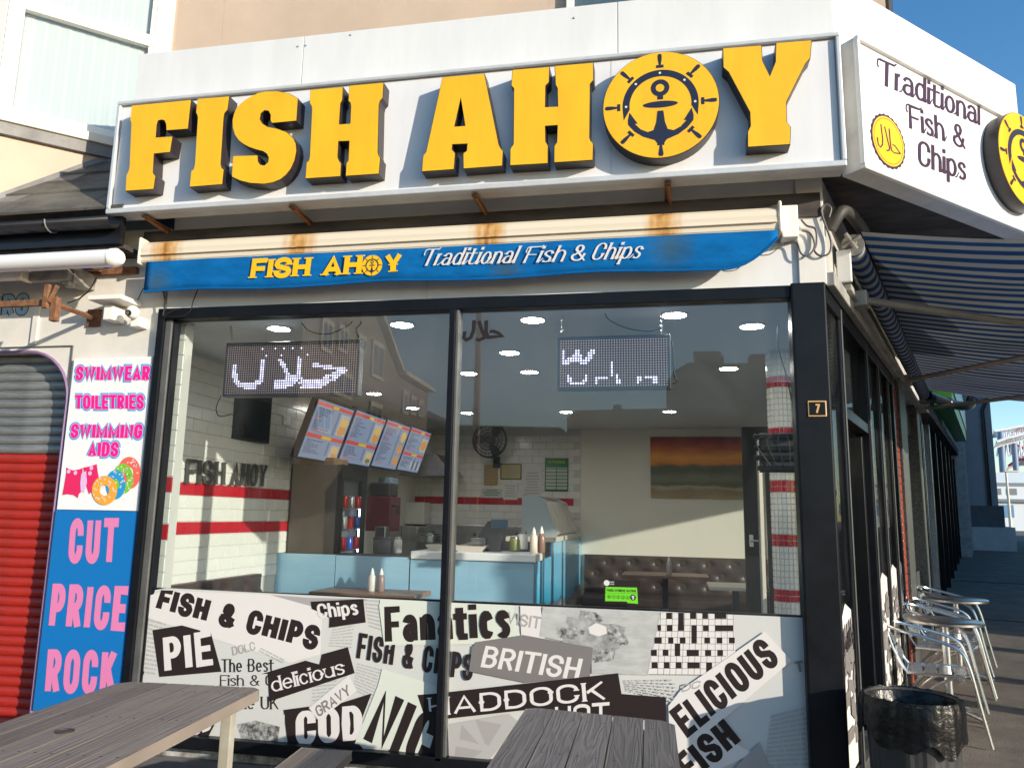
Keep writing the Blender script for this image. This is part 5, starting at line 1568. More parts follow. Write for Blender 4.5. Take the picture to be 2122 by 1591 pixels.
# roller coaster
rcs = thing('roller_coaster', 'white and red steel roller coaster loops against the sky beyond the far building', 'roller coaster', (70, 130, 0))
YR = 135
def PR(x, y, dy=0): return FY(x, y, YR + dy)
M_RCW = mat('coaster_white', (.75, .76, .8), .4); M_RCR = mat('coaster_red', (.55, .04, .05), .4); M_RCB = mat('coaster_grey_column', (.15, .22, .35), .5)
def track(pts, red, dy=0):
    p = bez([PR(x, y, dy) for x, y in pts], 24)
    obj('track_rail', MB().tube(p, .2, 6), M_RCR if red else M_RCW, rcs, smooth=True)
    q = [v + V((0, 1.2, -.9)) for v in p]
    obj('track_rail', MB().tube(q, .14, 6), M_RCW, rcs, smooth=True)
    mb = MB()
    for i in range(0, len(p) - 1, 1):
        mb.tube([p[i], q[i + 1]], .06, 4); mb.tube([p[i + 1], q[i]], .06, 4)
    stuff(obj('lattice', mb, M_RCW, rcs))
track([(2060, 893), (2085, 889), (2110, 884), (2150, 880), (2200, 884)], False)
track([(2130, 882), (2112, 888), (2097, 902), (2095, 912), (2108, 922), (2140, 935), (2200, 950)], True, 3)
track([(2065, 915), (2085, 908), (2098, 905), (2125, 898), (2160, 890)], False, -2)
track([(2082, 918), (2100, 925), (2125, 945), (2150, 962)], False, 2)
track([(2090, 965), (2105, 955), (2120, 951), (2150, 950)], True, 2)
for x, y0, y1, r_ in ((2073, 895, 985, .5), (2101, 915, 980, .42), (2140, 900, 985, .42)):
    a_, b_ = PR(x, y0), PR(x + 4, y1); b_.z = 0
    obj('column', MB().tube([a_, V((b_.x, YR, 0))], r_, 10), M_RCB, rcs, smooth=True)
mb = MB()
for i in range(14):
    x = 2066 + i * 9
    mb.tube([PR(x, 895), PR(x + 6, 945)], .12, 4); mb.tube([PR(x + 6, 895), PR(x, 945)], .12, 4)
stuff(obj('lattice', mb, M_RCW, rcs))
# street lamp at the far end
fl_ = thing('street_lamp', 'slim pale street lamp at the far end of the side street', 'street lamp', FY(2096, 1108, 60))
sl0 = FY(2096, 1108, 60)
ht = FY(2088, 978, sl0.y).z
obj('pole', MB().tube([V((sl0.x, sl0.y, 0)), V((sl0.x, sl0.y, ht))], [.13, .07], 8), mat('lamp_pole_pale', (.6, .56, .48), .5), fl_, smooth=True)
obj('lamp_head', MB().box(sl0.x - .15, sl0.x + .75, sl0.y - .15, sl0.y + .15, ht, ht + .12), MATS['lamp_pole_pale'], fl_, bevel=.03)
kb = MB().box(20, 80, -2.5, 14, 0, 1, f=lambda s, n, z: SP(s + 34, n, gz(60) * 0 + (gz(s + 34) + .008 if z else gz(s + 34) - .02)))

# ================================================================== PAVEMENT FURNITURE
def tube_pts(pts, n=26): return bez(pts, n)
def chair_proto():
    t = thing('cafe_chair', 'x', 'chair', (0, 0, 0), 'aluminium cafe chairs along the side window')
    r = .0125
    arm = [(-.275, .34, 0), (-.27, .29, .25), (-.264, .235, .53), (-.258, .17, .635), (-.25, .0, .69), (-.235, -.2, .735), (-.15, -.28, .755), (0, -.295, .76), (.15, -.28, .755), (.235, -.2, .735), (.25, .0, .69), (.258, .17, .635), (.264, .235, .53), (.27, .29, .25), (.275, .34, 0)]
    obj('arm_frame', MB().tube(bez([V(p) for p in arm], 70), r, 8), M_CHROME, t, smooth=True)
    for s in (-1, 1):
        p = [(.19 * s, -.285, .75), (.19 * s, -.24, .6), (.195 * s, -.17, .46), (.2 * s, -.1, .435), (.2 * s, .2, .44)]
        obj('back_upright', MB().tube(bez([V(q_) for q_ in p], 20), .011, 7), M_CHROME, t, smooth=True)
        p = [(.2 * s, .14, .43), (.21 * s, -.05, .3), (.23 * s, -.3, 0)]
        obj('rear_leg', MB().tube(bez([V(q_) for q_ in p], 10), .0115, 7), M_CHROME, t, smooth=True)
    seat = [(-.22, .2, .445), (-.15, .245, .445), (.15, .245, .445), (.22, .2, .445), (.23, 0, .44), (.21, -.15, .435), (-.21, -.15, .435), (-.23, 0, .44)]
    obj('seat_ring', MB().tube([V(q_) for q_ in seat], .011, 7, closed=True), M_CHROME, t, smooth=True)
    for i in range(4):
        y = -.14 + i * .095
        obj('seat_slat', B(-.215, .215, y, y + .078, .442, .448), M_CHROME, t, bevel=.002)
    for i in range(2):
        z = .52 + i * .1
        y = -.19 - .04 * i
        obj('back_slat', MB().box(-.19, .19, 0, 1, 0, 1, f=lambda a, b, c, y=y, z=z: V((a, y - .03 * c + .005 * b - .015 * (1 - (a / .19) ** 2), z + .075 * c))), M_CHROME, t)
    obj('cross_brace', MB().tube([V((-.262, .2, .40)), V((.262, .2, .40))], .008, 6), M_CHROME, t, smooth=True)
    return t
def copy_thing(root):
    r = root.copy(); COL.objects.link(r)
    for ch in list(root.children):
        c = ch.copy(); COL.objects.link(c); c.parent = r
    return r
c0 = chair_proto()
chairs = [(2.33, .25, 'aluminium cafe chair nearest the bin with its two front legs glinting in the sun', .06),
          (3.33, .27, 'second aluminium cafe chair, just past the nearest round table', -.1),
          (3.84, .28, 'third aluminium cafe chair, before the farther round table', .08),
          (4.74, .30, 'farthest aluminium cafe chair, beyond the second table', -.05)]
for i, (s, n, lb, tw_) in enumerate(chairs):
    c = c0 if i == 0 else copy_thing(c0)
    p = SP(s, n, gz(s))
    c.location = p
    # chair faces away from the wall
    c.rotation_euler = (0, 0, math.atan2(SNV.y, SNV.x) - pi / 2 + tw_)
    c['label'] = lb
def table_proto():
    t = thing('cafe_table', 'x', 'table', (0, 0, 0), 'round aluminium cafe tables')
    obj('table_top', MB().lathe((0, 0, .7), [(.001, 0), (.27, 0), (.28, .006), (.28, .022), (.272, .028), (.001, .026)], 40, False, False), mat('spun_steel_top', (.5, .49, .47), .28, 1.0, var=.15, vscale=3), t, smooth=True)
    obj('post', MB().tube([V((0, 0, .05)), V((0, 0, .7))], .03, 14), M_CHROME, t, smooth=True)
    for k in range(4):
        a = pi / 4 + k * pi / 2
        obj('foot', MB().tube([V((0, 0, .06)), V((cos(a) * .15, sin(a) * .15, .045)), V((cos(a) * .27, sin(a) * .27, .012))], .018, 8), M_CHROME, t, smooth=True)
    return t
t0 = table_proto()
for i, (s, n, lb) in enumerate([(2.86, .33, 'nearer round aluminium cafe table with a polished top'), (4.29, .36, 'farther round aluminium cafe table between two chairs')]):
    t = t0 if i == 0 else copy_thing(t0)
    t.location = SP(s, n, gz(s)); t['label'] = lb; t.rotation_euler = (0, 0, .4 * i)
# litter bin with a bag turned over the rim
bl_ = V((1.09, 4.08, 0))
bn = thing('litter_bin', 'round dark ribbed litter bin lined with a black plastic bag', 'bin', bl_)
HB = .80
mb = MB()
for i, z in enumerate((0.0, .02, .4, HB)):
    for k in range(72):
        a = 2 * pi * k / 72
        r_ = (.172 + .03 * z) * (1 + (.018 if k % 6 < 3 else -.01))
        mb.v.append(bl_ + V((cos(a) * r_, sin(a) * r_, z)))
for i in range(3):
    for k in range(72): mb.f.append((i * 72 + k, i * 72 + (k + 1) % 72, (i + 1) * 72 + (k + 1) % 72, (i + 1) * 72 + k))
mb.f.append(tuple(reversed(range(72))))
obj('bin_body', mb, M_BIN, bn)
obj('bin_rim', MB().tube([bl_ + V((cos(2 * pi * k / 40) * .2, sin(2 * pi * k / 40) * .2, HB)) for k in range(40)], .01, 6, closed=True), M_BIN, bn)
mb = MB(); r2 = random.Random(3)
K = 96; prof = [(.14, HB - .30), (.17, HB - .15), (.185, HB - .03), (.200, HB + .012), (.211, HB + .012), (.218, HB - .03), (.220, HB - .08), (.220, HB - .13), (.223, HB - .17)]
ph = [r2.uniform(0, 6.28) for _ in range(8)]
for i, (r_, z) in enumerate(prof):
    for k in range(K):
        a = 2 * pi * k / K
        wob = sum(sin(a * f_ + ph[q_] + i * .45) for q_, f_ in enumerate((3, 7, 11, 17, 23))) / 5
        rr_ = r_ + (.004 if i < 4 else .010) * wob
        zz2 = z + (.055 * sum(sin(a * f_ + ph[q_]) for q_, f_ in enumerate((2, 5, 9))) / 3 if i > 5 else 0) + .006 * wob
        mb.v.append(bl_ + V((cos(a) * rr_, sin(a) * rr_, zz2)))
for i in range(len(prof) - 1):
    for k in range(K): mb.f.append((i * K + k, i * K + (k + 1) % K, (i + 1) * K + (k + 1) % K, (i + 1) * K + k))
mb.f.append(tuple(range(K)))
obj('bin_bag', mb, M_BAG, bn, smooth=True)

# picnic tables ------------------------------------------------------
M_PLANK = mat('weathered_grey_plank', (0.20, 0.172, 0.155), 0.75, col2=(0.125, 0.107, 0.098), vscale=9, bump=0.35, bscale=30, stretch=(1, 1, 1))
def wood_mat(name, c1, c2, axis_scale, rot, rings=60, amt=.3):
    m = bpy.data.materials.new(name); m.use_nodes = True
    n = m.node_tree.nodes; l = m.node_tree.links; b = n['Principled BSDF']
    tc = n.new('ShaderNodeTexCoord'); mp = n.new('ShaderNodeMapping'); l.new(tc.outputs['Object'], mp.inputs[0])
    mp.vector_type = 'TEXTURE'
    mp.inputs['Rotation'].default_value = (0, 0, rot); mp.inputs['Scale'].default_value = axis_scale
    wn = n.new('ShaderNodeTexNoise'); wn.inputs['Scale'].default_value = 1; wn.inputs['Detail'].default_value = 2; wn.inputs['Distortion'].default_value = .4
    l.new(mp.outputs[0], wn.inputs[0])
    wm_ = n.new('ShaderNodeMath'); wm_.operation = 'MULTIPLY'; wm_.inputs[1].default_value = rings; l.new(wn.outputs[0], wm_.inputs[0])
    ws = n.new('ShaderNodeMath'); ws.operation = 'SINE'; l.new(wm_.outputs[0], ws.inputs[0])
    wv = n.new('ShaderNodeMapRange'); wv.inputs['From Min'].default_value = -1; l.new(ws.outputs[0], wv.inputs[0])
    ns1 = n.new('ShaderNodeTexNoise'); ns1.inputs['Scale'].default_value = 5; ns1.inputs['Detail'].default_value = 8; l.new(tc.outputs['Object'], ns1.inputs[0])
    mx = n.new('ShaderNodeMix'); mx.data_type = 'RGBA'; mx.inputs['A'].default_value = (*c1, 1); mx.inputs['B'].default_value = (*c2, 1)
    l.new(ns1.outputs[0], mx.inputs['Factor'])
    m2 = n.new('ShaderNodeMix'); m2.data_type = 'RGBA'; m2.blend_type = 'MULTIPLY'; m2.inputs['Factor'].default_value = amt
    l.new(mx.outputs['Result'], m2.inputs['A']); l.new(wv.outputs[0], m2.inputs['B']); l.new(m2.outputs['Result'], b.inputs['Base Color'])
    bp = n.new('ShaderNodeBump'); bp.inputs['Strength'].default_value = .5; bp.inputs['Distance'].default_value = .003
    l.new(wv.outputs[0], bp.inputs['Height']); l.new(bp.outputs[0], b.inputs['Normal'])
    oi = n.new('ShaderNodeObjectInfo')
    hv = n.new('ShaderNodeHueSaturation'); vr_ = n.new('ShaderNodeMapRange'); vr_.inputs['To Min'].default_value = .78; vr_.inputs['To Max'].default_value = 1.15
    l.new(oi.outputs['Random'], vr_.inputs[0]); l.new(vr_.outputs[0], hv.inputs['Value']); l.new(m2.outputs['Result'], hv.inputs['Color']); l.new(hv.outputs[0], b.inputs['Base Color'])
    off = n.new('ShaderNodeVectorMath'); off.operation = 'ADD'; cx3 = n.new('ShaderNodeCombineXYZ'); ml = n.new('ShaderNodeMath'); ml.operation = 'MULTIPLY'; ml.inputs[1].default_value = 37
    l.new(oi.outputs['Random'], ml.inputs[0]); l.new(ml.outputs[0], cx3.inputs[1]); l.new(mp.outputs[0], off.inputs[0]); l.new(cx3.outputs[0], off.inputs[1]); l.new(off.outputs[0], wn.inputs[0])
    b.inputs['Roughness'].default_value = .6
    return m
M_TUBW = mat('cream_painted_steel', (.44, .43, .38), .45, col2=(.30, .27, .21), vscale=4)
M_ORUST = mat('orange_rusted_steel', (.62, .33, .09), .7, col2=(.36, .10, .03), vscale=14)
def picnic(label, cA, dl, dw, L, NP, pw, zt, seed, grain, bench_side, leg_side, corner=.05):
    """cA: far corner; dl: unit vector along the planks; dw: unit vector across the planks"""
    t = thing('picnic_table', label, 'picnic table', V((cA.x, cA.y, 0)) + dl * L / 2 + dw * NP * pw / 2, 'grey plank picnic tables outside the window')
    def TP(a, b, z): return V((cA.x, cA.y, 0)) + dl * a + dw * b + V((0, 0, z))
    g_ = .010
    for i in range(NP):
        b0, b1 = i * pw + g_ / 2, (i + 1) * pw - g_ / 2
        c0_ = corner if i == 0 else 0; c1_ = corner if i == NP - 1 else 0
        loop = [TP(c0_, b0, zt), TP(0.0, b0 + c0_, zt), TP(0.0, b1 - c1_, zt), TP(c1_, b1, zt), TP(L, b1, zt), TP(L, b0, zt)]
        lp = []
        for p_ in loop:
            if not lp or (p_ - lp[-1]).length > 1e-4: lp.append(p_)
        obj('plank', MB().prism([lp], (0, 0, -.045)), grain, t, bevel=.004)
    W_ = NP * pw
    obj('gap_shade_sheet', MB().box(.06, L - .02, .02, W_ - .02, zt - .046, zt - .03, f=TP), M_DARKL, t)  # added dark sheet standing in for the shade between the planks
    for i in range(NP):
        for a_ in (.14, .62, 1.1):
            for f_ in (.25, .75):
                c_ = TP(a_, (i + f_) * pw, zt)
                obj('screw', MB().lathe(c_, [(.0055, -.002), (.005, .0008), (.001, .0008)], 8, False, True), M_DARKL, t)
    if leg_side is not None:
        for b_ in leg_side:
            obj('leg', MB().box(.12, .17, b_ - .025, b_ + .025, 0, zt - .046, f=TP), M_TUBW, t, bevel=.004)
        obj('rail', MB().box(.1, L - .1, W_ / 2 - .02, W_ / 2 + .02, zt - .09, zt - .047, f=TP), M_TUBW, t)
        obj('rusty_brace', MB().tube([TP(.30, W_ / 2, zt - .1), TP(.62, W_ - .02, .42)], .02, 8), M_ORUST, t)
        obj('rusty_brace', MB().tube([TP(.32, W_ / 2 - .1, zt - .12), TP(.32, W_ / 2 + .12, zt - .08)], .016, 8), M_ORUST, t)
    else:
        for b_ in (.1, W_ - .1):
            obj('leg', MB().box(.3, .36, b_ - .03, b_ + .03, 0, zt - .046, f=TP), M_TUBW, t)
            obj('leg', MB().box(L - .36, L - .3, b_ - .03, b_ + .03, 0, zt - .046, f=TP), M_TUBW, t)
    for (bb, a0_, zb2_) in bench_side:
        for j in range(2):
            obj('bench_plank', MB().prism([[TP(a0_ + .03, bb + j * .14, zb2_), TP(a0_, bb + .03 + j * .14, zb2_), TP(a0_, bb + .11 + j * .14, zb2_), TP(a0_ + .03, bb + .137 + j * .14, zb2_), TP(L, bb + .137 + j * .14, zb2_), TP(L, bb + j * .14, zb2_)]], (0, 0, -.04)), grain, t, bevel=.003)
        obj('bench_arm', MB().box(.34, .39, min(bb, W_ / 2), max(bb + .28, W_ / 2), zb2_ - .085, zb2_ - .041, f=TP), M_TUBW, t)
    return t
ZT_ = .76
# left table
l0 = FZ(545, 1406, ZT_); l1 = FZ(85, 1591, ZT_); l2 = FZ(486, 1412, ZT_)
dl = V((l1.x - l2.x, l1.y - l2.y, 0)).normalized()
dwv = V((-dl.y, dl.x, 0))
if dwv.x > 0: dwv = -dwv
lf = FZ(290, 1400, ZT_)
Wl = abs((lf - l0).dot(dwv))
G1 = wood_mat('grey_plank_left', (.26, .215, .18), (.18, .147, .125), (.045, 1.5, 1), math.atan2(dl.y, dl.x) + pi / 2, 40, .14)
NPl = 6
pwl = .122
ea = FZ(548, 1425, ZT_)
pt1 = picnic('large grey plank picnic table at the lower left with a round parasol hole', V((ea.x, ea.y, 0)), dl, dwv, 1.7, NPl, pwl, ZT_, 1, G1, [], (.1, .66))
hp = FZ(135, 1515, ZT_)
obj('parasol_hole', MB().lathe(hp + V((0, 0, -.002)), [(.033, 0), (.034, .006), (.027, .006), (.026, .0035), (.001, .0035)], 24, False, False), mat('hole_rim_brown', (.05, .04, .035), .6), pt1)
# right table
r0, r1 = FZ(1090, 1464, ZT_), FZ(1399, 1495, ZT_)
dwr = V((r1.x - r0.x, r1.y - r0.y, 0)).normalized()
dlr = V((dwr.y, -dwr.x, 0))
g0, g1 = FZ(1271.6, 1482.7, ZT_), FZ(1252, 1591, ZT_)
dlr = V((g1.x - g0.x, g1.y - g0.y, 0)).normalized()
Wr = (r1 - r0).dot(dwr)
G2 = wood_mat('grey_plank_right', (.18, .155, .15), (.125, .108, .108), (.05, .9, 1), math.atan2(dlr.y, dlr.x) + pi / 2, 44, .25)
pt2 = picnic('grey plank picnic table in front of the right pane with wavy wood grain', V((r0.x, r0.y, 0)), dlr, dwr, 1.5, 5, Wr / 5, ZT_, 2, G2, [(-.62, .30, .46), (Wr + .34, .2, .46)], None)
# bench end near the middle, of the left table
bp0 = FZ(625, 1549, .46)
bdir = V((dl.x, dl.y, 0))
t = thing('bench', 'grey plank bench end poking out between the two picnic tables', 'bench', V((bp0.x, bp0.y, 0)))
def BPt(a, b, z): return V((bp0.x, bp0.y, 0)) + dl * a - dwv * b + V((0, 0, z))
for j in range(2):
    obj('plank', MB().prism([[BPt(.0, j * .13, .46), BPt(0, j * .13 + .125, .46), BPt(1.5, j * .13 + .125, .46), BPt(1.5, j * .13, .46)]], (0, 0, -.04)), G1, t, bevel=.006)
obj('leg', MB().box(.25, .3, .1, .15, 0, .415, f=BPt), M_TUBW, t)
obj('leg', MB().box(1.1, 1.15, .1, .15, 0, .415, f=BPt), M_TUBW, t)

# ================================================================== INTERIOR
# ceiling lights
M_LAMP = mat('downlight_lens', (1, .98, .94), .4, emit=(1.0, .95, .88), estr=75)
dlp = None
lights = [(578, 680, 'ceiling downlight over the left LED board'), (833, 672, 'ceiling downlight left of the mullion at the front'), (1104, 662, 'ceiling downlight just right of the halal letters'),
          (1397, 652, 'ceiling downlight above the right end of the OPEN board'), (1558, 675, 'rightmost front ceiling downlight'), (1056, 730, 'ceiling downlight in the second row near the mullion'),
          (1510, 763, 'ceiling downlight to the right of the OPEN board'), (971, 773, 'ceiling downlight hard against the mullion'), (1097, 770, 'ceiling downlight left of the OPEN board'),
          (775, 815, 'ceiling downlight above the first menu screens'), (855, 845, 'ceiling downlight above the last menu screen'), (968, 855, 'small far ceiling downlight above the wall fan'),
          (1173, 853, 'small far ceiling downlight above the green notice'), (1387, 852, 'small far ceiling downlight above the sunset canvas')]
for i, (px, py, lb) in enumerate(lights):
    p = FZ(px, py, ZC - .004)
    if dlp is None:
        dlp = thing('downlight', lb, 'ceiling light', p, 'round ceiling downlights')
        obj('lamp_rim', MB().lathe(p, [(.088, .004), (.088, -.004), (.074, -.008), (.072, .002)], 28, False, False), M_UPVC, dlp, smooth=True)
        obj('lamp_lens', MB().lathe(p, [(.072, -.003), (.001, -.004)], 24, False, False), M_LAMP, dlp)
    else:
        t = copy_thing(dlp); t.location = p; t['label'] = lb
# LED boards
M_LEDB = bpy.data.materials.new('led_matrix_board'); M_LEDB.use_nodes = True
def led_mat(m, nx, nz, axis):
    n = m.node_tree.nodes; l = m.node_tree.links; b = n['Principled BSDF']
    tc = n.new('ShaderNodeTexCoord'); sp_ = n.new('ShaderNodeSeparateXYZ'); l.new(tc.outputs['Object'], sp_.inputs[0])
    outs = []
    for k, per in ((0, nx), (2, nz)):
        a = n.new('ShaderNodeMath'); a.operation = 'MULTIPLY'; a.inputs[1].default_value = 1 / per; l.new(sp_.outputs[k], a.inputs[0])
        f = n.new('ShaderNodeMath'); f.operation = 'FRACT'; l.new(a.outputs[0], f.inputs[0])
        s = n.new('ShaderNodeMath'); s.operation = 'SUBTRACT'; s.inputs[1].default_value = .5; l.new(f.outputs[0], s.inputs[0])
        q_ = n.new('ShaderNodeMath'); q_.operation = 'MULTIPLY'; l.new(s.outputs[0], q_.inputs[0]); l.new(s.outputs[0], q_.inputs[1]); outs.append(q_.outputs[0])
    ad = n.new('ShaderNodeMath'); ad.operation = 'ADD'; l.new(outs[0], ad.inputs[0]); l.new(outs[1], ad.inputs[1])
    lt_ = n.new('ShaderNodeMath'); lt_.operation = 'LESS_THAN'; lt_.inputs[1].default_value = .085; l.new(ad.outputs[0], lt_.inputs[0])
    mx = n.new('ShaderNodeMix'); mx.data_type = 'RGBA'; mx.inputs['A'].default_value = (.03, .018, .022, 1); mx.inputs['B'].default_value = (.42, .33, .36, 1)
    l.new(lt_.outputs[0], mx.inputs['Factor']); l.new(mx.outputs['Result'], b.inputs['Base Color']); b.inputs['Roughness'].default_value = .5
led_mat(M_LEDB, .0155, .0155, 0)
M_LEDON = mat('led_lit', (.8, .8, .9), .5, emit=(.66, .62, 1.0), estr=1.7)
M_LEDF = mat('led_frame_dark', (.05, .055, .07), .35, .3)
def led_board(label, pl_, strokes, zz_, T, chains, ydep):
    (x0, z0_), (x1, z1_) = [(lambda p: (p.x, p.z))(FY(*q_, ydep)) for q_ in pl_]
    t = thing('led_board', label, 'LED sign', V((x0, ydep, z0_)), 'LED boards hanging in the window')
    obj('housing', B(x0, x1, ydep, ydep + .07, z0_, z1_), M_LEDF, t, bevel=.004)
    e = .018
    obj('matrix', B(x0 + e, x1 - e, ydep - .002, ydep, z0_ + e, z1_ - e), M_LEDB, t)
    per = .0155
    segs = []
    for s in strokes:
        pp = [FY(*zz_(*p), ydep) for p in s[0]]
        for a, b in zip(pp[:-1], pp[1:]) if len(pp) > 1 else [(pp[0], pp[0] + V((.0001, 0, 0)))]:
            segs.append((a.x, a.z, b.x, b.z, s[1]))
    mb = MB()
    i0, i1 = int((0) / per), int((x1 - x0) / per)
    j1 = int((z1_ - z0_) / per)
    for i in range(2, i1 - 1):
        for j in range(2, j1 - 1):
            cx_ = x0 + (i + .5) * per; cz_ = z0_ + (j + .5) * per
            hit = False
            for (ax_, az_, bx_, bz_, wd) in segs:
                dx, dz = bx_ - ax_, bz_ - az_
                tt = max(0, min(1, ((cx_ - ax_) * dx + (cz_ - az_) * dz) / (dx * dx + dz * dz + 1e-9)))
                if hypot(cx_ - ax_ - tt * dx, cz_ - az_ - tt * dz) < wd: hit = True; break
            if hit:
                r_ = .0058
                mb.poly([V((cx_ + r_ * cos(k * pi / 3), ydep - .004, cz_ + r_ * sin(k * pi / 3))) for k in range(6)])
    stuff(obj('lit_leds', mb, M_LEDON, t))
    for (px, py, qx, qy) in chains:
        a = FY(px, py, ydep + .03); b = FY(qx, qy, ydep + .03); a.z = min(a.z, ZC)
        mb = MB(); nl = 9
        for k in range(nl):
            c = a.lerp(b, (k + .5) / nl); h = (a - b).length / nl * .62
            u = V((1, 0, 0)) if k % 2 else V((0, 1, 0))
            mb.tube([c + u * .007 * cos(m_ * pi / 5) + V((0, 0, h * sin(m_ * pi / 5))) for m_ in range(10)], .0025, 5, closed=True)
        obj('chain', mb, M_STEEL, t)
    return t
z7 = zf(440, 690, 6.63)
S1 = [([(315, 460), (315, 640), (400, 720), (560, 720), (670, 650), (695, 380)], .017), ([(330, 700), (500, 755), (600, 740)], .012),
      ([(940, 370), (1000, 470), (1040, 600)], .015), ([(1190, 360), (1180, 600), (1100, 690)], .015), ([(880, 665), (1080, 680), (960, 750), (870, 750)], .017), ([(1050, 610), (1220, 610)], .01),
      ([(1210, 680), (1440, 670), (1640, 650), (1830, 510), (1600, 470), (1400, 440)], .013), ([(1250, 735), (1400, 745), (1560, 700)], .016), ([(1540, 610), (1720, 560)], .013)] + \
     [([p], .008) for p in ((685, 220), (858, 215), (975, 212), (1095, 208), (1235, 208), (738, 303), (955, 297), (1150, 292), (1305, 290))]
led_board('hanging LED board showing the halal word in white dots behind the left pane', [(460, 822), (747, 703)], S1, z7, 0, [(479, 668, 482, 707), (716, 660, 722, 703)], 4.62)
zz3b = zf(1100, 600, 2.272)
S2 = [([(145, 290), (155, 340), (185, 335)], .017), ([(200, 335), (220, 295), (240, 335), (205, 335)], .016), ([(255, 338), (270, 325), (288, 292)], .016), ([(382, 345), (382, 405)], .009),
      ([(180, 415), (192, 440), (220, 450), (245, 445), (262, 415)], .013), ([(308, 455), (310, 418), (355, 416)], .012), ([(408, 412), (410, 450)], .012), ([(412, 448), (465, 448)], .010), ([(506, 452), (508, 414)], .012), ([(550, 414), (588, 414), (588, 450)], .012)]
led_board('hanging LED board showing a half drawn OPEN behind the right pane', [(1154, 808), (1389, 692)], S2, zz3b, 0, [(1165, 645, 1164, 690), (1370, 636, 1371, 690)], 4.62)
PI_ = lambda x, y: FY(x, y, 4.64)
cable('cable', 'black lead looping from the ceiling to the left LED board', [(620, 660), (640, 685), (680, 692), (720, 675), (735, 660)], PI_, .004, M_CABLE)
cable('cable', 'tangle of black lead above the right end of the left LED board', [(735, 655), (748, 668), (738, 682), (744, 700)], PI_, .005, M_CABLE)
cable('cable', 'black lead looping from the ceiling to the OPEN board', [(1250, 640), (1262, 662), (1300, 680), (1345, 686), (1370, 680)], PI_, .004, M_CABLE)
cable('cable', 'black lead hanging beside the right edge of the OPEN board', [(1385, 690), (1394, 720), (1396, 770), (1402, 790), (1392, 794)], PI_, .004, M_CABLE)
cable('cable', 'black lead hanging from the ceiling beside the tiled column', [(1612, 675), (1613, 720), (1630, 780), (1642, 835)], lambda x, y: FY(x, y, 4.9), .004, M_CABLE)
# raised letters on the tiled side wall
M_PEW = mat('pewter_letter', (.10, .09, .08), .45, .3)
wl_ = thing('wall_lettering', 'pewter capital letters raised off the white tiled side wall', 'sign', FX(470, 985, XL))
PX_ = lambda x, y: FX(x, y, XL + .03)
mb = MB()
fl3 = []
for s, bl, br, tl in (('FISH', (384, 1003), (466, 1005), (387, 950)), ('AHOY', (477, 1006), (551, 1008), (482, 957))):
    T3(mb, s, bl, br, tl, PX_, T=.22, Th=.15, gap=.1, serif=.04, nrm=V((1, 0, 0)))
# give the strokes depth
fr = MB(); fr.v = list(mb.v); fr.f = list(mb.f)
o = obj('letters', fr, M_PEW, wl_); md = o.modifiers.new('t', 'SOLIDIFY'); md.thickness = .006; md.offset = 0
# television on the side wall
tv = thing('wall_tv', 'black wall television on the tiled side wall under the left LED board', 'television', FX(520, 870, XL))
tvm = V((XL + .30, FX(520, 868, XL + .25).y, FX(520, 868, XL + .25).z))
A_, B_ = FY(483, 900, 6.1), FY(560, 915, 6.35)
tz0, tz1 = FY(520, 905, 6.2).z, FY(520, 822, 6.2).z
a = FY(484, 880, 6.0); b = FY(561, 880, 6.55)
dv_ = (V((b.x, b.y, 0)) - V((a.x, a.y, 0))); Ltv = dv_.length; dv_.normalize(); nv_ = V((dv_.y, -dv_.x, 0))
def TVf(s, n, z): return V((a.x, a.y, 0)) + dv_ * s + nv_ * n + V((0, 0, z))
obj('bezel', MB().box(0, Ltv, -.04, 0, tz0 - .03, tz1 + .05, f=TVf), M_CABLE, tv, bevel=.004)
obj('screen', MB().box(.02, Ltv - .02, .001, .003, tz0 - .005, tz1 + .03, f=TVf), mat('tv_glass', (.01, .012, .016), .08), tv)
obj('wall_arm', MB().tube([TVf(Ltv / 2, -.04, (tz0 + tz1) / 2), V((XL, TVf(Ltv / 2, 0, 0).y, (tz0 + tz1) / 2))], .02, 6), M_STEEL, tv)
cable('cable', 'black lead drooping under the left LED board beside the television', [(458, 820), (448, 845), (455, 862), (480, 858)], lambda x, y: FY(x, y, 5.6), .004, M_CABLE)
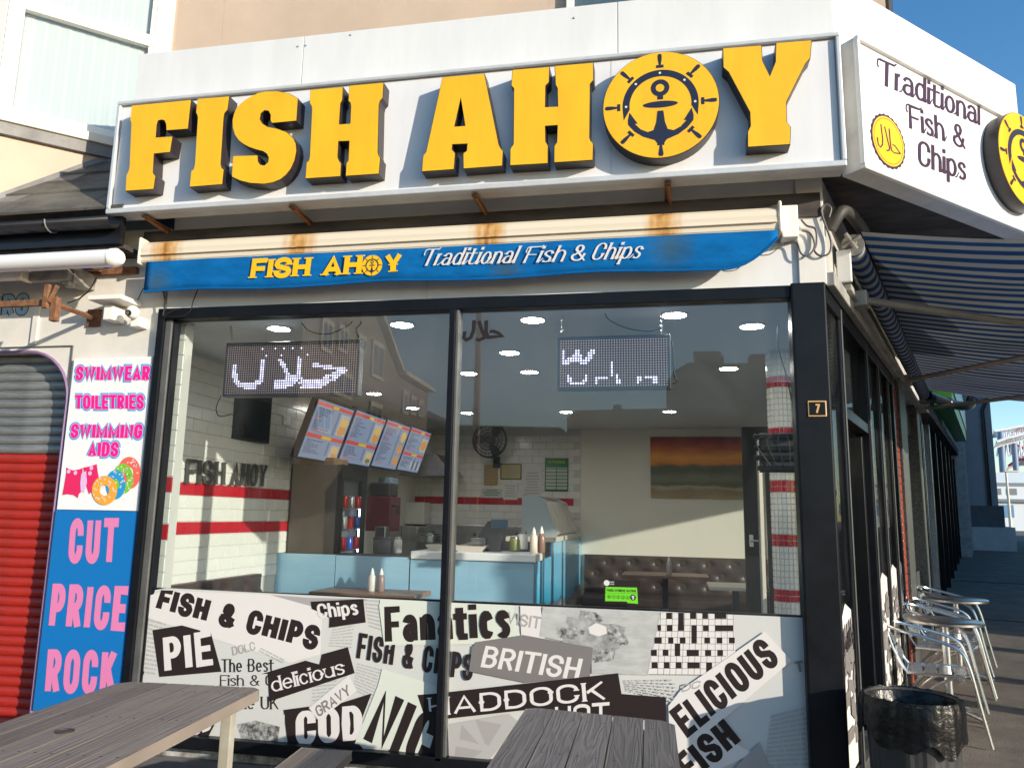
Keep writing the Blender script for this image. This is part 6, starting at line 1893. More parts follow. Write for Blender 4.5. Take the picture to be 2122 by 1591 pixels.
# menu screens, tilted down from the left wall
def menu_prog(scr, i, at, W_, H_):
    """at(u, v, k): a point on the screen face; u 0..1 left to right, v 0..1 bottom to top"""
    rd_ = random.Random(20 + i)
    k = [0]
    def rect(u0, u1, v0, v1, m, nm, par=scr):
        k[0] += 1
        return obj(nm, MB().poly([at(u0, v0, k[0]), at(u1, v0, k[0]), at(u1, v1, k[0]), at(u0, v1, k[0])]), m, par)
    rect(.02, .98, .9, .96, E_RED, 'menu_band'); rect(.42 + .03 * i, .58 + .03 * i, .905, .955, E_YEL, 'menu_heading')
    if i != 2:
        rect(.02, .98, .36, .425, E_RED, 'menu_band'); rect(.4, .65, .365, .42, E_YEL, 'menu_heading')
    mb = MB(); mr_ = MB()
    for j in range(24):
        v = .85 - j * .034
        if i != 2 and .33 < v < .45: continue
        if j > 22: continue
        u = .06; e_ = .06 + rd_.uniform(.1, .42)
        tgt = mb if rd_.random() > .18 else mr_
        while u < e_:
            w_ = rd_.uniform(.03, .09)
            tgt.poly([at(u, v, 9), at(min(e_, u + w_), v, 9), at(min(e_, u + w_), v + .016, 9), at(u, v + .016, 9)]); u += w_ + .015
        mb.poly([at(.60, v, 9), at(.65, v, 9), at(.65, v + .016, 9), at(.60, v + .016, 9)])
    stuff(obj('menu_text', mb, E_INK, scr)); stuff(obj('menu_text', mr_, E_RED, scr))
    def blob(cu, cv, ru, rv, m, kk=11):
        r3 = random.Random(int(cu * 100 + cv * 1000 + i))
        return obj('dish_picture', MB().poly([at(cu + ru * (1 + r3.uniform(-.12, .12)) * cos(q_ * pi / 9), cv + rv * (1 + r3.uniform(-.12, .12)) * sin(q_ * pi / 9), kk) for q_ in range(18)]), m, scr)
    if i in (0, 1):
        rect(.70, .95, .46 + .02, .86, E_FR, 'picture_frame'); blob(.82, .58, .1, .10, E_GOLD, 12); blob(.83, .72, .10, .08, E_GOLD2, 13)
        rect(.72, .95, .05, .30, E_FR, 'picture_frame'); blob(.83, .22, .09, .05, E_GOLD2, 12); blob(.83, .11, .08, .045, E_GOLD if i == 0 else E_OLV, 13)
    elif i == 2:
        for q_, cv in enumerate((.74, .47, .2)): blob(.82, cv, .10, .115, (E_GOLD2, E_GOLD, E_GOLD)[q_], 12)
    else:
        rect(.62, .95, .5, .82, E_FR, 'picture_frame'); blob(.78, .66, .13, .12, E_GOLD, 12)
        for q_ in range(5): rect(.5 + q_ * .09, .56 + q_ * .09, .06, .24 + .03 * (q_ % 2), E_INK if q_ % 2 else E_FR, 'bottle_picture')
def em(name, col, s=1.0):
    return mat('screen_' + name, (.02, .02, .02), .4, emit=col, estr=s)
E_BG = em('pale', (.42, .52, .74), .33); E_RED = em('red', (.62, .06, .05), .6); E_YEL = em('yellow', (.60, .45, .05), .6); E_INK = em('ink', (.06, .06, .10), .6)
E_FR = em('picture', (.45, .40, .38), .6); E_GOLD = em('gold', (.65, .28, .05), .6); E_GOLD2 = em('light_gold', (.7, .45, .12), .6); E_OLV = em('olive', (.18, .18, .05), .6)
XS = -3.3
q4 = [((655, 823), (724, 846), (706, 960), (621, 948)), ((731, 848), (790, 864), (776, 968), (708, 959)), ((794, 866), (842, 881), (829, 974), (778, 968)), ((845, 882), (885, 893), (875, 981), (831, 975))]
for i, (tl, tr, br, bl) in enumerate(q4):
    xt, xb_ = XS + .16, XS - .04
    tx = XS + .12
    TL, TR = FX(*tl, XS + .16), FX(*tr, XS + .16)
    # straight screens: same depth along the wall at top and bottom
    BLm, BRm = FX(*bl, XS - .02), FX(*br, XS - .02)
    y0, y1 = (TL.y + BLm.y) / 2, (TR.y + BRm.y) / 2
    zt2, zb2_ = (TL.z + TR.z) / 2, (BLm.z + BRm.z) / 2
    t = thing('menu_screen', ['first menu screen nearest the window, with burger pictures', 'second menu screen, with a pie picture at the bottom', 'third menu screen, with three golden dishes in a column', 'last small menu screen, with drinks bottles pictured'][i], 'menu screen', V((XS, y0, zb2_)), 'tilted menu screens on the side wall')
    Pb, Pt = V((XS - .02, 0, zb2_)), V((XS + .16, 0, zt2))
    upv = (Pt - Pb).normalized(); nrm_ = V((upv.z, 0, -upv.x))
    def at(u, v, k, y0=y0, y1=y1, Pb=Pb, Pt=Pt, nrm_=nrm_):
        p = Pb.lerp(Pt, v); return V((p.x, y0 + (y1 - y0) * u, p.z)) + nrm_ * (.001 + k * .0008)
    bx = MB()
    e = .02
    f_ = [V((Pb.x, y0 - .0, Pb.z)) - upv * e, V((Pb.x, y1, Pb.z)) - upv * e, V((Pt.x, y1, Pt.z)) + upv * e, V((Pt.x, y0, Pt.z)) + upv * e]
    f_[0].y -= .012; f_[3].y -= .012; f_[1].y += .012; f_[2].y += .012
    bx.prism([[p - nrm_ * .002 for p in f_]], -nrm_ * .06)
    hs = obj('housing', bx, mat('screen_housing_navy', (.012, .012, .03), .3), t)
    scr = obj('display', MB().poly([at(.015, .01, 0), at(.985, .01, 0), at(.985, .99, 0), at(.015, .99, 0)]), E_BG, t)
    menu_prog(scr, i, at, 1, 1)
# tall grey cabinet and drinks fridge against the side wall
fy0 = 7.10
fxr = FY(706, 1050, fy0).x
ftz = FY(690, 962, fy0).z
fg = thing('drinks_fridge', 'tall dark drinks fridge with lit cans behind its glass door under the menu screens', 'fridge', V((XL + .3, fy0 + .3, ZF)))
M_FRD = mat('dark_brown_grey_panel', (.055, .047, .042), .45, var=.2)
fyr = fxr / ((FY(758, 1050, 5).x) / 5)
obj('body', MB().box(XL + .02, fxr - .05, fy0, fyr, ZF, ftz), M_FRD, fg, bevel=.006)
obj('cabinet_front', MB().box(fxr - .049, fxr, fy0, fy0 + .05, ZF, ftz), M_BLACKF, fg)
obj('cabinet_front', MB().box(fxr - .049, fxr, fyr - .12, fyr, ZF, ftz), M_BLACKF, fg)
obj('cabinet_front', MB().box(fxr - .049, fxr, fy0 + .051, fyr - .121, ftz - .14, ftz), M_BLACKF, fg)
obj('interior_back', MB().box(fxr - .049, fxr - .044, fy0 + .051, fyr - .121, ZF + .1, ftz - .141), mat('fridge_inner', (.10, .12, .13), .4), fg)
M_CR = mat('can_red', (.5, .02, .02), .25, .3); M_CB = mat('can_blue', (.03, .08, .4), .25, .3); M_CS = mat('can_silver', (.6, .6, .6), .25, .7)
for sh_ in range(6):
    z = ftz - .42 - sh_ * .20
    obj('shelf', MB().box(fxr - .043, fxr - .005, fy0 + .055, fyr - .13, z - .008, z), M_CHROME, fg)
    for k in range(3):
        y = fy0 + .12 + k * (fyr - fy0 - .28) / 2.2
        obj('can', MB().lathe(V((fxr - .012, y, z)), [(.03, 0), (.034, .008), (.034, .11), (.026, .122)], 12), [M_CR, M_CS, M_CR, M_CB, M_CR, M_CB][(sh_ + k) % 6], fg, smooth=True)
obj('light_strip', MB().box(fxr - .006, fxr + .004, fyr - .17, fyr - .15, 1.2, ftz - .30), mat('fridge_strip', (.8, .8, .9), .4, emit=(.75, .75, 1), estr=3), fg)
tb = thing('cardboard_box', 'brown cardboard box on top of the tall cabinet below the first menu screen', 'box', V((XL + .2, 7.3, ftz)))
obj('body', MB().box(XL + .08, fxr - .12, 7.16, 7.5, ftz + .001, ftz + .07), mat('cardboard', (.28, .17, .08), .85), tb, bevel=.004)
obj('flap', MB().box(XL + .08, fxr - .12, 7.15, 7.159, ftz + .03, ftz + .07), MATS['cardboard'], tb)
# counter --------------------------------------------------------------
YC = 6.95
M_CNT = mat('counter_sky_blue_print', (.33, .52, .65), .3, col2=(.22, .41, .56), vscale=1.4, stretch=(.3, 1, 1.4))
cxL, cxJ, cxR = FY(572, 1150, YC).x, FY(850, 1150, YC).x, FY(1106, 1150, YC).x
ct0 = FY(700, 1149, YC).z; ct1 = FY(980, 1145, YC).z
cn = thing('counter', 'sky blue L shaped serving counter with a seascape printed panel on its right side', 'counter', V(((cxL + cxR) / 2, YC, ZF)))
xj = FY(696, 1150, YC).x
obj('panel', B(cxL, xj - .004, YC, YC + .02, ZF, ct0), M_CNT, cn)
obj('panel', B(xj + .004, cxJ - .006, YC, YC + .02, ZF, ct0 - .004), M_CNT, cn)
obj('panel', B(cxJ + .006, cxR, YC, YC + .02, ZF, ct1 - .07), M_CNT, cn)
obj('gate_gap', B(cxJ - .006, cxJ + .006, YC + .004, YC + .03, ZF, ct0), M_CABLE, cn)
obj('counter_top', B(cxJ + .01, cxR + .02, YC - .02, YC + .5, ct1 - .068, ct1), mat('white_laminate', (.66, .68, .70), .35), cn, bevel=.006)
obj('counter_top', B(cxL, cxJ - .01, YC + .021, YC + .4, ct0 - .03, ct0 - .002), M_CABLE, cn)
# right side returns to the back wall
M_SEA = bpy.data.materials.new('seascape_print'); M_SEA.use_nodes = True
def sea():
    n = M_SEA.node_tree.nodes; l = M_SEA.node_tree.links; b = n['Principled BSDF']
    tc = n.new('ShaderNodeTexCoord'); sp_ = n.new('ShaderNodeSeparateXYZ'); l.new(tc.outputs['Object'], sp_.inputs[0])
    ns1 = n.new('ShaderNodeTexNoise'); ns1.inputs['Scale'].default_value = 1.1; ns1.inputs['Detail'].default_value = 5; l.new(tc.outputs['Object'], ns1.inputs[0])
    a = n.new('ShaderNodeMath'); a.operation = 'MULTIPLY_ADD'; a.inputs[1].default_value = .5; l.new(ns1.outputs[0], a.inputs[0]); l.new(sp_.outputs[2], a.inputs[2])
    r = n.new('ShaderNodeValToRGB'); l.new(a.outputs[0], r.inputs[0]); e = r.color_ramp.elements
    e[0].position = .55; e[0].color = (.30, .20, .10, 1); e[1].position = 1.0; e[1].color = (.16, .50, .78, 1)
    for p, c in ((.68, (.42, .33, .22)), (.78, (.05, .12, .20)), (.83, (.04, .34, .55)), (.9, (.08, .42, .68))):
        q_ = e.new(p); q_.color = (*c, 1)
    l.new(r.outputs[0], b.inputs['Base Color']); b.inputs['Roughness'].default_value = .25
sea()
cre = FY(1204, 1110, YB).x
mb = MB(); mb.add([V((cxR, YC + .0, ZF)), V((cre, YB - .02, ZF)), V((cre, YB - .02, ct1 - .07)), V((cxR, YC + .0, ct1 - .07))], [(0, 1, 2, 3)])
def CRf(s, n, z):
    a_ = V((cxR, YC + .001, 0)); b_ = V((cre, YB - .02, 0)); d_ = (b_ - a_).normalized(); return a_ + d_ * s + V((d_.y, -d_.x, 0)) * n + V((0, 0, z))
Lc = (V((cre, YB - .02, 0)) - V((cxR, YC, 0))).length
obj('seascape_panel', MB().box(0.022, Lc, -.02, 0, ZF, ct1 - .07, f=CRf), M_SEA, cn)
obj('side_top', MB().box(.0, Lc, -.5, .02, ct1 + .07, ct1 + .12, f=lambda s, n, z: CRf(s + (1.2 if s == 0 else 0), n, z)), mat('cream_laminate', (.62, .56, .48), .4), cn, bevel=.004)
obj('riser', MB().box(1.2, Lc, -.021, -.003, ct1 - .069, ct1 + .069, f=CRf), M_SEA, cn)
# glass food warmer on the return
wm = thing('food_warmer', 'curved glass and steel food warmer on the counter against the back wall', 'food warmer', CRf(2.4, -.2, ct1 + .12))
zt0 = ct1 + .121
pf = [(-.42, zt0), (-.42, zt0 + .42), (-.30, zt0 + .46), (-.16, zt0 + .40), (-.02, zt0 + .02), (-.02, zt0)]
mb = MB(); mb.prism([[CRf(1.7, a_, b_) for a_, b_ in pf]], CRf(1, 0, 0) - CRf(0.97, 0, 0)); obj('end_panel', mb, mat('warmer_steel_blue', (.45, .52, .56), .3, .4), wm)
mb = MB(); mb.prism([[CRf(3.7, a_, b_) for a_, b_ in pf]], CRf(1, 0, 0) - CRf(0.97, 0, 0)); obj('end_panel', mb, MATS['warmer_steel_blue'], wm)
obj('hood', MB().box(1.73, 3.7, -.42, -.28, zt0 + .38, zt0 + .45, f=CRf), M_STEEL, wm, bevel=.01)
for k in range(4):
    s0 = 1.74 + k * .49
    obj('warmer_pane', MB().add([CRf(s0, -.02, zt0 + .02), CRf(s0 + .475, -.02, zt0 + .02), CRf(s0 + .475, -.16, zt0 + .39), CRf(s0, -.16, zt0 + .39)], [(0, 1, 2, 3)]), mat('milky_glass', (.50, .48, .43), .2), wm)
# condiment bottles
def bottle(label, p, col, h=.2, cap=(.8, .78, .72), r_=.035, nm='sauce_bottle'):
    t = thing(nm, label, 'bottle', p, None)
    m_ = mat('bottle_%d_%d' % (int(col[0] * 99), int(col[2] * 99)), col, .3)
    obj('body', MB().lathe(p, [(r_ * .9, 0), (r_, .01), (r_, h * .55), (r_ * .8, h * .66), (r_ * .5, h * .72)], 16), m_, t, smooth=True)
    obj('cap', MB().lathe(p, [(r_ * .55, h * .72), (r_ * .5, h * .8), (r_ * .12, h), (r_ * .06, h)], 14), mat('bottle_cap_pale', cap, .4), t, smooth=True)
    return t
p = FY(1106, 1135, YC + .25); p.z = ct1
bottle('white vinegar bottle standing on the counter corner', p, (.66, .58, .50), .24)
p = FY(1122, 1135, YC + .33); p.z = ct1
bottle('brown sauce bottle with pointed spout beside the white bottle on the counter', p, (.22, .13, .10), .25)
for px, lb in ((918, 'crumpled white food tray on the counter left of the mullion'), (975, 'open chip basket tray on the counter right of the mullion')):
    p = FY(px, 1138, YC + .2); p.z = ct1
    t = thing('food_tray', lb, 'tray', p)
    obj('tray', MB().add([p + V((a_ * .10, b_ * .07, 0)) for a_, b_ in ((-1, -1), (1, -1), (1, 1), (-1, 1))] + [p + V((a_ * .15, b_ * .1, .055)) for a_, b_ in ((-1, -1), (1, -1), (1, 1), (-1, 1))], [(0, 1, 2, 3), (0, 1, 5, 4), (1, 2, 6, 5), (2, 3, 7, 6), (3, 0, 4, 7)]), mat('paper_tray', (.55, .50, .44), .7), t)
    obj('paper_liner', MB().add([p + V((-.1, -.02, .06)), p + V((.02, -.05, .09)), p + V((.1, .02, .07)), p + V((.0, .06, .085))], [(0, 1, 2, 3)]), P_WHT, t)
# equipment behind the counter
def behind(name, label, cat, x0, x1, y, z0_, z1_, m_, dy=.35, extra=None):
    a = FY(x0, 1080, y).x; b = FY(x1, 1080, y).x
    zb_a = FY((x0 + x1) / 2, z0_, y).z; zt_a = FY((x0 + x1) / 2, z1_, y).z
    t = thing(name, label, cat, V(((a + b) / 2, y, zb_a)))
    obj('body', B(a, b, y, y + dy, zb_a, zt_a), m_, t, bevel=.012)
    return t, a, b, zb_a, zt_a
M_STW = mat('steel_worktop', (.35, .34, .33), .35, .6, var=.3); M_DKE = mat('dark_equipment', (.03, .03, .032), .4)
t, a, b, z0_, z1_ = behind('coffee_machine', 'dark red and black coffee machine on the back counter beside the fridge', 'coffee machine', 757, 808, 8.6, 1100, 1028, mat('maroon_enamel', (.12, .012, .018), .35))
obj('hopper', MB().box(a + .02, b - .02, 8.62, 8.9, z1_, z1_ + .16), M_DKE, t, bevel=.02)
obj('spout', MB().tube([V((b, 8.66, z1_ - .1)), V((b + .07, 8.66, z1_ - .1)), V((b + .07, 8.66, z1_ - .2))], .02, 8), M_DKE, t)
t, a, b, z0_, z1_ = behind('tea_urn', 'steel tea urn under the coffee machine', 'urn', 777, 800, 8.5, 1150, 1090, M_STEEL, .16)
obj('tap', MB().tube([V(((a + b) / 2, 8.5, z0_ + .1)), V(((a + b) / 2, 8.42, z0_ + .1))], .012, 6), M_DKE, t)
t, a, b, z0_, z1_ = behind('water_heater', 'cream rounded water heater on the back wall left of the mullion', 'water heater', 828, 878, 10.6, 1086, 1040, mat('cream_enamel', (.60, .57, .52), .3), .3)
obj('pipe', MB().tube([V((a + .1, 10.65, z0_)), V((a + .1, 10.65, z0_ - .3))], .015, 6), M_STEEL, t)
t, a, b, z0_, z1_ = behind('steel_cabinet', 'grey steel cabinet behind the counter left of the mullion', 'cabinet', 800, 866, 9.8, 1160, 1090, M_STW, .5)
obj('door_line', B((a + b) / 2 - .004, (a + b) / 2 + .004, 9.797, 9.8, z0_, z1_), M_DKE, t)
t, a, b, z0_, z1_ = behind('steel_cabinet', 'dark steel sink unit along the back wall beside the mullion', 'cabinet', 868, 1060, 10.4, 1150, 1100, M_STW, .5)
obj('worktop', B(a, b, 10.36, 10.9, z1_, z1_ + .03), M_STEEL, t)
t = thing('till', 'black till screen leaning back on the counter right of the mullion', 'till', V((FY(1000, 1120, 7.3).x, 7.3, ct1)))
a, b = FY(975, 1130, 7.3), FY(1042, 1080, 7.3)
obj('screen', MB().add([V((a.x, 7.25, ct1 + .005)), V((a.x + .30, 7.25, ct1 + .005)), V((b.x, 7.45, b.z)), V((a.x + .13, 7.45, b.z))] + [V((a.x, 7.3, ct1 + .005)), V((a.x + .30, 7.3, ct1 + .005)), V((b.x, 7.5, b.z)), V((a.x + .13, 7.5, b.z))], [(0, 1, 2, 3), (7, 6, 5, 4), (0, 4, 5, 1), (1, 5, 6, 2), (2, 6, 7, 3), (3, 7, 4, 0)]), M_DKE, t)
obj('customer_display', B(FY(1018, 1080, 7.4).x, FY(1052, 1080, 7.4).x, 7.4, 7.44, FY(1030, 1094, 7.4).z, FY(1030, 1076, 7.4).z), mat('display_blue_grey', (.08, .12, .17), .3), t)
t = thing('storage_boxes', 'stack of dark and blue boxes on the shelf beside the fridge', 'boxes', FY(785, 1022, 9.0))
a, b = FY(765, 1018, 9.0), FY(808, 1003, 9.0)
obj('box', B(a.x, b.x, 9.0, 9.3, a.z, b.z), M_DKE, t, bevel=.01)
obj('box', B(a.x + .1, b.x, 9.02, 9.3, b.z + .001, b.z + .08), mat('box_blue_grey', (.2, .28, .36), .5), t, bevel=.01)
# wall fan
fn = thing('wall_fan', 'black caged fan mounted on the back wall above the certificates', 'fan', FY(1015, 950, YB - .2))
yf = YB - .35
fc = FY(1015, 912, yf); fr_ = (FY(1050, 912, yf) - fc).length
mb = MB()
for k, (rr_, dy) in enumerate(((1, 0), (.97, -.05), (.8, -.075), (.6, -.085), (.4, -.09), (.2, -.09), (.97, .05))):
    mb.tube([fc + V((cos(t_ * pi / 18) * fr_ * rr_, dy, sin(t_ * pi / 18) * fr_ * rr_)) for t_ in range(36)], .006 if k else .012, 5, closed=True)
for k in range(24):
    a_ = k * pi / 12
    mb.tube([fc + V((cos(a_) * fr_ * q_, d_, sin(a_) * fr_ * q_)) for q_, d_ in ((.15, -.09), (.6, -.085), (.97, -.04), (1, 0))], .003, 4)
obj('cage', mb, M_DKE, fn)
for k in range(3):
    a_ = k * 2 * pi / 3 + .9
    u = V((cos(a_), 0, sin(a_))); v_ = V((-sin(a_), 0, cos(a_)))
    obj('blade', MB().prism([[fc + u * .05, fc + u * fr_ * .5 + v_ * .07, fc + u * fr_ * .9 + v_ * .09, fc + u * fr_ * .92 - v_ * .04, fc + u * .1 - v_ * .05]], (0, .008, 0)), M_DKE, fn)
obj('motor', MB().tube([fc + V((0, -.06, 0)), fc + V((0, .12, 0))], .055, 14), M_DKE, fn, smooth=True)
fb_ = FY(1027, 957, YB - .1)
obj('wall_arm', MB().tube([fc + V((0, .1, 0)), fb_, V((fb_.x, YB - .015, fb_.z))], .025, 8), M_DKE, fn)
obj('wall_plate', MB().box(fb_.x - .05, fb_.x + .05, YB - .05, YB - .016, fb_.z - .08, fb_.z + .08), M_DKE, fn, bevel=.01)
# notices on the back wall
YW = YB - .016
def notice(label, x0, y0, x1, y1, m_, fm=None, rows=0, title=None, nm='notice', tcol=None):
    a, b = FY(x0, y1, YW), FY(x1, y0, YW)
    t = thing(nm, label, 'notice', V((a.x, YW, a.z)))
    if fm: obj('frame', B(a.x - .015, b.x + .015, YW - .008, YW, a.z - .015, b.z + .015), fm, t)
    obj('sheet', B(a.x, b.x, YW - .012, YW - .0082 if fm else YW, a.z, b.z), m_, t)
    rd_ = random.Random(int(x0)); mb = MB()
    for r_ in range(rows):
        z = b.z - (b.z - a.z) * (.25 + .7 * r_ / rows); wd = rd_.uniform(.5, .85) * (b.x - a.x)
        cx_ = (a.x + b.x) / 2
        mb.poly([V((cx_ - wd / 2, YW - .014, z)), V((cx_ + wd / 2, YW - .014, z)), V((cx_ + wd / 2, YW - .014, z + .012)), V((cx_ - wd / 2, YW - .014, z + .012))])
    if rows: stuff(obj('print', mb, tcol or P_LGR, t))
    return t, a, b
M_CERT = mat('tan_certificate', (.42, .27, .09), .5); M_CERT2 = mat('yellow_certificate', (.50, .40, .14), .5)
notice('tan certificate hanging upright under the fan', 1003, 963, 1032, 1005, M_CERT, None, 4)
notice('yellowish framed certificate right of the tan one', 1039, 963, 1079, 991, M_CERT2, M_DKE, 4)
notice('white notice about food allergies under the tan certificate', 998, 1012, 1040, 1031, P_OFF, None, 3, tcol=print_mat('notice_green', (.12, .25, .12)))
notice('pale typed sheet under the framed certificate', 1043, 998, 1073, 1035, P_WHT, None, 5)
notice('large faint white sheet left of the green allergen chart', 1083, 964, 1124, 1032, P_WHT, None, 8)
t, a, b = notice('green headed allergen chart with a two column grid', 1131, 951, 1176, 1015, mat('chart_pale_green', (.50, .56, .46), .5), mat('chart_green', (.03, .12, .05), .5))
zt5 = b.z - (b.z - a.z) * .27
obj('header', B(a.x, b.x, YW - .0135, YW - .0121, zt5, b.z), mat('header_green', (.03, .20, .04), .5), t)
mb = MB(); text(mb, '14 FOODS', V((a.x + .03, YW - .0145, zt5 + .06)), V((b.x - .03, YW - .0145, zt5 + .06)), V((a.x + .03, YW - .0145, b.z - .03)), T=.2)
obj('header_print', mb, mat('header_yellow', (.5, .6, .06), .5), t)
mb = MB()
for k in range(7):
    z = a.z + (zt5 - a.z) * k / 6.5
    mb.poly([V((a.x, YW - .0135, z)), V((b.x, YW - .0135, z)), V((b.x, YW - .0135, z + .01)), V((a.x, YW - .0135, z + .01))])
xm = (a.x + b.x) / 2
mb.poly([V((xm - .005, YW - .0140, a.z)), V((xm + .005, YW - .0140, a.z)), V((xm + .005, YW - .0140, zt5)), V((xm - .005, YW - .0140, zt5))])
obj('grid_print', mb, MATS['chart_green'], t)
# sunset canvas: painted strips of colour with noise
cv = thing('sunset_canvas', 'long canvas print of an orange sunset over a green sea and beach', 'picture', FY(1445, 1030, YB - .03))
a, b = FY(1347, 1031, YB - .03), FY(1556, 905, YB - .03)
a.x = FY(1348, 966, YB - .03).x
obj('canvas_body', B(a.x, b.x, YB - .03, YB - .002, a.z, b.z), M_OFFC if False else P_OFF, cv)
M_SUN = bpy.data.materials.new('sunset_print'); M_SUN.use_nodes = True
def sunset():
    n = M_SUN.node_tree.nodes; l = M_SUN.node_tree.links; bb = n['Principled BSDF']
    tc = n.new('ShaderNodeTexCoord'); sp_ = n.new('ShaderNodeSeparateXYZ'); l.new(tc.outputs['Generated'], sp_.inputs[0])
    mp = n.new('ShaderNodeMapping'); mp.inputs['Scale'].default_value = (4, 1, 9); l.new(tc.outputs['Generated'], mp.inputs[0])
    ns1 = n.new('ShaderNodeTexNoise'); ns1.inputs['Scale'].default_value = 1; ns1.inputs['Detail'].default_value = 7; l.new(mp.outputs[0], ns1.inputs[0])
    a_ = n.new('ShaderNodeMath'); a_.operation = 'MULTIPLY_ADD'; a_.inputs[1].default_value = .22; l.new(ns1.outputs[0], a_.inputs[0])
    s_ = n.new('ShaderNodeMath'); s_.operation = 'SUBTRACT'; s_.inputs[1].default_value = .11; l.new(a_.outputs[0], s_.inputs[0]); l.new(sp_.outputs[2], a_.inputs[2])
    r = n.new('ShaderNodeValToRGB'); l.new(s_.outputs[0], r.inputs[0]); e = r.color_ramp.elements
    e[0].position = 0; e[0].color = (.40, .29, .14, 1); e[1].position = 1; e[1].color = (.26, .02, .012, 1)
    for p, c in ((.12, (.30, .20, .09)), (.16, (.42, .38, .28)), (.22, (.12, .12, .06)), (.33, (.20, .20, .13)), (.44, (.09, .11, .055)), (.50, (.10, .10, .05)), (.53, (.35, .16, .04)), (.56, (.80, .24, .02)), (.66, (.92, .38, .04)), (.80, (.62, .12, .02)), (.9, (.42, .05, .015))):
        q_ = e.new(p); q_.color = (*c, 1)
    vm = n.new('ShaderNodeVectorMath'); vm.operation = 'DISTANCE'; vm.inputs[1].default_value = (.42, .5, .72); l.new(tc.outputs['Generated'], vm.inputs[0])
    mr = n.new('ShaderNodeMapRange'); mr.inputs['From Max'].default_value = .22; mr.inputs['To Min'].default_value = 1; mr.inputs['To Max'].default_value = 0; l.new(vm.outputs['Value'], mr.inputs[0])
    pw = n.new('ShaderNodeMath'); pw.operation = 'POWER'; pw.inputs[1].default_value = 2.5; l.new(mr.outputs[0], pw.inputs[0])
    mx = n.new('ShaderNodeMix'); mx.data_type = 'RGBA'; mx.inputs['B'].default_value = (.95, .65, .18, 1); l.new(pw.outputs[0], mx.inputs['Factor']); l.new(r.outputs[0], mx.inputs['A'])
    l.new(mx.outputs['Result'], bb.inputs['Base Color']); bb.inputs['Roughness'].default_value = .5
sunset()
mb = MB(); mb.box(a.x, b.x, YB - .034, YB - .0302, a.z, b.z); obj('canvas_print', mb, M_SUN, cv)
# buttoned leather benches -----------------------------------------
def bench_seat(label, P0, u, nrm_, L, zt_b, zs, depth, NU):
    """P0: left end at the wall foot, u along the wall, nrm_ into the room"""
    t = thing('leather_bench', label, 'bench seat', P0)
    mb = MB()
    nu, nv = NU * 8, 24
    H_ = zt_b - zs
    buttons = []
    du = L / NU
    rows_ = 3
    for i in range(nu + 1):
        for j in range(nv + 1):
            x = L * i / nu; z = zs + H_ * j / nv
            # distance to the nearest button of the diamond grid
            best = 9
            for r_ in range(rows_):
                zz_b = zs + H_ * (.22 + .30 * r_)
                o_ = .5 * du if r_ % 2 else 0
                k_ = round((x - o_) / du)
                best = min(best, hypot(x - o_ - k_ * du, z - zz_b))
            d_ = .10 - .05 * math.exp(-(best / .045) ** 2) - .012 * math.exp(-(best / .11) ** 2)
            edge = min(1, min(j, nv - j) / 3)
            d_ *= .75 + .25 * sqrt(edge)
            mb.v.append(P0 + u * x + nrm_ * d_ + V((0, 0, z - P0.z)))
    for i in range(nu):
        for j in range(nv):
            a_ = i * (nv + 1) + j; mb.f.append((a_, a_ + nv + 1, a_ + nv + 2, a_ + 1))
    def f2(s, n, z): return V((P0.x, P0.y, 0)) + u * s + nrm_ * n + V((0, 0, z))
    obj('backrest', mb, M_LEATH, t, smooth=True)
    obj('back_frame', MB().box(0, L, .0, .07, ZF, zt_b, f=f2), M_LEATH, t)
    obj('seat', MB().box(0, L, .07, depth, zs - .13, zs - .002, f=f2), M_LEATH, t, bevel=.03, seg=3)
    obj('base', MB().box(.02, L - .02, .06, depth - .05, ZF, zs - .14, f=f2), M_FRD, t)
    for r_ in range(rows_):
        o_ = .5 * du if r_ % 2 else 0
        k_ = 0
        while o_ + k_ * du < L - .02:
            if o_ + k_ * du > .02:
                c = f2(o_ + k_ * du, .052, zs + H_ * (.22 + .30 * r_))
                obj('button', MB().ball(c, .011, 6), M_CHROME, t, smooth=True)
            k_ += 1
    return t
pbx = FY(1212, 1155, YB).x
zbt = FY(1300, 1150, YB).z
bench_seat('brown buttoned leather bench along the back wall under the sunset canvas', V((pbx, YB - .003, ZF)), V((1, 0, 0)), V((0, -1, 0)), 3.0, zbt, .58, .6, 9)
zlt = FX(585, 1183, XL + .1).z
bench_seat('brown leather bench against the tiled side wall by the left pane', V((XL + .009, 6.55, ZF)), V((0, -1, 0)), V((1, 0, 0)), 1.55, zlt, .58, .55, 5)
# inner table with bottle
def cafe_tab(label, px0, px1, py, y, wood):
    a, b = FY(px0, py, y), FY(px1, py, y)
    z = .76 + ZF
    k_ = (1.6 - z) / (1.6 - a.z)
    xa, xb_, yy = a.x * k_, b.x * k_, y * k_
    t = thing('dining_table', label, 'table', V(((xa + xb_) / 2, yy, ZF)))
    obj('table_top', B(xa, xb_, yy, yy + .65, z - .035, z), wood, t, bevel=.005)
    obj('pedestal', B((xa + xb_) / 2 - .035, (xa + xb_) / 2 + .035, yy + .3, yy + .37, ZF, z - .036), M_DKE, t)
    obj('foot_plate', B((xa + xb_) / 2 - .2, (xa + xb_) / 2 + .2, yy + .14, yy + .54, ZF, ZF + .02), M_DKE, t)
    return t, xa, xb_, yy, z
M_WOODT = mat('brown_wood_top', (.22, .12, .075), .4, var=.3, vscale=3, stretch=(1, 6, 1))
t, xa, xb_, yy, z = cafe_tab('brown dining table in front of the back bench with a bottle on it', 1288, 1470, 1190, 9.9, M_WOODT)
bottle('clear sauce bottle standing on the dining table by the back bench', V(((xa + xb_) / 2 + .05, yy + .3, z)), (.40, .34, .32), .22)
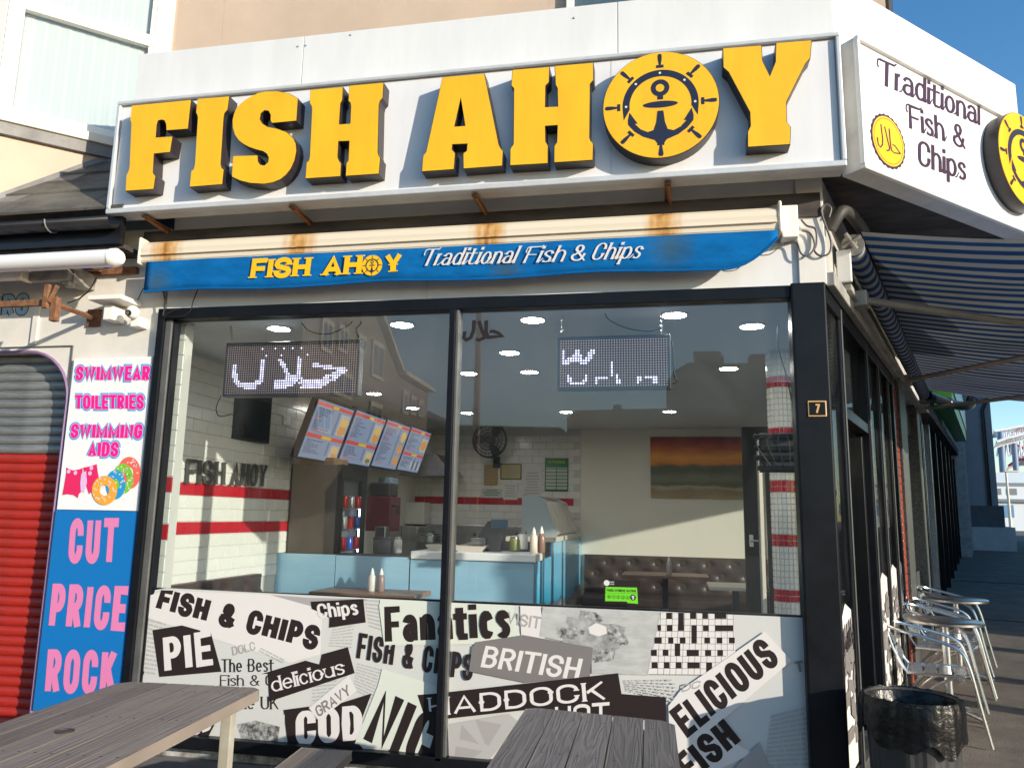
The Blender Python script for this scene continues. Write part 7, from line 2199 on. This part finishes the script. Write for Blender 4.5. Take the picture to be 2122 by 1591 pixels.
t, xa, xb_, yy, z = cafe_tab('cream topped dining table beside the tiled column', 1470, 1590, 1215, 7.6, mat('cream_table_top', (.62, .56, .48), .4))
t, xa, xb_, yy, z = cafe_tab('dining table just inside the left pane behind the newspaper graphic', 640, 860, 1225, 6.0, M_WOODT)
pb_ = FY(768, 1236, 5.7); 
zt9 = z
for px, lb, col in ((769, 'white vinegar bottle on the table behind the left pane', (.62, .58, .56)), (788, 'brown sauce bottle with white tip behind the left pane', (.25, .18, .17))):
    q_ = FY(px, 1240, yy + .25)
    top = FY(px, 1209, yy + .25).z
    bottle(lb, V((q_.x, yy + .25, zt9)), col, max(.2, top - zt9), (.62, .60, .58))
# round tiled column
YCL = 5.9
cxl, cxr = FY(1597, 1000, YCL).x, FY(1652, 1000, YCL).x
cc0 = V(((cxl + cxr) / 2, YCL, ZF)); cr = (cxr - cxl) / 2
cl = thing('tiled_column', 'round column clad in small white tiles with bands of red mosaic', 'column', cc0)
obj('core', MB().lathe(cc0, [(cr, 0), (cr, ZC - ZF)], 40), M_GROUT, cl)
NCOL = 20; tz = .042
bands = []
for py in (788, 1004, 1118, 1236, 895):
    bands.append(FY(1625, py, YCL - cr).z)
mw, mr3 = MB(), MB()
z = ZF + .01
while z < ZC - tz:
    isr = any(abs(z + tz / 2 - b_) < tz * .98 for b_ in bands)
    for k in range(NCOL):
        a0_, a1_ = 2 * pi * (k + .06) / NCOL, 2 * pi * (k + .94) / NCOL
        hh = tz if isr else tz
        if not isr and int((z - ZF) / tz) % 1: continue
        r0_, r1_ = cr + .0005, cr + .006
        pts = [(r0_, a0_, z), (r0_, a1_, z), (r0_, a1_, z + hh - .004), (r0_, a0_, z + hh - .004), (r1_, a0_ + .01, z + .002), (r1_, a1_ - .01, z + .002), (r1_, a1_ - .01, z + hh - .006), (r1_, a0_ + .01, z + hh - .006)]
        vs = [V((cc0.x + r_ * cos(a_), cc0.y + r_ * sin(a_), z_)) for r_, a_, z_ in pts]
        if isr and -pi * 1.0 < a0_ - 2 * pi < 0 and a0_ > pi:
            m0 = MB().add(vs, [(4, 5, 6, 7), (0, 1, 5, 4), (1, 2, 6, 5), (2, 3, 7, 6), (3, 0, 4, 7)])
            obj('tile', m0, M_RED, cl)
        else:
            (mr3 if isr else mw).add(vs, [(4, 5, 6, 7), (0, 1, 5, 4), (1, 2, 6, 5), (2, 3, 7, 6), (3, 0, 4, 7)])
    z += tz
stuff(obj('white_tiles', mw, M_WTILE, cl)); stuff(obj('rear_red_tiles', mr3, M_RED, cl))
# screen mount and wiring in front of the column
t = thing('monitor_back', 'black back of a screen on a bracket with loose wiring beside the tiled column', 'monitor', FY(1600, 980, 5.4))
a, b = FY(1566, 978, 5.4), FY(1650, 897, 5.4)
obj('panel', B(a.x + .03, b.x, 5.4, 5.46, a.z, b.z), M_DKE, t, bevel=.006)
for k, (z_, x_) in enumerate(((.92, 0), (.62, 0), (.38, .0), (.12, .02))):
    zz9 = a.z + (b.z - a.z) * z_
    obj('bracket_bar', MB().box(a.x - .01 + x_, b.x, 5.37, 5.395, zz9 - .022, zz9 + .012), M_BLACKF, t, bevel=.006)
for k in range(4):
    obj('loose_wire', MB().tube(bez([V((a.x + .05 + .05 * k, 5.36, b.z - .02)), V((a.x + .0 + .07 * k, 5.33, (a.z + b.z) / 2 + .05)), V((a.x + .09 + .04 * k, 5.35, a.z + .04))], 12), .004, 5), M_CABLE, t)
# inner door frame
df = thing('inner_door', 'black framed inner door with a small white lever near the back wall', 'door', FY(1560, 1250, 8.4))
yd = 8.4
xa, xb_ = FY(1543, 1100, yd).x, FY(1572, 1100, yd).x
ztd = FY(1560, 884, yd).z
obj('jamb', B(xa, xb_, yd, yd + .06, ZF, ztd), M_BLACKF, df, bevel=.004)
xc_ = FY(1640, 1100, yd).x
obj('jamb', B(xc_, xc_ + .08, yd, yd + .06, ZF, ztd), M_BLACKF, df)
obj('lintel', B(xb_ + .001, xc_ - .001, yd, yd + .06, ztd - .1, ztd), M_BLACKF, df)
obj('door_leaf', B(xb_ + .002, xb_ + .05, yd + .01, yd + .9, ZF, ztd - .11), mat('pale_door_edge', (.5, .52, .52), .4), df)
hp_ = FY(1557, 1120, yd)
obj('lever_plate', B(hp_.x - .02, hp_.x + .02, yd - .012, yd, hp_.z - .06, hp_.z + .06), M_UPVC, df, bevel=.004)
obj('lever', B(hp_.x - .01, hp_.x + .06, yd - .04, yd - .028, hp_.z - .01, hp_.z + .01), M_CHROME, df, bevel=.004)
# radiator pipes / bright door frame slits
df2 = thing('side_door_frame', 'pale aluminium upright standing beside the tiled column', 'post', FY(1585, 1260, 7.0))
obj('upright', B(FY(1577, 1100, 7).x, FY(1584, 1100, 7).x, 7.0, 7.05, ZF, 2.3), M_CREAM, df2)
obj('upright_edge', B(FY(1590, 1100, 7).x, FY(1594, 1100, 7).x, 7.0, 7.05, ZF, 2.3), M_CHROME, df2)
# interior right wall between the glazed bays
struct('interior_corner_wall', MB().box(6.56, 7.25, -.35, -.12, ZF, ZC, f=SP), M_INW)

# ================================================================== ACROSS THE STREET (seen only in the glass, and shading the side street)
def MX(px, py, yv):          # a point seen mirrored in the window at virtual depth yv
    p = FY(px, py, yv); return V((p.x, 2 * D - p.y, p.z))
M_OPP = mat('sandy_terrace_render', (.26, .21, .145), .9, var=.15); M_OPPT = mat('sandy_trim', (.66, .57, .42), .8); M_OPPR = mat('slate_roof_far', (.06, .06, .065), .8)
M_OPG = mat('far_window_glass', (.05, .06, .08), .1)
tr_ = thing('terrace_house', 'tall sandy gabled terrace house across the road, seen mirrored in the window', 'building', (-12, -15, 0))
Xt = -12.5
def ym(px, py):
    p = FX(px, py, Xt); return 2 * D - p.y, p.z
yA, zA_ = ym(640, 560); yB_, zB_ = ym(779, 655); yC_, zC_ = ym(826, 778); yD_, zD_ = ym(887, 815)
yA = max(yA, -9.0)
yA, _z = ym(632, 600)
loop = [V((Xt, yA, 0)), V((Xt, yA, zB_ - .5)), V((Xt, (yA + yB_) / 2, zB_ + 3.0)), V((Xt, yB_, zB_ + 0)), V((Xt, yC_, zC_)), V((Xt, yD_, zD_)), V((Xt, yD_, 0))]
obj('wall', MB().prism([loop], (-8, 0, 0)), M_OPP, tr_)
obj('roof', MB().prism([[V((Xt + .3, (yA + yB_) / 2, zB_ + 3.15)), V((Xt + .3, yB_, zB_ + .15)), V((Xt + .3, yC_, zC_ + .12)), V((Xt + .3, yC_, zC_ + .3)), V((Xt + .3, yB_, zB_ + .4)), V((Xt + .3, (yA + yB_) / 2, zB_ + 3.4))]], (-8, 0, 0)), M_OPPT, tr_)
obj('roof', MB().prism([[V((Xt + .4, yC_, zC_ + .05)), V((Xt + .4, yD_, zD_ + .05)), V((Xt + .4, yD_, zD_ + .25)), V((Xt + .4, yC_, zC_ + .25))]], (-.8, 0, 0)), M_OPPT, tr_)
obj('roof', MB().prism([[V((Xt + .1, yC_, zC_ + .26)), V((Xt + .1, yD_, zD_ + .26)), V((Xt - 3, yD_, zD_ + 1.6)), V((Xt - 3, yC_, zC_ + 1.6))]], (0, 0, .1)), M_OPPR, tr_)
def owin(px0, px1, py0, py1):
    y0, z0_ = ym(px0, py0); y1, z1_ = ym(px1, py1)
    z0_, z1_ = sorted((z0_, z1_)); y0, y1 = sorted((y0, y1))
    f_ = obj('window', B(Xt, Xt + .10, y0, y1, z0_, z1_), M_OPPT, tr_)
    obj('pane', B(Xt + .101, Xt + .11, y0 + .12, (y0 + y1) / 2 - .05, z0_ + .15, z1_ - .2), M_OPG, f_)
    obj('pane', B(Xt + .101, Xt + .11, (y0 + y1) / 2 + .05, y1 - .12, z0_ + .15, z1_ - .2), M_OPG, f_)
owin(665, 684, 655, 735); owin(700, 716, 670, 735); owin(740, 755, 690, 735); owin(770, 790, 702, 790)
owin(690, 725, 760, 830); owin(765, 788, 830, 880); owin(833, 842, 807, 860); owin(850, 858, 818, 862); owin(866, 873, 828, 866); owin(655, 680, 830, 900)
lpm = thing('street_lamp', 'tall lamp post across the road, mirrored beside the mullion', 'street lamp', (-4, -10, 0))
p_ = MX(984, 1000, 16); pt_ = MX(984, 560, 16)
obj('pole', MB().tube([V((p_.x, p_.y, 0)), V((p_.x, p_.y, 8.5))], [.10, .06], 10), mat('brown_pole', (.18, .10, .07), .6), lpm, smooth=True)
obj('lamp_head', MB().box(p_.x - .12, p_.x + .12, p_.y, p_.y + .9, 8.4, 8.52), MATS['brown_pole'], lpm)
b2_ = thing('dark_terrace', 'dark backed terrace with a row of chimney pots across the road, mirrored on the right', 'building', (5, -28, 0))
yv = 38
def mp_(px, py, yv=yv): return MX(px, py, yv)
loop = [V((p.x, p.y, max(0, p.z))) for p in (mp_(1381, 1300), mp_(1381, 793), mp_(1395, 770), mp_(1425, 752), mp_(1500, 753), mp_(1552, 752), mp_(1590, 790), mp_(1700, 795), mp_(1700, 1300))]
loop[0].z = loop[-1].z = 0
M_DKB = mat('brown_grey_terrace', (.22, .19, .16), .9, var=.2)
obj('wall', MB().prism([loop], (0, -9, 0)), M_DKB, b2_)
for (x0, x1, y0, y1) in ((1440, 1500, 738, 756), (1556, 1586, 733, 790)):
    a, b = mp_(x0, y1), mp_(x1, y0)
    obj('chimney', B(min(a.x, b.x), max(a.x, b.x), a.y - 1.2, a.y - .1, a.z, b.z), M_OPP, b2_)
for k in range(8):
    a = mp_(1443 + k * 7, 738)
    obj('chimney_pot', MB().lathe(V((a.x, a.y - .6, a.z)), [(.14, 0), (.11, .35)], 8), M_OPP, b2_)
b3_ = thing('low_terrace', 'long low terrace across the road with a small chimney, mirrored behind the lamps', 'building', (0, -42, 0))
yv2 = 52
loop = [V((p.x, p.y, max(0, p.z))) for p in (mp_(1175, 1300, yv2), mp_(1175, 866, yv2), mp_(1192, 850, yv2), mp_(1380, 846, yv2), mp_(1660, 850, yv2), mp_(1660, 1300, yv2))]
loop[0].z = loop[-1].z = 0
obj('wall', MB().prism([loop], (0, -8, 0)), M_DKB, b3_)
a, b = mp_(1270, 850, yv2), mp_(1288, 838, yv2)
obj('chimney', B(min(a.x, b.x), max(a.x, b.x), a.y - 1, a.y, a.z, b.z), M_OPP, b3_)
b4_ = thing('end_terrace', 'distant terrace continuing the sandy houses across the road, mirrored', 'building', (-14, -40, 0))
yv3 = 60
loop = [V((p.x, p.y, max(0, p.z))) for p in (mp_(600, 1300, yv3), mp_(600, 830, yv3), mp_(887, 850, yv3), mp_(940, 880, yv3), mp_(1160, 885, yv3), mp_(1180, 900, yv3), mp_(1180, 1300, yv3))]
loop[0].z = loop[-1].z = 0
obj('wall', MB().prism([loop], (0, -8, 0)), M_DKB, b4_)
# building over the side street: its corner cuts the low sun
qv = 12.0
oc = thing('opposite_corner_building', 'brick corner building on the far side of the side street, out of frame', 'building', SP(12, 13, 0))
def q_of(p): return p.x * sin(SUN_AZ + pi / 2) * -1 + p.y * cos(SUN_AZ + pi / 2) * -1
perp = V((cos(SUN_AZ) * -1, sin(SUN_AZ), 0))
# corner at n = 12 so that the shadow edge reaches the pavement beyond the cafe tables
tgt = SP(6.9, 1.6, 0)
sdh = V((sin(SUN_AZ), cos(SUN_AZ), 0))
k_ = (12 - 1.6) / sdh.dot(SNV)
cornr = tgt + sdh * k_
sC = (cornr - SO).dot(SDV)
obj('wall', MB().box(sC, sC + 45, 12, 22, 0, 11, f=SP), M_DKB, oc)
obj('roof', MB().box(sC - .2, sC + 45, 11.8, 22, 11.01, 11.3, f=SP), M_OPPR, oc)
for k in range(8):
    obj('window', MB().box(sC + 2 + k * 4, sC + 3.4 + k * 4, 11.95, 12.0, 4, 6, f=SP), M_OPG, oc)
# unseen posts added to throw long shadow stripes across the pavement
for i, (s, n, h, r_, lb) in enumerate(((2.3, 7.0, 4.0, .11, 'thick grey post out of frame, added for its shadow stripe on the pavement'), (3.4, 7.4, 4.2, .09, 'second post out of frame, added for its shadow stripe on the pavement'), (.2, 6.8, 3.6, .16, 'wide column out of frame, added to shade the near pavement'), (5.0, 7.2, 4.2, .12, 'farthest post out of frame, added for its shadow stripe on the pavement'))):
    t = thing('shadow_bollard' if h < 2 else 'shadow_post', lb, 'shadow_bollard' if h < 2 else 'shadow post', SP(s, n, gz(s)))
    obj('post', MB().tube([SP(s, n, gz(s)), SP(s, n, gz(s) + h)], r_, 12), M_BIN, t, smooth=True)
    obj('cap', MB().ball(SP(s, n, gz(s) + h), r_ * 1.25, 8), M_BIN, t, smooth=True)
# little chimney aerial just over the fascia top right
p = FC(1838, 6, -.3)
ae = thing('roof_aerial', 'black wrought bracket poking up above the corner fascia', 'bracket', V((p.x, p.y, p.z)))
obj('post', MB().tube([V((p.x, p.y, p.z - .8)), V((p.x, p.y, p.z + .4))], .035, 8), M_GUTTER, ae)
obj('scroll', MB().tube(bez([V((p.x, p.y, p.z)), V((p.x - .07, p.y, p.z + .05)), V((p.x - .05, p.y, p.z + .16)), V((p.x, p.y, p.z + .2))], 12), .02, 6), M_GUTTER, ae)

# small clutter behind and on the counter
def small(name, label, cat, px, py_top, py_bot, y, w_, m_, shape='box', dy=.12):
    b_ = FY(px, py_bot, y); h_ = max(.03, FY(px, py_top, y).z - b_.z)
    t = thing(name, label, cat, b_)
    if shape == 'box':
        obj('body', B(b_.x - w_ / 2, b_.x + w_ / 2, y, y + dy, b_.z, b_.z + h_), m_, t, bevel=.006)
        obj('lid', B(b_.x - w_ / 2 - .004, b_.x + w_ / 2 + .004, y - .004, y + dy + .004, b_.z + h_ + .0005, b_.z + h_ + .014), M_STEEL, t, bevel=.003)
    else:
        obj('body', MB().lathe(b_, [(w_ * .42, 0), (w_ * .5, .01), (w_ * .5, h_ * .75), (w_ * .4, h_ * .85)], 18), m_, t, smooth=True)
        obj('lid', MB().lathe(b_ + V((0, 0, h_ * .851)), [(w_ * .42, 0), (w_ * .42, h_ * .14), (w_ * .3, h_ * .16)], 18), M_STEEL, t, smooth=True)
    return t
small('napkin_box', 'steel napkin box on the counter just left of the till', 'dispenser', 990, 1118, 1139, 7.2, .13, M_STEEL)
small('jar', 'glass jar of pickles on the counter right of the till', 'jar', 1066, 1112, 1140, 7.3, .10, mat('pickle_green', (.22, .24, .10), .25), 'jar')
small('jar', 'tall white jar behind the pickle jar on the counter', 'jar', 1082, 1100, 1138, 7.5, .11, P_OFF, 'jar')
small('cup_stack', 'stack of white paper cups on the low counter beside the tea urn', 'cups', 824, 1112, 1146, 7.6, .085, mat('paper_cup', (.66, .64, .60), .5), 'jar')
small('storage_tub', 'grey tub beside the fridge foot on the back counter', 'tub', 790, 1116, 1146, 8.1, .2, M_STW)
small('fry_scoop_pan', 'round steel pan on the back range left of the mullion', 'pan', 888, 1104, 1124, 9.6, .3, M_STEEL, 'jar')
fr_ng = thing('frying_range', 'long stainless frying range against the back wall behind the counter', 'range', FY(1060, 1150, 10.2))
a, b = FY(880, 1140, 10.2), FY(1100, 1090, 10.2)
obj('range_body', B(a.x, b.x, 10.2, 10.34, ZF, b.z), M_STW, fr_ng, bevel=.01)
for k in range(5):
    x = a.x + .12 + k * (b.x - a.x - .3) / 4
    obj('knob', MB().tube([V((x, 10.2, b.z - .12)), V((x, 10.16, b.z - .12))], .022, 10), M_DKE, fr_ng)
hd = thing('extractor_hood', 'brushed steel extractor hood high on the back wall left of the fan', 'hood', FY(900, 940, 10.3))
a, b = FY(868, 985, 10.3), FY(905, 905, 10.3)
obj('hood_body', MB().prism([[V((a.x - .3, 10.3, a.z)), V((b.x + .25, 10.3, a.z)), V((b.x, 10.3, a.z + .3)), V((a.x - .1, 10.3, a.z + .3))]], (0, .6, 0)), M_STW, hd)
# repeats inside the tiled rooms: small socket and switch plates
for px, py, lb in ((586, 870, 'white double socket on the tiled wall beside the first menu screen'),):
    p = FX(px, py, XL + .01)
    t = thing('socket', lb, 'socket', p)
    obj('plate', B(XL + .009, XL + .02, p.y, p.y + .15, p.z - .045, p.z + .045), M_UPVC, t, bevel=.003)
    obj('switch', B(XL + .0205, XL + .026, p.y + .03, p.y + .05, p.z + .005, p.z + .03), M_UPVC, t)
